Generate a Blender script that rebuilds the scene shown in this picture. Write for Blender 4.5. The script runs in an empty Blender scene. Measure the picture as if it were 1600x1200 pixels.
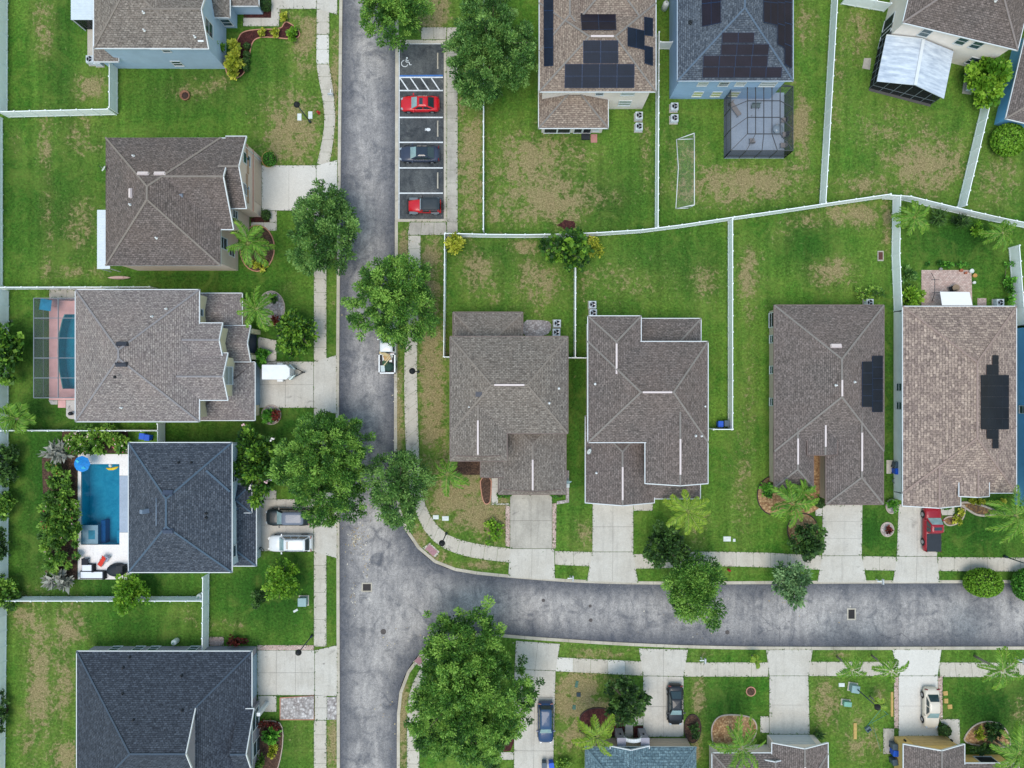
import bpy, math, random
import numpy as np
from mathutils import Vector, Matrix, geometry
rnd = random.Random(7)
PI = math.pi
scene = bpy.context.scene
COL = scene.collection
# camera model: straight down from CAMH metres; P() puts a measured plan position at its real height
CAMH = 84.0
FOC = 1109.0
def P(px, py, z=0.0):
    s = (CAMH - z) / FOC
    return Vector(((px - 800) * s, (600 - py) * s, z))

def lin(c):
    return c / 12.92 if c <= .04045 else ((c + .055) / 1.055) ** 2.4
KA = .84
def C(r, g, b):
    return (lin(r / 255) * KA, lin(g / 255) * KA, lin(b / 255) * KA, 1)
def CW(r, g, b):
    return (lin(r / 255), lin(g / 255), lin(b / 255), 1)

# ------------------------------------------------------------------ materials
class NT:
    def __init__(s, name):
        s.m = bpy.data.materials.new(name); s.m.use_nodes = True
        s.t = s.m.node_tree; s.n = s.t.nodes; s.l = s.t.links
        s.b = s.n['Principled BSDF']
    def node(s, typ, **kw):
        n = s.n.new(typ)
        for k, v in kw.items():
            if k == 'inp':
                for a, b in v.items(): n.inputs[a].default_value = b
            else: setattr(n, k, v)
        return n
    def link(s, a, b): s.l.new(a, b)
    def mix(s, fac, a, b, mode='MIX'):
        n = s.n.new('ShaderNodeMix'); n.data_type = 'RGBA'; n.blend_type = mode
        for idx, v in ((0, fac), (6, a), (7, b)):
            if hasattr(v, 'is_output'): s.link(v, n.inputs[idx])
            elif isinstance(v, (int, float)) and idx: n.inputs[idx].default_value = (v, v, v, 1)
            else: n.inputs[idx].default_value = v
        return n.outputs[2]
    def noise(s, vec, scale, detail=4, rough=.6, dist=0):
        n = s.node('ShaderNodeTexNoise', inp={'Scale': scale, 'Detail': detail, 'Roughness': rough, 'Distortion': dist})
        if vec is not None: s.link(vec, n.inputs['Vector'])
        return n.outputs['Fac']
    def ramp(s, fac, lo, hi, a=0., b=1.):
        n = s.node('ShaderNodeMapRange', inp={'From Min': lo, 'From Max': hi, 'To Min': a, 'To Max': b})
        s.link(fac, n.inputs['Value']); return n.outputs['Result']
    def math(s, op, a, b=0.):
        n = s.node('ShaderNodeMath', operation=op)
        for i, v in ((0, a), (1, b)):
            if hasattr(v, 'is_output'): s.link(v, n.inputs[i])
            else: n.inputs[i].default_value = v
        return n.outputs[0]
    def pos(s): return s.node('ShaderNodeNewGeometry').outputs['Position']
    def objc(s): return s.node('ShaderNodeTexCoord').outputs['Object']
    def bump(s, h, strength=.3, dist=.05):
        n = s.node('ShaderNodeBump', inp={'Strength': strength, 'Distance': dist})
        s.link(h, n.inputs['Height']); s.link(n.outputs['Normal'], s.b.inputs['Normal'])
    def out(s, col, rough=.7, spec=.3, metal=0):
        if hasattr(col, 'is_output'): s.link(col, s.b.inputs['Base Color'])
        else: s.b.inputs['Base Color'].default_value = col
        s.b.inputs['Roughness'].default_value = rough
        s.b.inputs['Specular IOR Level'].default_value = spec
        s.b.inputs['Metallic'].default_value = metal
        return s.m

_cache = {}
def M(name, col, rough=.65, var=.12, scale=2.5, metal=0, spec=.3, bump=0):
    """a painted / plain surface with slight wear"""
    if name in _cache: return _cache[name]
    t = NT(name); v = t.objc()
    f = t.ramp(t.noise(v, scale, 5), .3, .7, 1 - var, 1 + var * .6)
    c = t.mix(1., col, f, 'MULTIPLY')
    if bump: t.bump(t.noise(v, 25, 3), bump)
    _cache[name] = t.out(c, rough, spec, metal)
    return _cache[name]

def concrete(name, col, dark, tone=.5, patt=.6):
    t = NT(name); v = t.pos()
    a = t.ramp(t.noise(v, .35, 6, .65), .38, .66)
    b = t.ramp(t.noise(v, 2.2, 6, .7), .3, .72)
    g = t.noise(v, 9, 3, .7)
    c = t.mix(t.math('MULTIPLY', a, tone), col, dark)
    c = t.mix(t.math('MULTIPLY', b, .35), c, dark)
    st = t.ramp(t.noise(v, .9, 5, .6, .6), .62, .74)
    c = t.mix(t.math('MULTIPLY', st, patt), c, C(128, 122, 116))
    c = t.mix(1., c, t.ramp(g, .3, .7, .87, 1.1), 'MULTIPLY')
    sp = t.ramp(t.noise(v, 1.5, 2, .5, .3), .73, .78); sp = t.math('MULTIPLY', sp, t.ramp(t.noise(v, .2, 2), .5, .62))
    c = t.mix(t.math('MULTIPLY', sp, .55), c, C(92, 86, 82))
    mp = t.node('ShaderNodeMapping'); mp.inputs['Scale'].default_value = (2.6, .35, 1); t.link(v, mp.inputs['Vector'])
    c = t.mix(t.math('MULTIPLY', t.ramp(t.noise(mp.outputs[0], .7, 5, .65), .52, .72), patt * .45), c, C(120, 116, 112))
    t.bump(g, .15, .02)
    return t.out(c, .85, .2)

def shingle(name, c1, c2, cd, bw=.38, bh=.21, contrast=1., mort=None, warm=None):
    t = NT(name)
    uv = t.node('ShaderNodeTexCoord').outputs['UV']
    br = t.node('ShaderNodeTexBrick', offset=.5, inp={'Scale': 1., 'Mortar Size': .03, 'Mortar Smooth': .6, 'Bias': 0., 'Brick Width': bw, 'Row Height': bh})
    t.link(uv, br.inputs['Vector'])
    br.inputs['Color1'].default_value = c1; br.inputs['Color2'].default_value = c2
    br.inputs['Mortar'].default_value = mort or cd
    v = t.pos()
    c = br.outputs['Color']
    n1 = t.ramp(t.noise(v, .22, 5, .65), .35, .68)
    c = t.mix(t.math('MULTIPLY', n1, .35), c, warm or cd)
    mp = t.node('ShaderNodeMapping'); mp.inputs['Scale'].default_value = (3.2, .5, 1); t.link(uv, mp.inputs['Vector'])
    st = t.noise(mp.outputs[0], 1., 4, .7)
    c = t.mix(1., c, t.ramp(st, .3, .7, 1 - .13 * contrast, 1 + .12 * contrast), 'MULTIPLY')
    mp2 = t.node('ShaderNodeMapping'); mp2.inputs['Scale'].default_value = (3.2, 5.5, 1); t.link(uv, mp2.inputs['Vector'])
    g = t.noise(mp2.outputs[0], 1., 3, .8)
    c = t.mix(1., c, t.ramp(g, .28, .72, 1 - .58 * contrast, 1 + .62 * contrast), 'MULTIPLY')
    sp = t.ramp(t.noise(v, 3.1, 2, .5), .68, .74)
    c = t.mix(t.math('MULTIPLY', sp, .35), c, c1)
    t.bump(br.outputs['Fac'], -.5, .03)
    return t.out(c, .9, .15)

def pavermat(name, c1, c2, cm, bw, bh):
    t = NT(name); v = t.pos()
    br = t.node('ShaderNodeTexBrick', offset=.5, inp={'Scale': 1., 'Mortar Size': .02, 'Mortar Smooth': .3, 'Brick Width': bw, 'Row Height': bh}); t.link(v, br.inputs['Vector'])
    for i, c in (('Color1', c1), ('Color2', c2), ('Mortar', cm)): br.inputs[i].default_value = c
    c = t.mix(1., br.outputs['Color'], t.ramp(t.noise(v, 3, 4, .8), .3, .7, .75, 1.22), 'MULTIPLY')
    return t.out(c, .85, .2)
def leafmat(name, trans=.25, rough=.5):
    t = NT(name)
    at = t.node('ShaderNodeAttribute', attribute_name='tint')
    t.b.inputs['Roughness'].default_value = rough
    t.b.inputs['Specular IOR Level'].default_value = .25
    t.link(at.outputs['Color'], t.b.inputs['Base Color'])
    tr = t.node('ShaderNodeBsdfTranslucent'); t.link(at.outputs['Color'], tr.inputs['Color'])
    mx = t.node('ShaderNodeMixShader', inp={0: trans})
    t.link(t.b.outputs[0], mx.inputs[1]); t.link(tr.outputs[0], mx.inputs[2])
    t.link(mx.outputs[0], t.n['Material Output'].inputs['Surface'])
    return t.m

def screenmat(name, col, alpha):
    t = NT(name)
    t.out(col, .7, .2)
    tr = t.node('ShaderNodeBsdfTransparent')
    mx = t.node('ShaderNodeMixShader', inp={0: alpha})
    t.link(tr.outputs[0], mx.inputs[1]); t.link(t.b.outputs[0], mx.inputs[2])
    t.link(mx.outputs[0], t.n['Material Output'].inputs['Surface'])
    return t.m

# ------------------------------------------------------------------ mesh builder
class MB:
    def __init__(s): s.v = []; s.f = []; s.m = []; s.uv = []; s.sm = []
    def add(s, vs, fs, mi=0, uvs=None, smooth=False):
        o = len(s.v); s.v += [tuple(x) for x in vs]
        for k, f in enumerate(fs):
            s.f.append([i + o for i in f]); s.m.append(mi); s.uv.append(uvs[k] if uvs else None); s.sm.append(smooth)
        return s
    def box(s, c, d, rz=0, mi=0, tap=1.):
        hx, hy, hz = d[0] / 2, d[1] / 2, d[2] / 2; ca, sa = math.cos(rz), math.sin(rz); vs = []
        for z, k in ((-hz, 1.), (hz, tap)):
            for x, y in ((-hx, -hy), (hx, -hy), (hx, hy), (-hx, hy)):
                x *= k; y *= k
                vs.append((c[0] + x * ca - y * sa, c[1] + x * sa + y * ca, c[2] + z))
        return s.add(vs, [(3, 2, 1, 0), (4, 5, 6, 7), (0, 1, 5, 4), (1, 2, 6, 5), (2, 3, 7, 6), (3, 0, 4, 7)], mi)
    def bx(s, x0, y0, z0, x1, y1, z1, mi=0):
        return s.box(((x0 + x1) / 2, (y0 + y1) / 2, (z0 + z1) / 2), (abs(x1 - x0), abs(y1 - y0), abs(z1 - z0)), 0, mi)
    def prism(s, poly, z0, z1, mi=0, mside=None):
        n = len(poly)
        a = sum(poly[i][0] * poly[(i + 1) % n][1] - poly[(i + 1) % n][0] * poly[i][1] for i in range(n))
        if a < 0: poly = poly[::-1]
        vs = [(p[0], p[1], z0) for p in poly] + [(p[0], p[1], z1) for p in poly]
        s.add(vs, [tuple(range(n, 2 * n))], mi)
        o = len(s.v) - 2 * n
        for i in range(n):
            j = (i + 1) % n
            s.f.append([o + i, o + j, o + n + j, o + n + i]); s.m.append(mi if mside is None else mside); s.uv.append(None); s.sm.append(False)
        s.f.append([o + i for i in range(n)][::-1]); s.m.append(mi); s.uv.append(None); s.sm.append(False)
        return s
    def beam(s, a, b, w, h, mi=0, up=0.):
        a = Vector(a); b = Vector(b); d = (b - a)
        if d.length < 1e-4: return s
        d.normalize(); hz = d.cross(Vector((0, 0, 1)))
        if hz.length < 1e-3: hz = Vector((1, 0, 0))
        hz.normalize(); u = hz.cross(d)
        vs = []
        for p in (a, b):
            for k, q in ((-1, -1), (1, -1), (1, 1), (-1, 1)):
                vs.append(p + hz * (w / 2 * k) + u * (h / 2 * q + up))
        return s.add(vs, [(3, 2, 1, 0), (4, 5, 6, 7), (0, 1, 5, 4), (1, 2, 6, 5), (2, 3, 7, 6), (3, 0, 4, 7)], mi)
    def tube(s, pts, r, n=8, mi=0, cap=True):
        pts = [Vector(p) for p in pts]
        if not hasattr(r, '__len__'): r = [r] * len(pts)
        o = len(s.v); prev = None
        for i, p in enumerate(pts):
            d = (pts[min(i + 1, len(pts) - 1)] - pts[max(i - 1, 0)]).normalized()
            a = prev if prev is not None else (Vector((1, 0, 0)) if abs(d.x) < .9 else Vector((0, 1, 0)))
            a = (a - d * a.dot(d)).normalized(); prev = a; b = d.cross(a)
            for k in range(n):
                t = 2 * PI * k / n
                s.v.append(tuple(p + (a * math.cos(t) + b * math.sin(t)) * r[i]))
        for i in range(len(pts) - 1):
            for k in range(n):
                j = (k + 1) % n
                s.f.append([o + i * n + k, o + i * n + j, o + (i + 1) * n + j, o + (i + 1) * n + k]); s.m.append(mi); s.uv.append(None); s.sm.append(True)
        if cap:
            for q in ([o + k for k in range(n)][::-1], [o + (len(pts) - 1) * n + k for k in range(n)]):
                s.f.append(q); s.m.append(mi); s.uv.append(None); s.sm.append(False)
        return s
    def lathe(s, prof, n=16, c=(0, 0, 0), sx=1., sy=1., mi=0, smooth=True):
        o = len(s.v)
        for r, z in prof:
            for k in range(n):
                t = 2 * PI * k / n
                s.v.append((c[0] + r * sx * math.cos(t), c[1] + r * sy * math.sin(t), c[2] + z))
        for i in range(len(prof) - 1):
            for k in range(n):
                j = (k + 1) % n
                s.f.append([o + i * n + k, o + i * n + j, o + (i + 1) * n + j, o + (i + 1) * n + k]); s.m.append(mi); s.uv.append(None); s.sm.append(smooth)
        for q, (r, z) in ((0, prof[0]), (len(prof) - 1, prof[-1])):
            if r > 1e-3:
                f = [o + q * n + k for k in range(n)]
                s.f.append(f[::-1] if q == 0 else f); s.m.append(mi); s.uv.append(None); s.sm.append(False)
        return s
    def mesh(s, name, mats):
        me = bpy.data.meshes.new(name)
        me.from_pydata(s.v, [], s.f)
        for m in (mats if isinstance(mats, (list, tuple)) else [mats]): me.materials.append(m)
        me.polygons.foreach_set('material_index', s.m)
        me.polygons.foreach_set('use_smooth', s.sm)
        if any(u is not None for u in s.uv):
            l = me.uv_layers.new(name='UVMap')
            for p, u in zip(me.polygons, s.uv):
                if u is not None:
                    for k, li in enumerate(p.loop_indices): l.data[li].uv = u[k]
        me.update(); return me
    def build(s, name, mats, parent=None, loc=(0, 0, 0), rz=0):
        return link(name, s.mesh(name, mats), parent, loc, rz)

def link(name, me, parent=None, loc=(0, 0, 0), rz=0):
    o = bpy.data.objects.new(name, me); COL.objects.link(o)
    o.location = loc; o.rotation_euler = (0, 0, rz)
    if parent: o.parent = parent
    return o
def tag(o, label, cat, group=None):
    o['label'] = label; o['category'] = cat
    if group: o['group'] = group
    return o
def thing(name, label, cat, loc=(0, 0, 0), rz=0, group=None):
    return tag(link(name, None, None, loc, rz), label, cat, group)
def struct(o, kind='structure'):
    o['kind'] = kind; return o
def dup(root, loc, rz, label, group=None):
    r = root.copy(); COL.objects.link(r); r.location = loc; r.rotation_euler = (0, 0, rz); r['label'] = label
    if group: r['group'] = group
    for ch in list(root.children):
        c = ch.copy(); COL.objects.link(c); c.parent = r
        for g in ch.children:
            d = g.copy(); COL.objects.link(d); d.parent = c
    return r

def inpoly(pts, poly):
    x, y = pts[:, 0], pts[:, 1]; r = np.zeros(len(pts), bool); n = len(poly)
    for i in range(n):
        x0, y0 = poly[i][0], poly[i][1]; x1, y1 = poly[(i + 1) % n][0], poly[(i + 1) % n][1]
        c = ((y0 > y) != (y1 > y))
        with np.errstate(divide='ignore', invalid='ignore'):
            r ^= c & (x < (x1 - x0) * (y - y0) / (y1 - y0 if y1 != y0 else 1e-9) + x0)
    return r
def sheet(outer, holes, bounds, step, z):
    """flat sheet inside outer, without holes, with a grid of vertices in bounds"""
    vs, es = [], []
    for poly in [outer] + holes:
        o = len(vs); n = len(poly); vs += [Vector((p[0], p[1])) for p in poly]
        es += [(o + i, o + (i + 1) % n) for i in range(n)]
    gx = np.arange(bounds[0], bounds[2], step); gy = np.arange(bounds[1], bounds[3], step)
    g = np.array([(x, y) for x in gx for y in gy]) + np.random.RandomState(3).uniform(-.15, .15, (len(gx) * len(gy), 2)) * step
    k = inpoly(g, outer)
    for h in holes: k &= ~inpoly(g, h)
    vs += [Vector((float(a), float(b))) for a, b in g[k]]
    V, E, Fc, *_ = geometry.delaunay_2d_cdt(vs, es, [], 0, 1e-4, False)
    V = np.array([(v.x, v.y) for v in V]); Fc = np.array(Fc)
    c = V[Fc].mean(1); k = inpoly(c, outer)
    for h in holes: k &= ~inpoly(c, h)
    Fc = Fc[k]
    me = bpy.data.meshes.new('sheet')
    me.from_pydata([(a, b, z) for a, b in V], [], Fc.tolist()); me.update()
    return me, V
def vattr(me, name, val):
    a = me.attributes.new(name, 'FLOAT', 'POINT'); a.data.foreach_set('value', np.asarray(val, np.float32))
def offs(pts, d):
    """polyline offset to its left by d"""
    out = []
    for i, p in enumerate(pts):
        a = Vector(pts[max(i - 1, 0)][:2]); b = Vector(pts[min(i + 1, len(pts) - 1)][:2])
        t = (b - a).normalized(); out.append((p[0] - t.y * d, p[1] + t.x * d))
    return out
def smooth(pts, k=2):
    for _ in range(k):
        q = [pts[0]]
        for a, b in zip(pts[:-1], pts[1:]):
            q += [(a[0] * .75 + b[0] * .25, a[1] * .75 + b[1] * .25), (a[0] * .25 + b[0] * .75, a[1] * .25 + b[1] * .75)]
        pts = q + [pts[-1]]
    return pts
def resample(pts, step):
    d = [0.]
    for a, b in zip(pts[:-1], pts[1:]): d.append(d[-1] + math.hypot(b[0] - a[0], b[1] - a[1]))
    n = max(1, round(d[-1] / step)); q = np.linspace(0, d[-1], n + 1)
    return list(zip(np.interp(q, d, [p[0] for p in pts]), np.interp(q, d, [p[1] for p in pts])))
def W(pts): return [tuple(P(a, b)[:2]) for a, b in pts]
def ell(cx, cy, rx, ry, n=24, wob=0., seed=0):
    r = random.Random(seed); q = [r.uniform(1 - wob, 1 + wob) for _ in range(n)]
    return [(cx + rx * q[i] * math.cos(2 * PI * i / n), cy + ry * q[i] * math.sin(2 * PI * i / n)) for i in range(n)]
# ------------------------------------------------------------------ ground, road, pavements
def grassmat():
    t = NT('lawn grass'); v = t.pos()
    dry = t.node('ShaderNodeAttribute', attribute_name='dry').outputs['Fac']
    dry = t.math('MULTIPLY', dry, t.ramp(t.noise(v, .42, 6, .7, .8), .36, .6, .35, 1.25))
    lush = t.node('ShaderNodeAttribute', attribute_name='lush').outputs['Fac']
    big = t.noise(v, .13, 4, .6); mid = t.noise(v, .8, 5, .7, .4); fine = t.noise(v, 3.4, 5, .78); fin2 = t.noise(v, 6.5, 3, .8)
    c = t.mix(t.ramp(big, .35, .65), C(62, 108, 34), C(90, 124, 46))
    c = t.mix(t.math('MULTIPLY', t.ramp(mid, .4, .66), .5), c, C(110, 134, 54))
    c = t.mix(lush, c, C(46, 87, 28))
    c = t.mix(t.math('MULTIPLY', dry, .62), c, C(120, 114, 66))
    c = t.mix(1., c, t.ramp(fine, .3, .7, .42, 1.6), 'MULTIPLY')
    c = t.mix(1., c, t.ramp(fin2, .3, .7, .7, 1.3), 'MULTIPLY')
    mp = t.node('ShaderNodeMapping'); mp.inputs['Scale'].default_value = (.9, .12, 1); t.link(v, mp.inputs['Vector'])
    c = t.mix(1., c, t.ramp(t.noise(mp.outputs[0], 1., 4, .6), .35, .65, .86, 1.14), 'MULTIPLY')
    wv = t.node('ShaderNodeTexWave', wave_type='BANDS', bands_direction='X', inp={'Scale': .27, 'Distortion': 1.6, 'Detail': 2, 'Detail Scale': .4}); t.link(v, wv.inputs['Vector'])
    c = t.mix(1., c, t.ramp(wv.outputs['Fac'], 0., 1., .945, 1.05), 'MULTIPLY')
    pal = t.ramp(t.noise(v, .3, 5, .7, 1.), .5, .7); c = t.mix(t.math('MULTIPLY', pal, .45), c, C(122, 138, 64))
    wd = t.ramp(t.noise(v, 1.3, 4, .7), .6, .68); c = t.mix(t.math('MULTIPLY', wd, .35), c, C(44, 86, 34))
    # thin turf with straw showing through
    cl = t.noise(v, 1.7, 6, .78, .5)
    k = t.ramp(t.math('ADD', cl, t.math('MULTIPLY', dry, .35)), .63, .75)
    k = t.math('MULTIPLY', k, t.ramp(fine, .3, .62, .35, 1.))
    straw = t.mix(t.ramp(fin2, .35, .65), C(118, 100, 72), C(188, 168, 128))
    c = t.mix(t.math('MULTIPLY', k, .9), c, straw)
    t.bump(fine, .6, .06)
    return t.out(c, .9, .1)
def asphaltmat(name, base, light, dark, k=1.):
    t = NT(name); v = t.pos()
    e = t.node('ShaderNodeAttribute', attribute_name='edge').outputs['Fac']
    a = t.ramp(t.noise(v, .16, 6, .65, .5), .36, .64); b = t.ramp(t.noise(v, .7, 6, .72, .8), .34, .68); g = t.noise(v, 5.5, 4, .8); g2 = t.noise(v, 11, 2, .8)
    mp = t.node('ShaderNodeMapping'); mp.inputs['Scale'].default_value = (1.6, .28, 1); t.link(v, mp.inputs['Vector'])
    st = t.ramp(t.noise(mp.outputs[0], .8, 5, .65), .4, .68)
    c = t.mix(t.math('MULTIPLY', a, .8 * k), base, light)
    c = t.mix(t.math('MULTIPLY', b, .6 * k), c, light)
    dk = t.ramp(t.noise(v, .45, 7, .72, 1.2), .5, .7); c = t.mix(t.math('MULTIPLY', dk, .75), c, dark)
    c = t.mix(t.math('MULTIPLY', st, .4), c, dark)
    c = t.mix(t.math('MULTIPLY', e, .8), c, dark)
    pt = t.ramp(t.noise(v, .33, 4, .6, 1.), .6, .68)
    c = t.mix(t.math('MULTIPLY', pt, .4), c, dark)
    # hairline cracks
    w = t.node('ShaderNodeTexVoronoi', feature='DISTANCE_TO_EDGE', inp={'Scale': .17}); 
    wv = t.node('ShaderNodeVectorMath', operation='ADD'); nz = t.node('ShaderNodeTexNoise', inp={'Scale': .9, 'Detail': 4}); t.link(v, nz.inputs['Vector'])
    t.link(v, wv.inputs[0]); t.link(nz.outputs['Color'], wv.inputs[1]); t.link(wv.outputs[0], w.inputs['Vector'])
    ck = t.ramp(w.outputs['Distance'], .003, .009, 1., 0.)
    ck = t.math('MULTIPLY', ck, t.ramp(t.noise(v, .12, 2), .56, .66))
    c = t.mix(t.math('MULTIPLY', ck, .45), c, C(62, 62, 70))
    c = t.mix(1., c, t.ramp(g, .3, .7, .68, 1.32), 'MULTIPLY')
    c = t.mix(1., c, t.ramp(g2, .3, .7, .85, 1.15), 'MULTIPLY')
    sp = t.ramp(t.noise(v, 4.3, 2, .5), .73, .76)
    c = t.mix(t.math('MULTIPLY', sp, .5), c, C(186, 182, 180))
    t.bump(g, .3, .02)
    return t.out(c, .85, .2)
MAT_GRASS = grassmat()
MAT_ROAD = asphaltmat('road asphalt', C(124, 122, 123), C(194, 188, 183), C(74, 78, 88))
MAT_PARK = asphaltmat('parking bay asphalt', C(56, 62, 68), C(118, 120, 118), C(38, 43, 51), .7)
MAT_CONC = concrete('pavement concrete', C(210, 203, 190), C(180, 170, 154))
MAT_DRIVE = concrete('driveway concrete', C(212, 207, 197), C(186, 178, 165), .55, .5)
MAT_OLD = concrete('old grey concrete', C(200, 193, 180), C(152, 146, 136), .7, .8)
MAT_NEW = concrete('fresh concrete', C(224, 220, 212), C(204, 198, 188), .3, .1)
MAT_JOINT = M('slab joint', C(112, 106, 98), .9)
MAT_KERB = concrete('kerb concrete', C(210, 202, 186), C(168, 158, 140), .7, .5)
MAT_PAINT = M('white road paint', C(232, 236, 238), .7, .2, 4)
MAT_BLUEP = M('blue road paint', C(70, 120, 190), .7, .25, 4)
MAT_PAVER = pavermat('pink brick pavers', C(214, 190, 178), C(190, 160, 150), C(160, 144, 136), .3, .18)

west = [(541, -260), (535, 0), (532, 300), (530, 560), (529.5, 620), (530.5, 900), (531, 1200), (532, 1460)]
ne = [(619, -260), (618, 0), (617.5, 300), (616, 550), (615.5, 700), (616.5, 770), (622, 802), (632, 828), (648, 853), (668, 873), (690, 886), (718, 894), (755, 899), (800, 903), (850, 907), (900, 910.5), (1000, 913.5), (1150, 913), (1350, 911.5), (1600, 911), (2060, 911)]
se = [(2060, 1010), (1600, 1010), (1300, 1011), (1100, 1009.5), (950, 1003), (880, 998), (830, 995), (790, 991), (745, 989), (712, 991.5), (682, 1001), (655, 1021), (635, 1049), (624, 1078), (620.5, 1105), (620, 1140), (620, 1460)]
west = W(west); neA = W(ne[:3]); neB = smooth(W(ne[2:]), 1); ne = neA + neB[1:]; se = smooth(W(se), 1)
road_poly = west[::-1] + ne + se            # counter-clockwise enough for inpoly
park_poly = W([(617.2, 64), (696, 64), (696, 345), (616.9, 345)])
pool1 = W([(127, 725), (187, 725), (187, 851), (127, 851)])
pool2c = [(101, 491), (152, 491), (152, 607.5), (98, 607.5), (92.5, 580), (90, 550), (92, 522), (97, 500)]
pool2 = W(pool2c)
KW = .36
hole_road = offs(west, -KW * .6)[::-1] + offs(ne, KW * .6) + offs(se, KW * .6)
hole_road = [tuple(p) for p in hole_road]
FARB = [(-420, -420), (420, -420), (420, 420), (-420, 420)]
# the lawn is one sheet out to the horizon; road, parking bay and pools are cut out of it
# the road runs out of the picture: cut as far as it is built
me, V = sheet(FARB, [hole_road, W([(617.2, 64), (697, 64), (697, 346), (616.9, 346)]), pool1, pool2], (-66, -50, 66, 50), .75, 0)
DRY = [(70,45,18,45,.8),(60,20,20,20,.4),(140,135,28,22,.8),(70,215,14,45,.9),(25,220,12,30,.3),(130,210,40,40,.5),(310,140,55,20,.45),(345,130,20,18,.5),(455,200,55,65,.9),(475,65,26,60,.8),(440,20,40,20,.4),(500,120,12,100,.5),
(75,330,12,90,.45),(125,350,30,60,.5),(120,425,50,12,.6),(75,420,10,30,.6),(521,150,10,110,.9),(519,1165,10,60,1.1),(520,480,7,60,.25),
(630,385,10,40,1.),(623,650,10,110,1.05),(675,430,18,80,1.),(676,600,24,150,1.),(665,550,15,60,.9),(715,765,65,65,1.1),(760,805,45,45,1.05),(655,840,14,22,.9),(680,872,20,15,.9),(745,882,50,9,.9),(735,250,24,130,.85),(680,20,26,35,1.1),(735,180,20,40,.3),
(830,255,75,60,.85),(860,310,80,45,1.),(780,330,25,30,.8),(900,240,50,20,.6),(1010,240,12,60,.5),(950,310,30,15,.6),(745,425,30,40,.75),(770,460,20,20,.5),(840,440,40,50,.75),(820,385,25,9,1.),
(960,440,120,40,.35),(1100,440,30,40,.5),(920,430,15,15,.5),(1170,430,20,45,.8),(1170,490,12,20,.5),(1170,650,15,150,.35),
(1070,250,40,60,.4),(1150,290,110,32,.95),(1250,200,20,70,.85),(1260,40,20,40,.6),(1245,270,30,40,.6),(1340,50,30,50,.6),(1310,150,20,100,.4),(1400,200,80,40,.5),(1450,255,75,50,.95),(1350,290,60,25,.6),(1400,280,80,20,.5),(1560,280,40,50,.55),
(1300,425,36,22,1.1),(1330,335,60,20,.85),(1385,350,10,50,.9),(1260,345,45,12,.6),(1220,370,20,15,.4),(1160,760,25,90,.4),(1090,820,25,40,.5),
(40,960,20,40,.85),(60,1060,22,120,.95),(110,985,25,50,.9),(100,1060,18,70,.85),(100,1180,30,30,.8),(40,1150,15,60,.55),(350,975,40,12,.5),(295,960,20,15,.4),(470,1150,20,30,.35),
(905,1090,55,60,1.15),(890,1150,30,30,.9),(935,1020,60,8,.75),(1090,1090,12,60,.7),(1085,1170,12,40,.85),(1100,1020,20,8,.4),(1290,1100,30,50,.65),(1345,1160,30,30,.85),(1340,1120,15,30,.6),(1375,1090,10,20,.7),(1590,1110,15,30,.5),(1310,1021,30,6,.5),
(900,890,20,5,.3),(1100,895,60,6,.3),(629,1120,10,90,1.),(915,840,25,25,.6),(450,450,10,8,.6),(885,345,24,18,.6)]
LUSH = [(430,920,100,70,1.),(80,760,70,200,.9),(100,560,70,110,.9),(1500,370,90,60,.9),(1530,830,80,70,.9),(1360,830,45,55,.9),(1560,1100,90,55,.9),(950,310,100,60,.7),(90,330,80,110,.7),(100,100,30,160,.7),(200,920,120,35,.9),(440,660,90,30,.9),(440,540,60,110,.7),(300,432,140,14,.8),(300,140,120,60,.6),(380,100,60,40,.8),(1050,400,120,60,.6),(1260,380,60,60,.8),(770,400,70,40,.6),(900,640,14,200,.8),(1388,620,9,200,.9),(230,980,90,30,.7),(430,1170,50,60,.8),(1130,1110,60,60,.8),(20,300,20,120,.7)]
def field(V, L):
    out = np.zeros(len(V))
    for x, y, rx, ry, s in L:
        c = P(x, y); k = 84 / FOC
        d = ((V[:, 0] - c.x) / (rx * k)) ** 2 + ((V[:, 1] - c.y) / (ry * k)) ** 2
        out = np.maximum(out, s * np.exp(-d * 1.1) * 1.12)
    return out
vattr(me, 'dry', field(V, DRY)); vattr(me, 'lush', field(V, LUSH))
me.materials.append(MAT_GRASS)
struct(link('ground', me))

def edgeattr(me, V, lines):
    d = np.full(len(V), 99.)
    for L in lines:
        for a, b in zip(L[:-1], L[1:]):
            a = np.array(a[:2]); b = np.array(b[:2]); ab = b - a
            t = np.clip(((V - a) @ ab) / (ab @ ab), 0, 1)[:, None]
            d = np.minimum(d, np.linalg.norm(V - (a + t * ab), axis=1))
    vattr(me, 'edge', np.clip(1.1 - d / 2.1, 0, 1))
me, V = sheet(road_poly, [], (-25, -56, 70, 56), .6, -.1)
edgeattr(me, V, [west, ne, se])
me.materials.append(MAT_ROAD); struct(link('road', me))
me, V = sheet(W([(622.5, 67), (693.5, 67), (693.5, 342.5), (622, 342.5)]), [], (-16, 18, -8, 42), .7, -.096)
edgeattr(me, V, [])
me.materials.append(MAT_PARK); struct(link('parking_bay', me))

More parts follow.
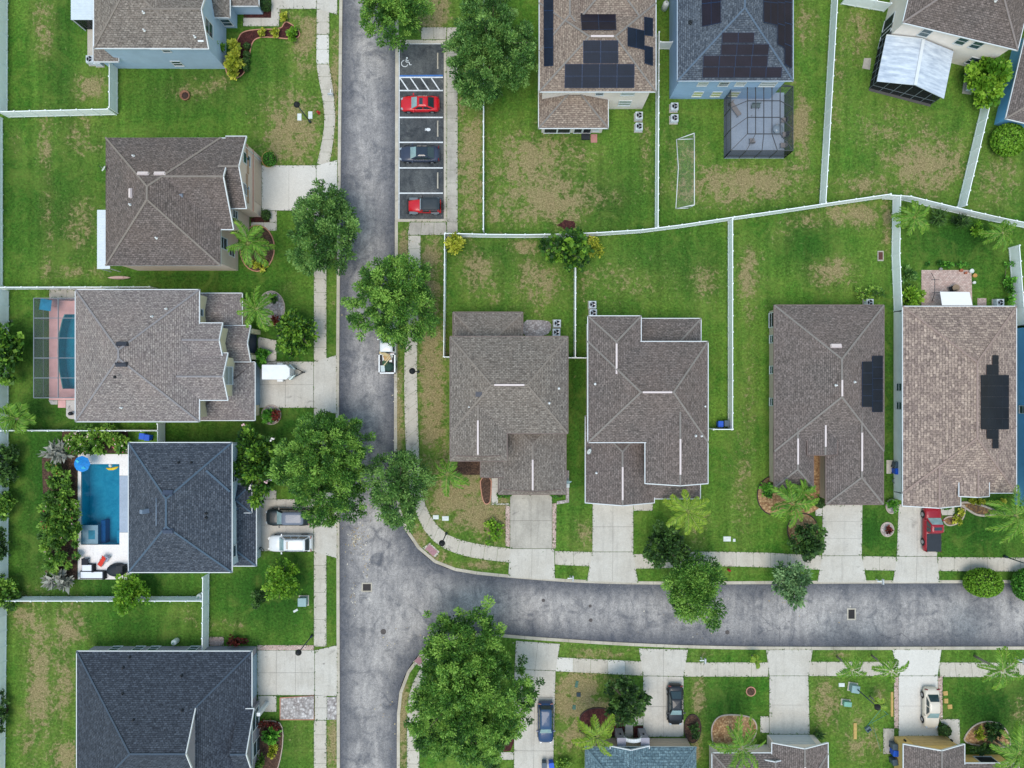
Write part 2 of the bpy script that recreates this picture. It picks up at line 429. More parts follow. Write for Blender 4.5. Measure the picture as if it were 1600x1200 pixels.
# kerbs
mb = MB()
def kerb(line, w=KW, z0=-.3, z1=.025, step=2.6):
    q = resample(line, step); l2 = offs(q, w)
    for i in range(len(q) - 1):
        a, b, c, d = [Vector((*p, 0)) for p in (q[i], q[i + 1], l2[i + 1], l2[i])]
        e = (b - a).normalized() * .012
        if abs(a.x) < 90 and abs(a.y) < 70:
            mb.prism([(a + e)[:2], (b - e)[:2], (c - e)[:2], (d + e)[:2]], z0, z1)
kerb(west[::-1]); kerb(se)
kerb([ne[0], tuple(P(617.8, 62)[:2])]); kerb([tuple(P(616.9, 346)[:2])] + [p for p in neB if p[1] < P(0, 350).y])
mb.prism(W([(617.4, 63), (622.6, 63), (622.1, 346.5), (616.9, 346.5)]), -.3, -.085)     # gutter between road and bay
mb.prism(W([(622.6, 62.5), (698, 62.5), (698, 67.2), (622.6, 67.2)]), -.3, .02)
mb.prism(W([(693.5, 67.4), (697.8, 67.4), (697.8, 342), (693.5, 342)]), -.3, .02)
mb.prism(W([(622.2, 342.3), (698, 342.3), (698, 346.5), (622.2, 346.5)]), -.3, .02)
struct(mb.build('kerb', MAT_KERB))
# painted markings of the parking bay
mb = MB(); ZP = -.09
def pline(x0, y0, x1, y1, w=.12, mi=0):
    a, b = P(x0, y0), P(x1, y1); d = (b - a).normalized(); n = Vector((-d.y, d.x, 0)) * w / 2
    mb.add([(p.x, p.y, ZP + (.004 if mi else 0)) for p in (a - n, b - n, b + n, a + n)], [(0, 1, 2, 3)], mi)
for y in (120.3, 141, 183, 222, 262, 301.5): pline(624, y, 692, y, .15)
for k in range(4): pline(625 + k * 16.3, 121.5, 637.5 + k * 16.3, 140, .14)
pline(624, 118.2, 692, 117.6, .2, 1)
pline(623.6, 67.5, 623.2, 342, .1); pline(624, 67.8, 692, 67.8, .1)
c = P(633, 97)
def cpt(x, y): return (c.x + x * .85 - .1, c.y + y * .85, ZP)
for k in range(14):                                            # wheelchair symbol
    a0, a1 = PI * .55 + k * .33, PI * .55 + (k + 1) * .33
    if k < 13: mb.add([cpt(r * math.cos(a) + .05, r * math.sin(a) - .15) for r, a in ((.41, a0), (.5, a0), (.5, a1), (.41, a1))], [(0, 1, 2, 3)])
mb.add([cpt(.35 + .13 * math.cos(k), .62 + .13 * math.sin(k)) for k in np.linspace(0, 6.28, 11)[:-1]], [tuple(range(10))])
for q in (((.22, .45), (.34, .45), (.22, 0), (.1, 0)), ((.1, 0), (.12, .11), (.6, .11), (.6, 0)), ((.2, .22), (.22, .32), (.6, .32), (.6, .22)), ((.55, .1), (.66, .1), (.86, -.35), (.74, -.4)), ((.74, -.4), (.8, -.3), (1., -.25), (1., -.36))):
    mb.add([cpt(*p) for p in q], [(0, 1, 2, 3)])
mb.add([P(664, 200, 0).xy.to_3d() + Vector((0, 0, ZP)), P(664, 204).xy.to_3d() + Vector((0, 0, ZP)), P(665, 204).xy.to_3d() + Vector((0, 0, ZP)), P(665, 200).xy.to_3d() + Vector((0, 0, ZP))], [(0, 1, 2, 3)])
mb.add([(P(669, 202).x + .28 * math.cos(k), P(669, 202).y + .2 * math.sin(k), ZP) for k in np.linspace(0, 6.28, 10)[:-1]], [tuple(range(9))])
struct(mb.build('parking_markings', [MAT_PAINT, MAT_BLUEP]))

# pavements and driveways: slabs with open joints
def slabs(name, mat):
    return (MB(), name, mat)
pv = MB(); dw = MB(); HARD = []
def strip(mb, left, right, step=1.6, mi=0, z=.034):
    """slab strip between two measured edge lines"""
    L, R = W(left), W(right); n = max(1, round(sum(math.dist(a, b) for a, b in zip(L[:-1], L[1:])) / step))
    def rs(p):
        d = np.r_[0, np.cumsum([math.dist(a, b) for a, b in zip(p[:-1], p[1:])])]; q = np.linspace(0, d[-1], n + 1)
        return list(zip(np.interp(q, d, [a[0] for a in p]), np.interp(q, d, [a[1] for a in p])))
    L, R = rs(L), rs(R)
    for i in range(n):
        a, b, c, d = [np.array(p) for p in (L[i], L[i + 1], R[i + 1], R[i])]
        e = (b - a) / max(np.linalg.norm(b - a), 1e-6) * .014; f = (c - d) / max(np.linalg.norm(c - d), 1e-6) * .014
        zz = z + rnd.uniform(-.002, .002)
        m = mi if not isinstance(mi, (list, tuple)) else rnd.choice(mi)
        mb.prism([a + e, b - e, c - f, d + f], -.05, zz, m)
    HARD.append(L + R[::-1])
    return L, R
def lot(mb, quad, nx, ny, mi=0, z=.037, gap=.014):
    """quad split into nx x ny slabs; quad = TL, TR, BR, BL"""
    q = [np.array(p) for p in W(quad)]
    def bil(u, v): return (q[0] * (1 - u) + q[1] * u) * (1 - v) + (q[3] * (1 - u) + q[2] * u) * v
    for i in range(nx):
        for j in range(ny):
            cs = [bil(u, v) for u, v in ((i / nx, j / ny), ((i + 1) / nx, j / ny), ((i + 1) / nx, (j + 1) / ny), (i / nx, (j + 1) / ny))]
            m = sum(cs) / 4
            mb.prism([c + (m - c) / np.linalg.norm(m - c) * gap * 1.4 for c in cs], -.05, z + rnd.uniform(-.002, .002), mi)
    cs = [q[0], q[1], q[2], q[3]]; HARD.append([tuple(x) for x in cs])
    mb.prism(cs, -.06, .012, 1)
MS = [MAT_CONC, MAT_JOINT, MAT_OLD, MAT_NEW]
# west pavement
strip(pv, [(495, -80), (495, -22)], [(514, -80), (514, -22)])
strip(pv, [(495, 15), (495, 54)], [(514.5, 15), (514.5, 54)])
strip(pv, [(494.6, 54.5), (494.6, 100)], [(514, 54.5), (514, 100)], 1.6, 3)
strip(pv, [(494.5, 100.4), (499, 130), (504, 152), (507, 178), (507, 196), (502, 228), (495, 257)], [(514, 100.4), (519, 130), (522, 152), (524, 178), (523, 200), (520, 228), (514.5, 257)])
for a, b in ((329, 564), (637, 774), (862.5, 1010), (1125.5, 1215)):
    strip(pv, [(490.7, a), (490.7, b)], [(510, a), (510, b)], 1.55)
# bay pavement
strip(pv, [(698.5, 43), (698.5, 367)], [(715, 43), (715, 367)], 1.5, 2)
strip(pv, [(658, 43), (697.6, 43)], [(658, 61.5), (697.6, 61.5)], 1.6, 2)
strip(pv, [(640, 347.5), (697.6, 347.5)], [(637, 367), (697.6, 367)], 1.6, 2)
# east pavement round the corner
Lc = smooth([(638, 368), (638, 440), (634.5, 490), (631.5, 560), (632, 640), (634, 700), (639, 760), (650, 803), (664, 832), (684, 852), (708, 864), (745, 873), (797, 879)], 2)
Rc = smooth([(657, 368), (657, 440), (654, 490), (651, 560), (652.5, 640), (654.5, 700), (656, 745), (662, 785), (675, 812), (695, 834), (716, 843), (750, 851), (798, 857)], 2)
strip(pv, Lc, Rc, 1.6, 0)
strip(pv, [(867, 861), (925, 862.5)], [(867, 882), (925, 885)], 1.8)
strip(pv, [(990, 866), (1040, 865), (1078, 862), (1130, 862), (1200, 863.5), (1240, 866), (1283.5, 868)], [(990, 888.5), (1040, 887.5), (1078, 885), (1130, 884.5), (1200, 886.5), (1240, 888.5), (1284, 890)], 2.1)
strip(pv, [(1348, 869), (1400, 870)], [(1348, 890.5), (1400, 891.5)], 1.8)
strip(pv, [(1465, 870.5), (1620, 871.5)], [(1465, 892), (1620, 893)], 2.1)
# south pavement
strip(pv, [(868.5, 1027), (1004, 1033.5)], [(868, 1048.5), (1004, 1055.5)], 1.9, [0, 0, 3])
strip(pv, [(1069, 1035), (1200.5, 1035)], [(1069, 1057), (1200.5, 1057)], 1.9)
strip(pv, [(1263.5, 1034), (1394, 1034), (1404, 1034)], [(1263.5, 1056), (1394, 1056), (1404, 1056)], 2.)
strip(pv, [(1466, 1035), (1620, 1036)], [(1469, 1057.5), (1620, 1058)], 2.)
strip(pv, [(656, 1046), (646, 1065), (638, 1090), (636, 1120), (636, 1215)], [(676, 1050), (664, 1068), (657, 1090), (655, 1120), (655, 1215)], 1.6)
lot(pv, [(661, 1020), (672, 1030), (660, 1044), (645, 1034)], 1, 1)
lot(pv, [(672, 848), (687, 862), (681, 871.5), (660, 856)], 1, 1)
struct(pv.build('pavement', MS))
rp = MB()
rp.prism(W([(671, 850), (684, 862), (677, 869), (664, 858)]), .03, .052); rp.prism(W([(656, 1024), (663, 1031), (656, 1039), (647, 1033)]), .03, .052)
struct(rp.build('tactile_paving', M('red tactile paving', C(176, 132, 138), .8, .2, 6)))
# driveways
MD = [MAT_DRIVE, MAT_JOINT, MAT_OLD, MAT_NEW, MAT_PAVER]
lot(dw, [(424, -30), (494.5, -30), (494.5, 14), (424, 14)], 2, 1); lot(dw, [(494.8, -30), (527, -34), (527, 23), (494.8, 14)], 1, 1)
lot(dw, [(409, 258.5), (494, 258.5), (494, 329), (409, 329)], 2, 1, 3); lot(dw, [(494.4, 258.5), (527, 250), (526, 336), (494.4, 329)], 1, 1, 3)
lot(dw, [(402, 565), (490, 565), (490, 637), (402, 637)], 2, 2); lot(dw, [(490.4, 565), (525.5, 555), (525.5, 647), (490.4, 637)], 1, 1)
lot(dw, [(404, 780), (490, 780), (490, 861), (404, 861)], 2, 2); lot(dw, [(490.4, 775), (526, 766), (526, 872), (490.4, 862)], 1, 1)
lot(dw, [(402, 1016), (491.5, 1016), (491.5, 1086), (402, 1086)], 3, 2); lot(dw, [(492, 1016), (526.5, 1008), (526.5, 1088), (492, 1086)], 1, 1); lot(dw, [(492, 1086.5), (511, 1086.5), (511, 1125), (492, 1125)], 1, 2)
lot(dw, [(402, 1008), (491, 1008), (491, 1015.6), (402, 1015.6)], 1, 1, 4)
lot(dw, [(797, 770), (862.5, 770), (862.5, 857), (797, 857)], 2, 2, 2); lot(dw, [(797, 857.4), (866, 857.4), (867, 906), (794, 902)], 2, 1)
lot(dw, [(863, 786), (869.5, 786), (868.5, 857), (863, 857)], 1, 1, 4); lot(dw, [(790, 789), (796.6, 789), (796.6, 855), (790, 853)], 1, 1, 4)
lot(dw, [(926, 784), (989.5, 784), (989.5, 862), (925.5, 862)], 2, 2); lot(dw, [(925.5, 862.4), (989.5, 862.4), (997, 911), (917, 908)], 2, 1)
lot(dw, [(1285, 788), (1347.5, 788), (1346.5, 868), (1284.5, 868)], 1, 3); lot(dw, [(1284.5, 868.4), (1346.5, 868.4), (1354, 910), (1277, 910)], 2, 1)
lot(dw, [(1404, 788), (1464, 788), (1464, 869), (1401, 869)], 2, 1); lot(dw, [(1401, 869.4), (1464, 869.4), (1468, 910), (1395, 910)], 2, 1)
lot(dw, [(804, 1046), (868, 1048), (864, 1215), (803, 1215)], 2, 4); lot(dw, [(806, 1001), (875, 1006), (868, 1047.6), (804, 1045.6)], 2, 1)
lot(dw, [(1005, 1056), (1068, 1057), (1068, 1151), (1005, 1151)], 2, 2); lot(dw, [(998, 1013), (1075, 1015), (1068, 1056.6), (1005, 1055.6)], 2, 1)
lot(dw, [(1202, 1056), (1263, 1056), (1265, 1147), (1202, 1147)], 1, 2); lot(dw, [(1197, 1015.5), (1270, 1015), (1263, 1055.6), (1202, 1055.6)], 1, 1)
lot(dw, [(1404, 1056), (1465, 1056), (1466, 1150), (1404, 1150)], 1, 2, 3); lot(dw, [(1394, 1015), (1471, 1015), (1465, 1055.6), (1404, 1055.6)], 1, 1, 3)
lot(dw, [(1397, 1056), (1403.6, 1056), (1403.6, 1138), (1397, 1138)], 1, 1, 4); lot(dw, [(1465.4, 1056), (1472.5, 1056), (1472.5, 1123), (1466, 1123)], 1, 1, 4)
struct(dw.build('driveway', MD))
# garden paths and small slabs at the doors
gp = MB()
lot(gp, [(437, -30), (423.8, -30), (423.8, 31), (437, 31)], 1, 2); lot(gp, [(380, 28), (436, 28), (436, 41), (380, 41)], 2, 1)
lot(gp, [(421.5, 329.4), (432.5, 329.4), (432.5, 347), (421.5, 347)], 1, 1); lot(gp, [(392, 347.4), (432.5, 347.4), (432.5, 360.5), (392, 360.5)], 2, 1)
lot(gp, [(403, 526), (432, 532), (432, 564.6), (403, 564.6)], 1, 2)
lot(gp, [(405, 766), (432, 766), (432, 779.6), (405, 779.6)], 1, 1)
lot(gp, [(768, 736), (778, 736), (778, 786), (768, 786)], 1, 2); lot(gp, [(768, 786.4), (797, 786.4), (797, 788.6), (768, 788.6)], 1, 1)
lot(gp, [(989.8, 780), (1020, 780), (1020, 798), (989.8, 798)], 2, 1)
lot(gp, [(1274, 795), (1284.6, 790), (1284.6, 806), (1274, 806)], 1, 1)
lot(gp, [(1470, 790), (1491, 790), (1491, 805), (1470, 805)], 2, 1)
lot(gp, [(976, 1130), (989, 1130), (989, 1152), (976, 1152)], 1, 1); lot(gp, [(989.4, 1119), (1004.6, 1119), (1004.6, 1133), (989.4, 1133)], 1, 1)
lot(gp, [(1188, 1119), (1201.6, 1119), (1201.6, 1145), (1188, 1145)], 1, 1)
lot(gp, [(1468, 1123.4), (1499, 1123.4), (1500, 1163), (1488, 1163)], 1, 1)
lot(gp, [(780, 1175), (802.6, 1175), (802.6, 1187), (780, 1187)], 1, 1)
lot(gp, [(403, 1087), (432, 1087), (432, 1112), (403, 1112)], 1, 2)
lot(gp, [(1380, 1138), (1397, 1138), (1396, 1178), (1380, 1178)], 1, 1, 2)
lot(gp, [(327, 995), (350, 995), (350, 1009), (327, 1009)], 1, 1, 4)
lot(gp, [(77, 450), (160, 450), (160, 465.5), (77, 465.5)], 3, 1, 2)
struct(gp.build('path', MD))
# ------------------------------------------------------------------ houses
TRIM = M('white trim', CW(208, 212, 214), .5, .06)
DKTRIM = M('brown drip edge', C(120, 104, 98), .6, .1)
VENTM = M('pale ridge vent', C(222, 208, 206), .6, .06)
GLASS = M('window glass', C(58, 84, 92), .08, .25, 1.2, 0, .7)
GLASSL = M('pale blind behind glass', C(168, 178, 176), .2, .1, 1.5, 0, .5)
PIPE = M('white pvc pipe', C(232, 234, 234), .5, .05)
DARKM = M('dark metal', C(48, 52, 58), .5, .1, 3, .3)
def solarmat(name, col, line):
    t = NT(name); uv = t.node('ShaderNodeTexCoord').outputs['UV']
    br = t.node('ShaderNodeTexBrick', offset=0., inp={'Scale': 1., 'Mortar Size': .012, 'Mortar Smooth': .2, 'Brick Width': .17, 'Row Height': .17})
    t.link(uv, br.inputs['Vector'])
    for i, c in (('Color1', col), ('Color2', tuple(x * 1.15 for x in col[:3]) + (1,)), ('Mortar', line)): br.inputs[i].default_value = c
    v = t.pos(); c = t.mix(1., br.outputs['Color'], t.ramp(t.noise(v, .6, 3), .3, .7, .8, 1.25), 'MULTIPLY')
    return t.out(c, .5, .2)
SOLB = solarmat('blue black solar cells', C(20, 28, 42), C(30, 42, 62))
SOLR = solarmat('brown black solar cells', C(28, 24, 34), C(40, 36, 50))
SOLK = solarmat('black solar cells', C(24, 29, 36), C(36, 42, 52))
SOLF = M('solar rail', C(48, 72, 108), .4, .1, 3, .3)

class House:
    n = 0
    def __init__(s, label, px, py, wall, roof, gut, ang=0, cat='house', name='house', cap=None):
        s.o = P(px, py); s.ang = ang; s.root = thing(name, label, cat, s.o, ang)
        s.R = Matrix.Rotation(-ang, 3, 'Z'); s.cam = s.R @ (Vector((0, 0, CAMH)) - s.o)
        s.wall, s.roofm, s.gut = wall, roof, gut
        s.cap = cap
        s.vols = []; s.parts = []; s.pg = MB(); s.pw = MB(); s.vents = []
    def L(s, px, py, z=0): return s.R @ (P(px, py, z) - s.o)
    def rect(s, x0, y0, x1, y1, z):
        a, b = s.L(x0, y1, z), s.L(x1, y0, z); return (a.x, a.y, b.x, b.y)
    def vol(s, r, z, p, ends=('hip', 'hip'), axis=None, vent=None, over=.4, walls=True, local=False, caps=True, gutter=True, ins=(None, None), drop=0., wz=0., capv=None):
        if not local: r = s.rect(*r, z)
        k = len(s.vols); z -= drop; over += .007 * k
        x0, y0, x1, y1 = r
        if axis is None: axis = 'x' if (x1 - x0) >= (y1 - y0) else 'y'
        u0, u1, v0, v1 = (x0, x1, y0, y1) if axis == 'x' else (y0, y1, x0, x1)
        T = (lambda u, v, q: Vector((u, v, q))) if axis == 'x' else (lambda u, v, q: Vector((v, u, q)))
        c = (v0 + v1) / 2; w = (v1 - v0) / 2; hz = z + w * p
        up = z > 4.5; R, CP = MB(), MB(); s.parts.append((up, R, CP))
        E = {(i, j): T((u0, u1)[i], (v0, v1)[j], z) for i in (0, 1) for j in (0, 1)}
        rg, dd, caplines, eaves, rakes = [], [], [], [], []
        for i, e in enumerate(ends):
            uu = (u0, u1)[i]; sg = (1, -1)[i]; d = 0; D = None
            if isinstance(e, tuple): d = e[1]; D = [T(uu + sg * d, v0 + d, z + d * p), T(uu + sg * d, v1 - d, z + d * p)]
            elif e == 'hip': d = ins[i] or w
            rg.append(T(uu + sg * d, c, hz)); dd.append(D)
            if D: caplines += [(E[i, 0], D[0]), (E[i, 1], D[1])]; rakes += [(D[0], rg[i], sg), (D[1], rg[i], sg)]
            elif e == 'hip': caplines += [(E[i, 0], rg[i]), (E[i, 1], rg[i])]
            elif e == 'gable': rakes += [(E[i, 0], rg[i], sg), (E[i, 1], rg[i], sg)]
        caplines.append((rg[0], rg[1]))
        faces = {}
        faces['v0'] = [E[0, 0], E[1, 0]] + ([dd[1][0]] if dd[1] else []) + [rg[1], rg[0]] + ([dd[0][0]] if dd[0] else [])
        faces['v1'] = [E[1, 1], E[0, 1]] + ([dd[0][1]] if dd[0] else []) + [rg[0], rg[1]] + ([dd[1][1]] if dd[1] else [])
        for i, e in enumerate(ends):
            a, b = (E[0, 1], E[0, 0]) if i == 0 else (E[1, 0], E[1, 1])
            if isinstance(e, tuple):
                D = dd[i]; da, db = (D[0], D[1]) if i == 0 else (D[1], D[0])
                faces['e%d' % i] = [a, b, da, db]
                R.add([db, da, rg[i]], [(0, 1, 2)], 2)
            elif e == 'hip': faces['e%d' % i] = [a, b, rg[i]]
        planes = {}
        for key, pts in faces.items():
            if axis == 'y': pts = pts[::-1]
            n = (pts[1] - pts[0]).cross(pts[2] - pts[1])
            if n.length < 1e-6: n = (pts[2] - pts[1]).cross(pts[3] - pts[2])
            n.normalize()
            if n.z < 0: n = -n
            h = Vector((0, 0, 1)).cross(n).normalized(); sl = n.cross(h)
            o1 = rnd.uniform(0, 9)
            R.add(pts, [tuple(range(len(pts)))], 0, [[(q.dot(h) + o1, q.dot(sl)) for q in pts]])
            low = [q - Vector((0, 0, .17)) for q in pts]
            R.add(low, [tuple(range(len(pts)))[::-1]], 1)
            nm = {'v0': ('S', 'W'), 'v1': ('N', 'E'), 'e0': ('W', 'S'), 'e1': ('E', 'N')}[key][0 if axis == 'x' else 1]
            planes[nm] = (pts[0], n, h, sl)
        ev = [(E[0, 0], E[1, 0], T(0, -1, 0)), (E[0, 1], E[1, 1], T(0, 1, 0))]
        for i, e in enumerate(ends):
            if e == 'hip' or isinstance(e, tuple): ev.append((E[i, 0], E[i, 1], T((-1, 1)[i], 0, 0)))
        dz = Vector((0, 0, .17))
        for a, b, n in ev:
            R.add([a, b, b - dz, a - dz], [(0, 1, 2, 3)], 1)
            if gutter:
                m = (a + b) / 2 + n * .045 - Vector((0, 0, .07)); d = b - a
                s.pg.box(m, (abs(d.x) + (.085 if abs(d.x) < .01 else .17), abs(d.y) + (.085 if abs(d.y) < .01 else .17), .13))
        for a, b, sg in rakes:
            R.add([a, b, b - dz, a - dz], [(0, 1, 2, 3)], 1)
            n = T(-sg, 0, 0) - T(0, 0, 0); n = Vector((n.x, n.y, 0)).normalized() * .05
            if gutter: s.pg.beam(a + n - dz * .45, b + n - dz * .45, .1, .2)
        if caps:
            for a, b in caplines: CP.beam(a, b, .2, .05, 0, .02)
        if vent:
            for t0, t1 in (vent if isinstance(vent[0], tuple) else (vent,)):
                s.vents.append((rg[0].lerp(rg[1], t0), rg[0].lerp(rg[1], t1), k))
        wr = (x0 + over, y0 + over, x1 - over, y1 - over)
        if walls:
            a, b, c2, d = wr
            s.pw.add([(a, b, wz), (c2, b, wz), (c2, d, wz), (a, d, wz), (a, b, z + .03), (c2, b, z + .03), (c2, d, z + .03), (a, d, z + .03)],
                     [(0, 1, 5, 4), (1, 2, 6, 5), (2, 3, 7, 6), (3, 0, 4, 7)])
            for i, e in enumerate(ends):
                if e == 'gable':
                    uu = (u0 + over, u1 - over)[i]
                    s.pw.add([T(uu, v0 + over, z + .03), T(uu, v1 - over, z + .03), T(uu, c, hz - .15)], [(0, 1, 2)])
        s.vols.append(dict(wr=wr, pl=planes, rg=rg, z=z, hz=hz))
        return k
    def hit(s, px, py, pt, n, off=0):
        d = s.L(px, py) - s.cam
        t = (pt + n * off - s.cam).dot(n) / d.dot(n)
        return s.cam + d * t
    def window(s, k, side, px, py, w=1., h=1.3, pane=None, mull=1, frame=None, name='window', trimz=None):
        a, b, c, d = s.vols[k]['wr']
        n, pt = {'S': (Vector((0, -1, 0)), Vector((a, b, 0))), 'N': (Vector((0, 1, 0)), Vector((a, d, 0))), 'W': (Vector((-1, 0, 0)), Vector((a, b, 0))), 'E': (Vector((1, 0, 0)), Vector((c, b, 0)))}[side]
        q = s.hit(px, py, pt, n); hx = Vector((-n.y, n.x, 0)); up = Vector((0, 0, 1)); fr = MB()
        if q.z - h / 2 < .05: q.z = h / 2 + .05
        fw = .09
        def bar(u0, z0, u1, z1, mbx, o0=-.01, o1=.06):
            vs = [q + hx * u + up * z + n * o for o in (o0, o1) for u, z in ((u0, z0), (u1, z0), (u1, z1), (u0, z1))]
            mbx.add(vs, [(3, 2, 1, 0), (4, 5, 6, 7), (0, 1, 5, 4), (1, 2, 6, 5), (2, 3, 7, 6), (3, 0, 4, 7)])
        bar(-w / 2 - fw, -h / 2 - fw, w / 2 + fw, -h / 2, fr, -.01, .1); bar(-w / 2 - fw, h / 2, w / 2 + fw, h / 2 + fw, fr)
        bar(-w / 2 - fw, -h / 2, -w / 2, h / 2, fr); bar(w / 2, -h / 2, w / 2 + fw, h / 2, fr)
        if mull: bar(-w / 2, -.025, w / 2, .025, fr)
        f = fr.build(name, frame or TRIM, s.root)
        g = MB(); bar(-w / 2, -h / 2, w / 2, h / 2, g, -.01, .025); g.build('pane', pane or GLASS, f)
        return q
    def door(s, k, side, px, py, w, h, mat, name='garage_door', rows=4):
        a, b, c, d = s.vols[k]['wr']
        n, pt = {'S': (Vector((0, -1, 0)), Vector((a, b, 0))), 'N': (Vector((0, 1, 0)), Vector((a, d, 0))), 'W': (Vector((-1, 0, 0)), Vector((a, b, 0))), 'E': (Vector((1, 0, 0)), Vector((c, b, 0)))}[side]
        q = s.hit(px, py, pt, n); q.z = 0; hx = Vector((-n.y, n.x, 0)); mb = MB()
        for r in range(rows):
            z0, z1 = .03 + h * r / rows, h * (r + 1) / rows - .015
            vs = [q + hx * u + Vector((0, 0, z)) + n * o for o in (-.01, .05) for u, z in ((-w / 2, z0), (w / 2, z0), (w / 2, z1), (-w / 2, z1))]
            mb.add(vs, [(3, 2, 1, 0), (4, 5, 6, 7), (0, 1, 5, 4), (1, 2, 6, 5), (2, 3, 7, 6), (3, 0, 4, 7)])
        mb.build(name, mat, s.root)
    def solar(s, k, side, quads, mat, frame=None, off=.1):
        """each quad: 4 measured corners TL,TR,BR,BL, nx, ny"""
        pt, n, h, sl = s.vols[k]['pl'][side]
        for cs, nx, ny in quads:
            q = [s.hit(x, y, pt, n, off) for x, y in cs]
            def bil(u, v): return (q[0].lerp(q[1], u)).lerp(q[3].lerp(q[2], u), v)
            for i in range(nx):
                for j in range(ny):
                    g = .01
                    c = [bil((i + a) / nx, (j + b) / ny) for a, b in ((0, 0), (1, 0), (1, 1), (0, 1))]; m = sum(c, Vector()) / 4
                    c = [x + (m - x).normalized() * g * 1.4 for x in c]
                    mb = MB(); top = [x + n * .04 for x in c]
                    uv = [[(x.dot(h), x.dot(sl)) for x in top]]
                    mb.add(top, [(0, 1, 2, 3)], 0, uv)
                    for a in range(4):
                        b2 = (a + 1) % 4; mb.add([c[a], c[b2], top[b2], top[a]], [(0, 1, 2, 3)], 1)
                    for a in range(4):                       # thin metal edge on top
                        b2 = (a + 1) % 4; mm = sum(top, Vector()) / 4
                        i1, i2 = top[a].lerp(mm, .022), top[b2].lerp(mm, .022)
                        mb.add([x + n * .004 for x in (top[a], top[b2], i2, i1)], [(0, 1, 2, 3)], 1)
                    mb.build('solar_panel', [mat, frame or SOLF], s.root)
    def onroof(s, k, side, px, py, off=0):
        pt, n, h, sl = s.vols[k]['pl'][side]; return s.hit(px, py, pt, n, off), n, h, sl
    def pipe(s, k, side, px, py, mat=None, r=.07, h=.35):
        q, n, *_ = s.onroof(k, side, px, py)
        MB().tube([q - n * .05, q + Vector((0, 0, h))], r, 8).lathe([(r * 2.4, 0), (r * 1.2, .08)], 10, q + n * .02).build('vent_pipe', mat or PIPE, s.root)
    def boxvent(s, k, side, px, py, w, l, mat, name='roof_vent', h=.22):
        q, n, hh, sl = s.onroof(k, side, px, py); mb = MB()
        vs = []
        for o, kk in ((-.05, 1.), (h, .86)):
            for a, b in ((-1, -1), (1, -1), (1, 1), (-1, 1)): vs.append(q + hh * a * w / 2 * kk + sl * b * l / 2 * kk + n * o)
        mb.add(vs, [(3, 2, 1, 0), (4, 5, 6, 7), (0, 1, 5, 4), (1, 2, 6, 5), (2, 3, 7, 6), (3, 0, 4, 7)])
        mb.build(name, mat, s.root)
    def done(s):
        capm = s.cap
        tall = any(u for u, *_ in s.parts)
        for i, (up, R, CP) in enumerate(s.parts):
            r = R.build('roof' if up or not tall else 'lower_roof', [s.roofm, s.gut if s.gut else DKTRIM, s.wall], s.root)
            if CP.v: CP.build('ridge_cap', capm, r)
            for a, b, u in s.vents:
                if u == i: MB().beam(a, b, .19, .1, 0, .08).build('ridge_vent', VENTM, r)
        if s.pw.v: s.pw.build('wall', s.wall, s.root)
        if s.pg.v: s.pg.build('gutter', s.gut, s.root)
        return s.root

def wallm(name, col): return M(name, tuple(x / KA for x in col[:3]) + (1,), .85, .08, .8, 0, .15, .1)
def capm(name, col): return M(name, col, .9, .16, 5, 0, .15)
S_BR1 = shingle('grey brown shingles', C(148, 140, 132), C(114, 106, 100), C(82, 78, 75), warm=C(141, 129, 119))
S_BR2 = shingle('dark taupe shingles', C(129, 119, 115), C(99, 92, 88), C(71, 66, 66), warm=C(118, 102, 94))
S_BR3 = shingle('taupe shingles', C(133, 123, 119), C(103, 96, 92), C(75, 71, 70), warm=C(131, 114, 108))
S_GRY = shingle('light grey shingles', C(163, 155, 150), C(129, 121, 120), C(93, 86, 86), warm=C(148, 133, 128))
S_SLT = shingle('slate blue shingles', C(96, 103, 114), C(62, 69, 80), C(40, 45, 54), warm=C(76, 84, 95))
S_NVY = shingle('dark navy shingles', C(84, 92, 104), C(58, 64, 74), C(38, 43, 52), warm=C(62, 68, 78))
S_TIL = shingle('cream brown shingles', C(182, 163, 150), C(134, 118, 112), C(92, 82, 76), .5, .3, 1.1, None, C(154, 135, 124))
S_SOL = shingle('warm brown shingles', C(165, 150, 136), C(127, 112, 103), C(90, 80, 74), warm=C(159, 138, 122))
S_STB = shingle('grey blue shingles', C(108, 116, 126), C(74, 82, 93), C(48, 54, 64), warm=C(84, 92, 102))
S_TEA = shingle('teal grey shingles', C(120, 144, 152), C(86, 108, 118), C(58, 76, 86), .45, .3, 1.1, None, C(96, 118, 130))
W_BLU = wallm('blue grey stucco', C(170, 192, 214)); W_TAN = wallm('tan pink stucco', C(214, 196, 182)); W_CRM = wallm('cream stucco', C(222, 210, 176))
W_LBL = wallm('pale blue stucco', C(192, 208, 218)); W_GRY = wallm('grey mauve stucco', C(150, 148, 158)); W_BGE = wallm('beige stucco', C(190, 174, 156))
W_WHT = wallm('white stucco', C(240, 242, 240)); W_IVO = wallm('ivory stucco', C(236, 224, 216)); W_SLB = wallm('steel blue stucco', C(150, 178, 208))
W_SKY = wallm('bright blue stucco', C(122, 188, 238)); W_YEL = wallm('yellow ochre stucco', C(222, 186, 120)); W_PNK = wallm('pale cream stucco', C(228, 216, 208))
CAPB = capm('brown ridge shingle', C(139, 130, 122)); CAPG = capm('grey ridge shingle', C(139, 133, 128)); CAPS = capm('slate ridge shingle', C(85, 103, 121))
CAPN = capm('navy ridge shingle', C(77, 90, 105)); CAPT = capm('reddish ridge shingle', C(160, 140, 132)); CAPW = capm('warm ridge shingle', C(142, 132, 128))
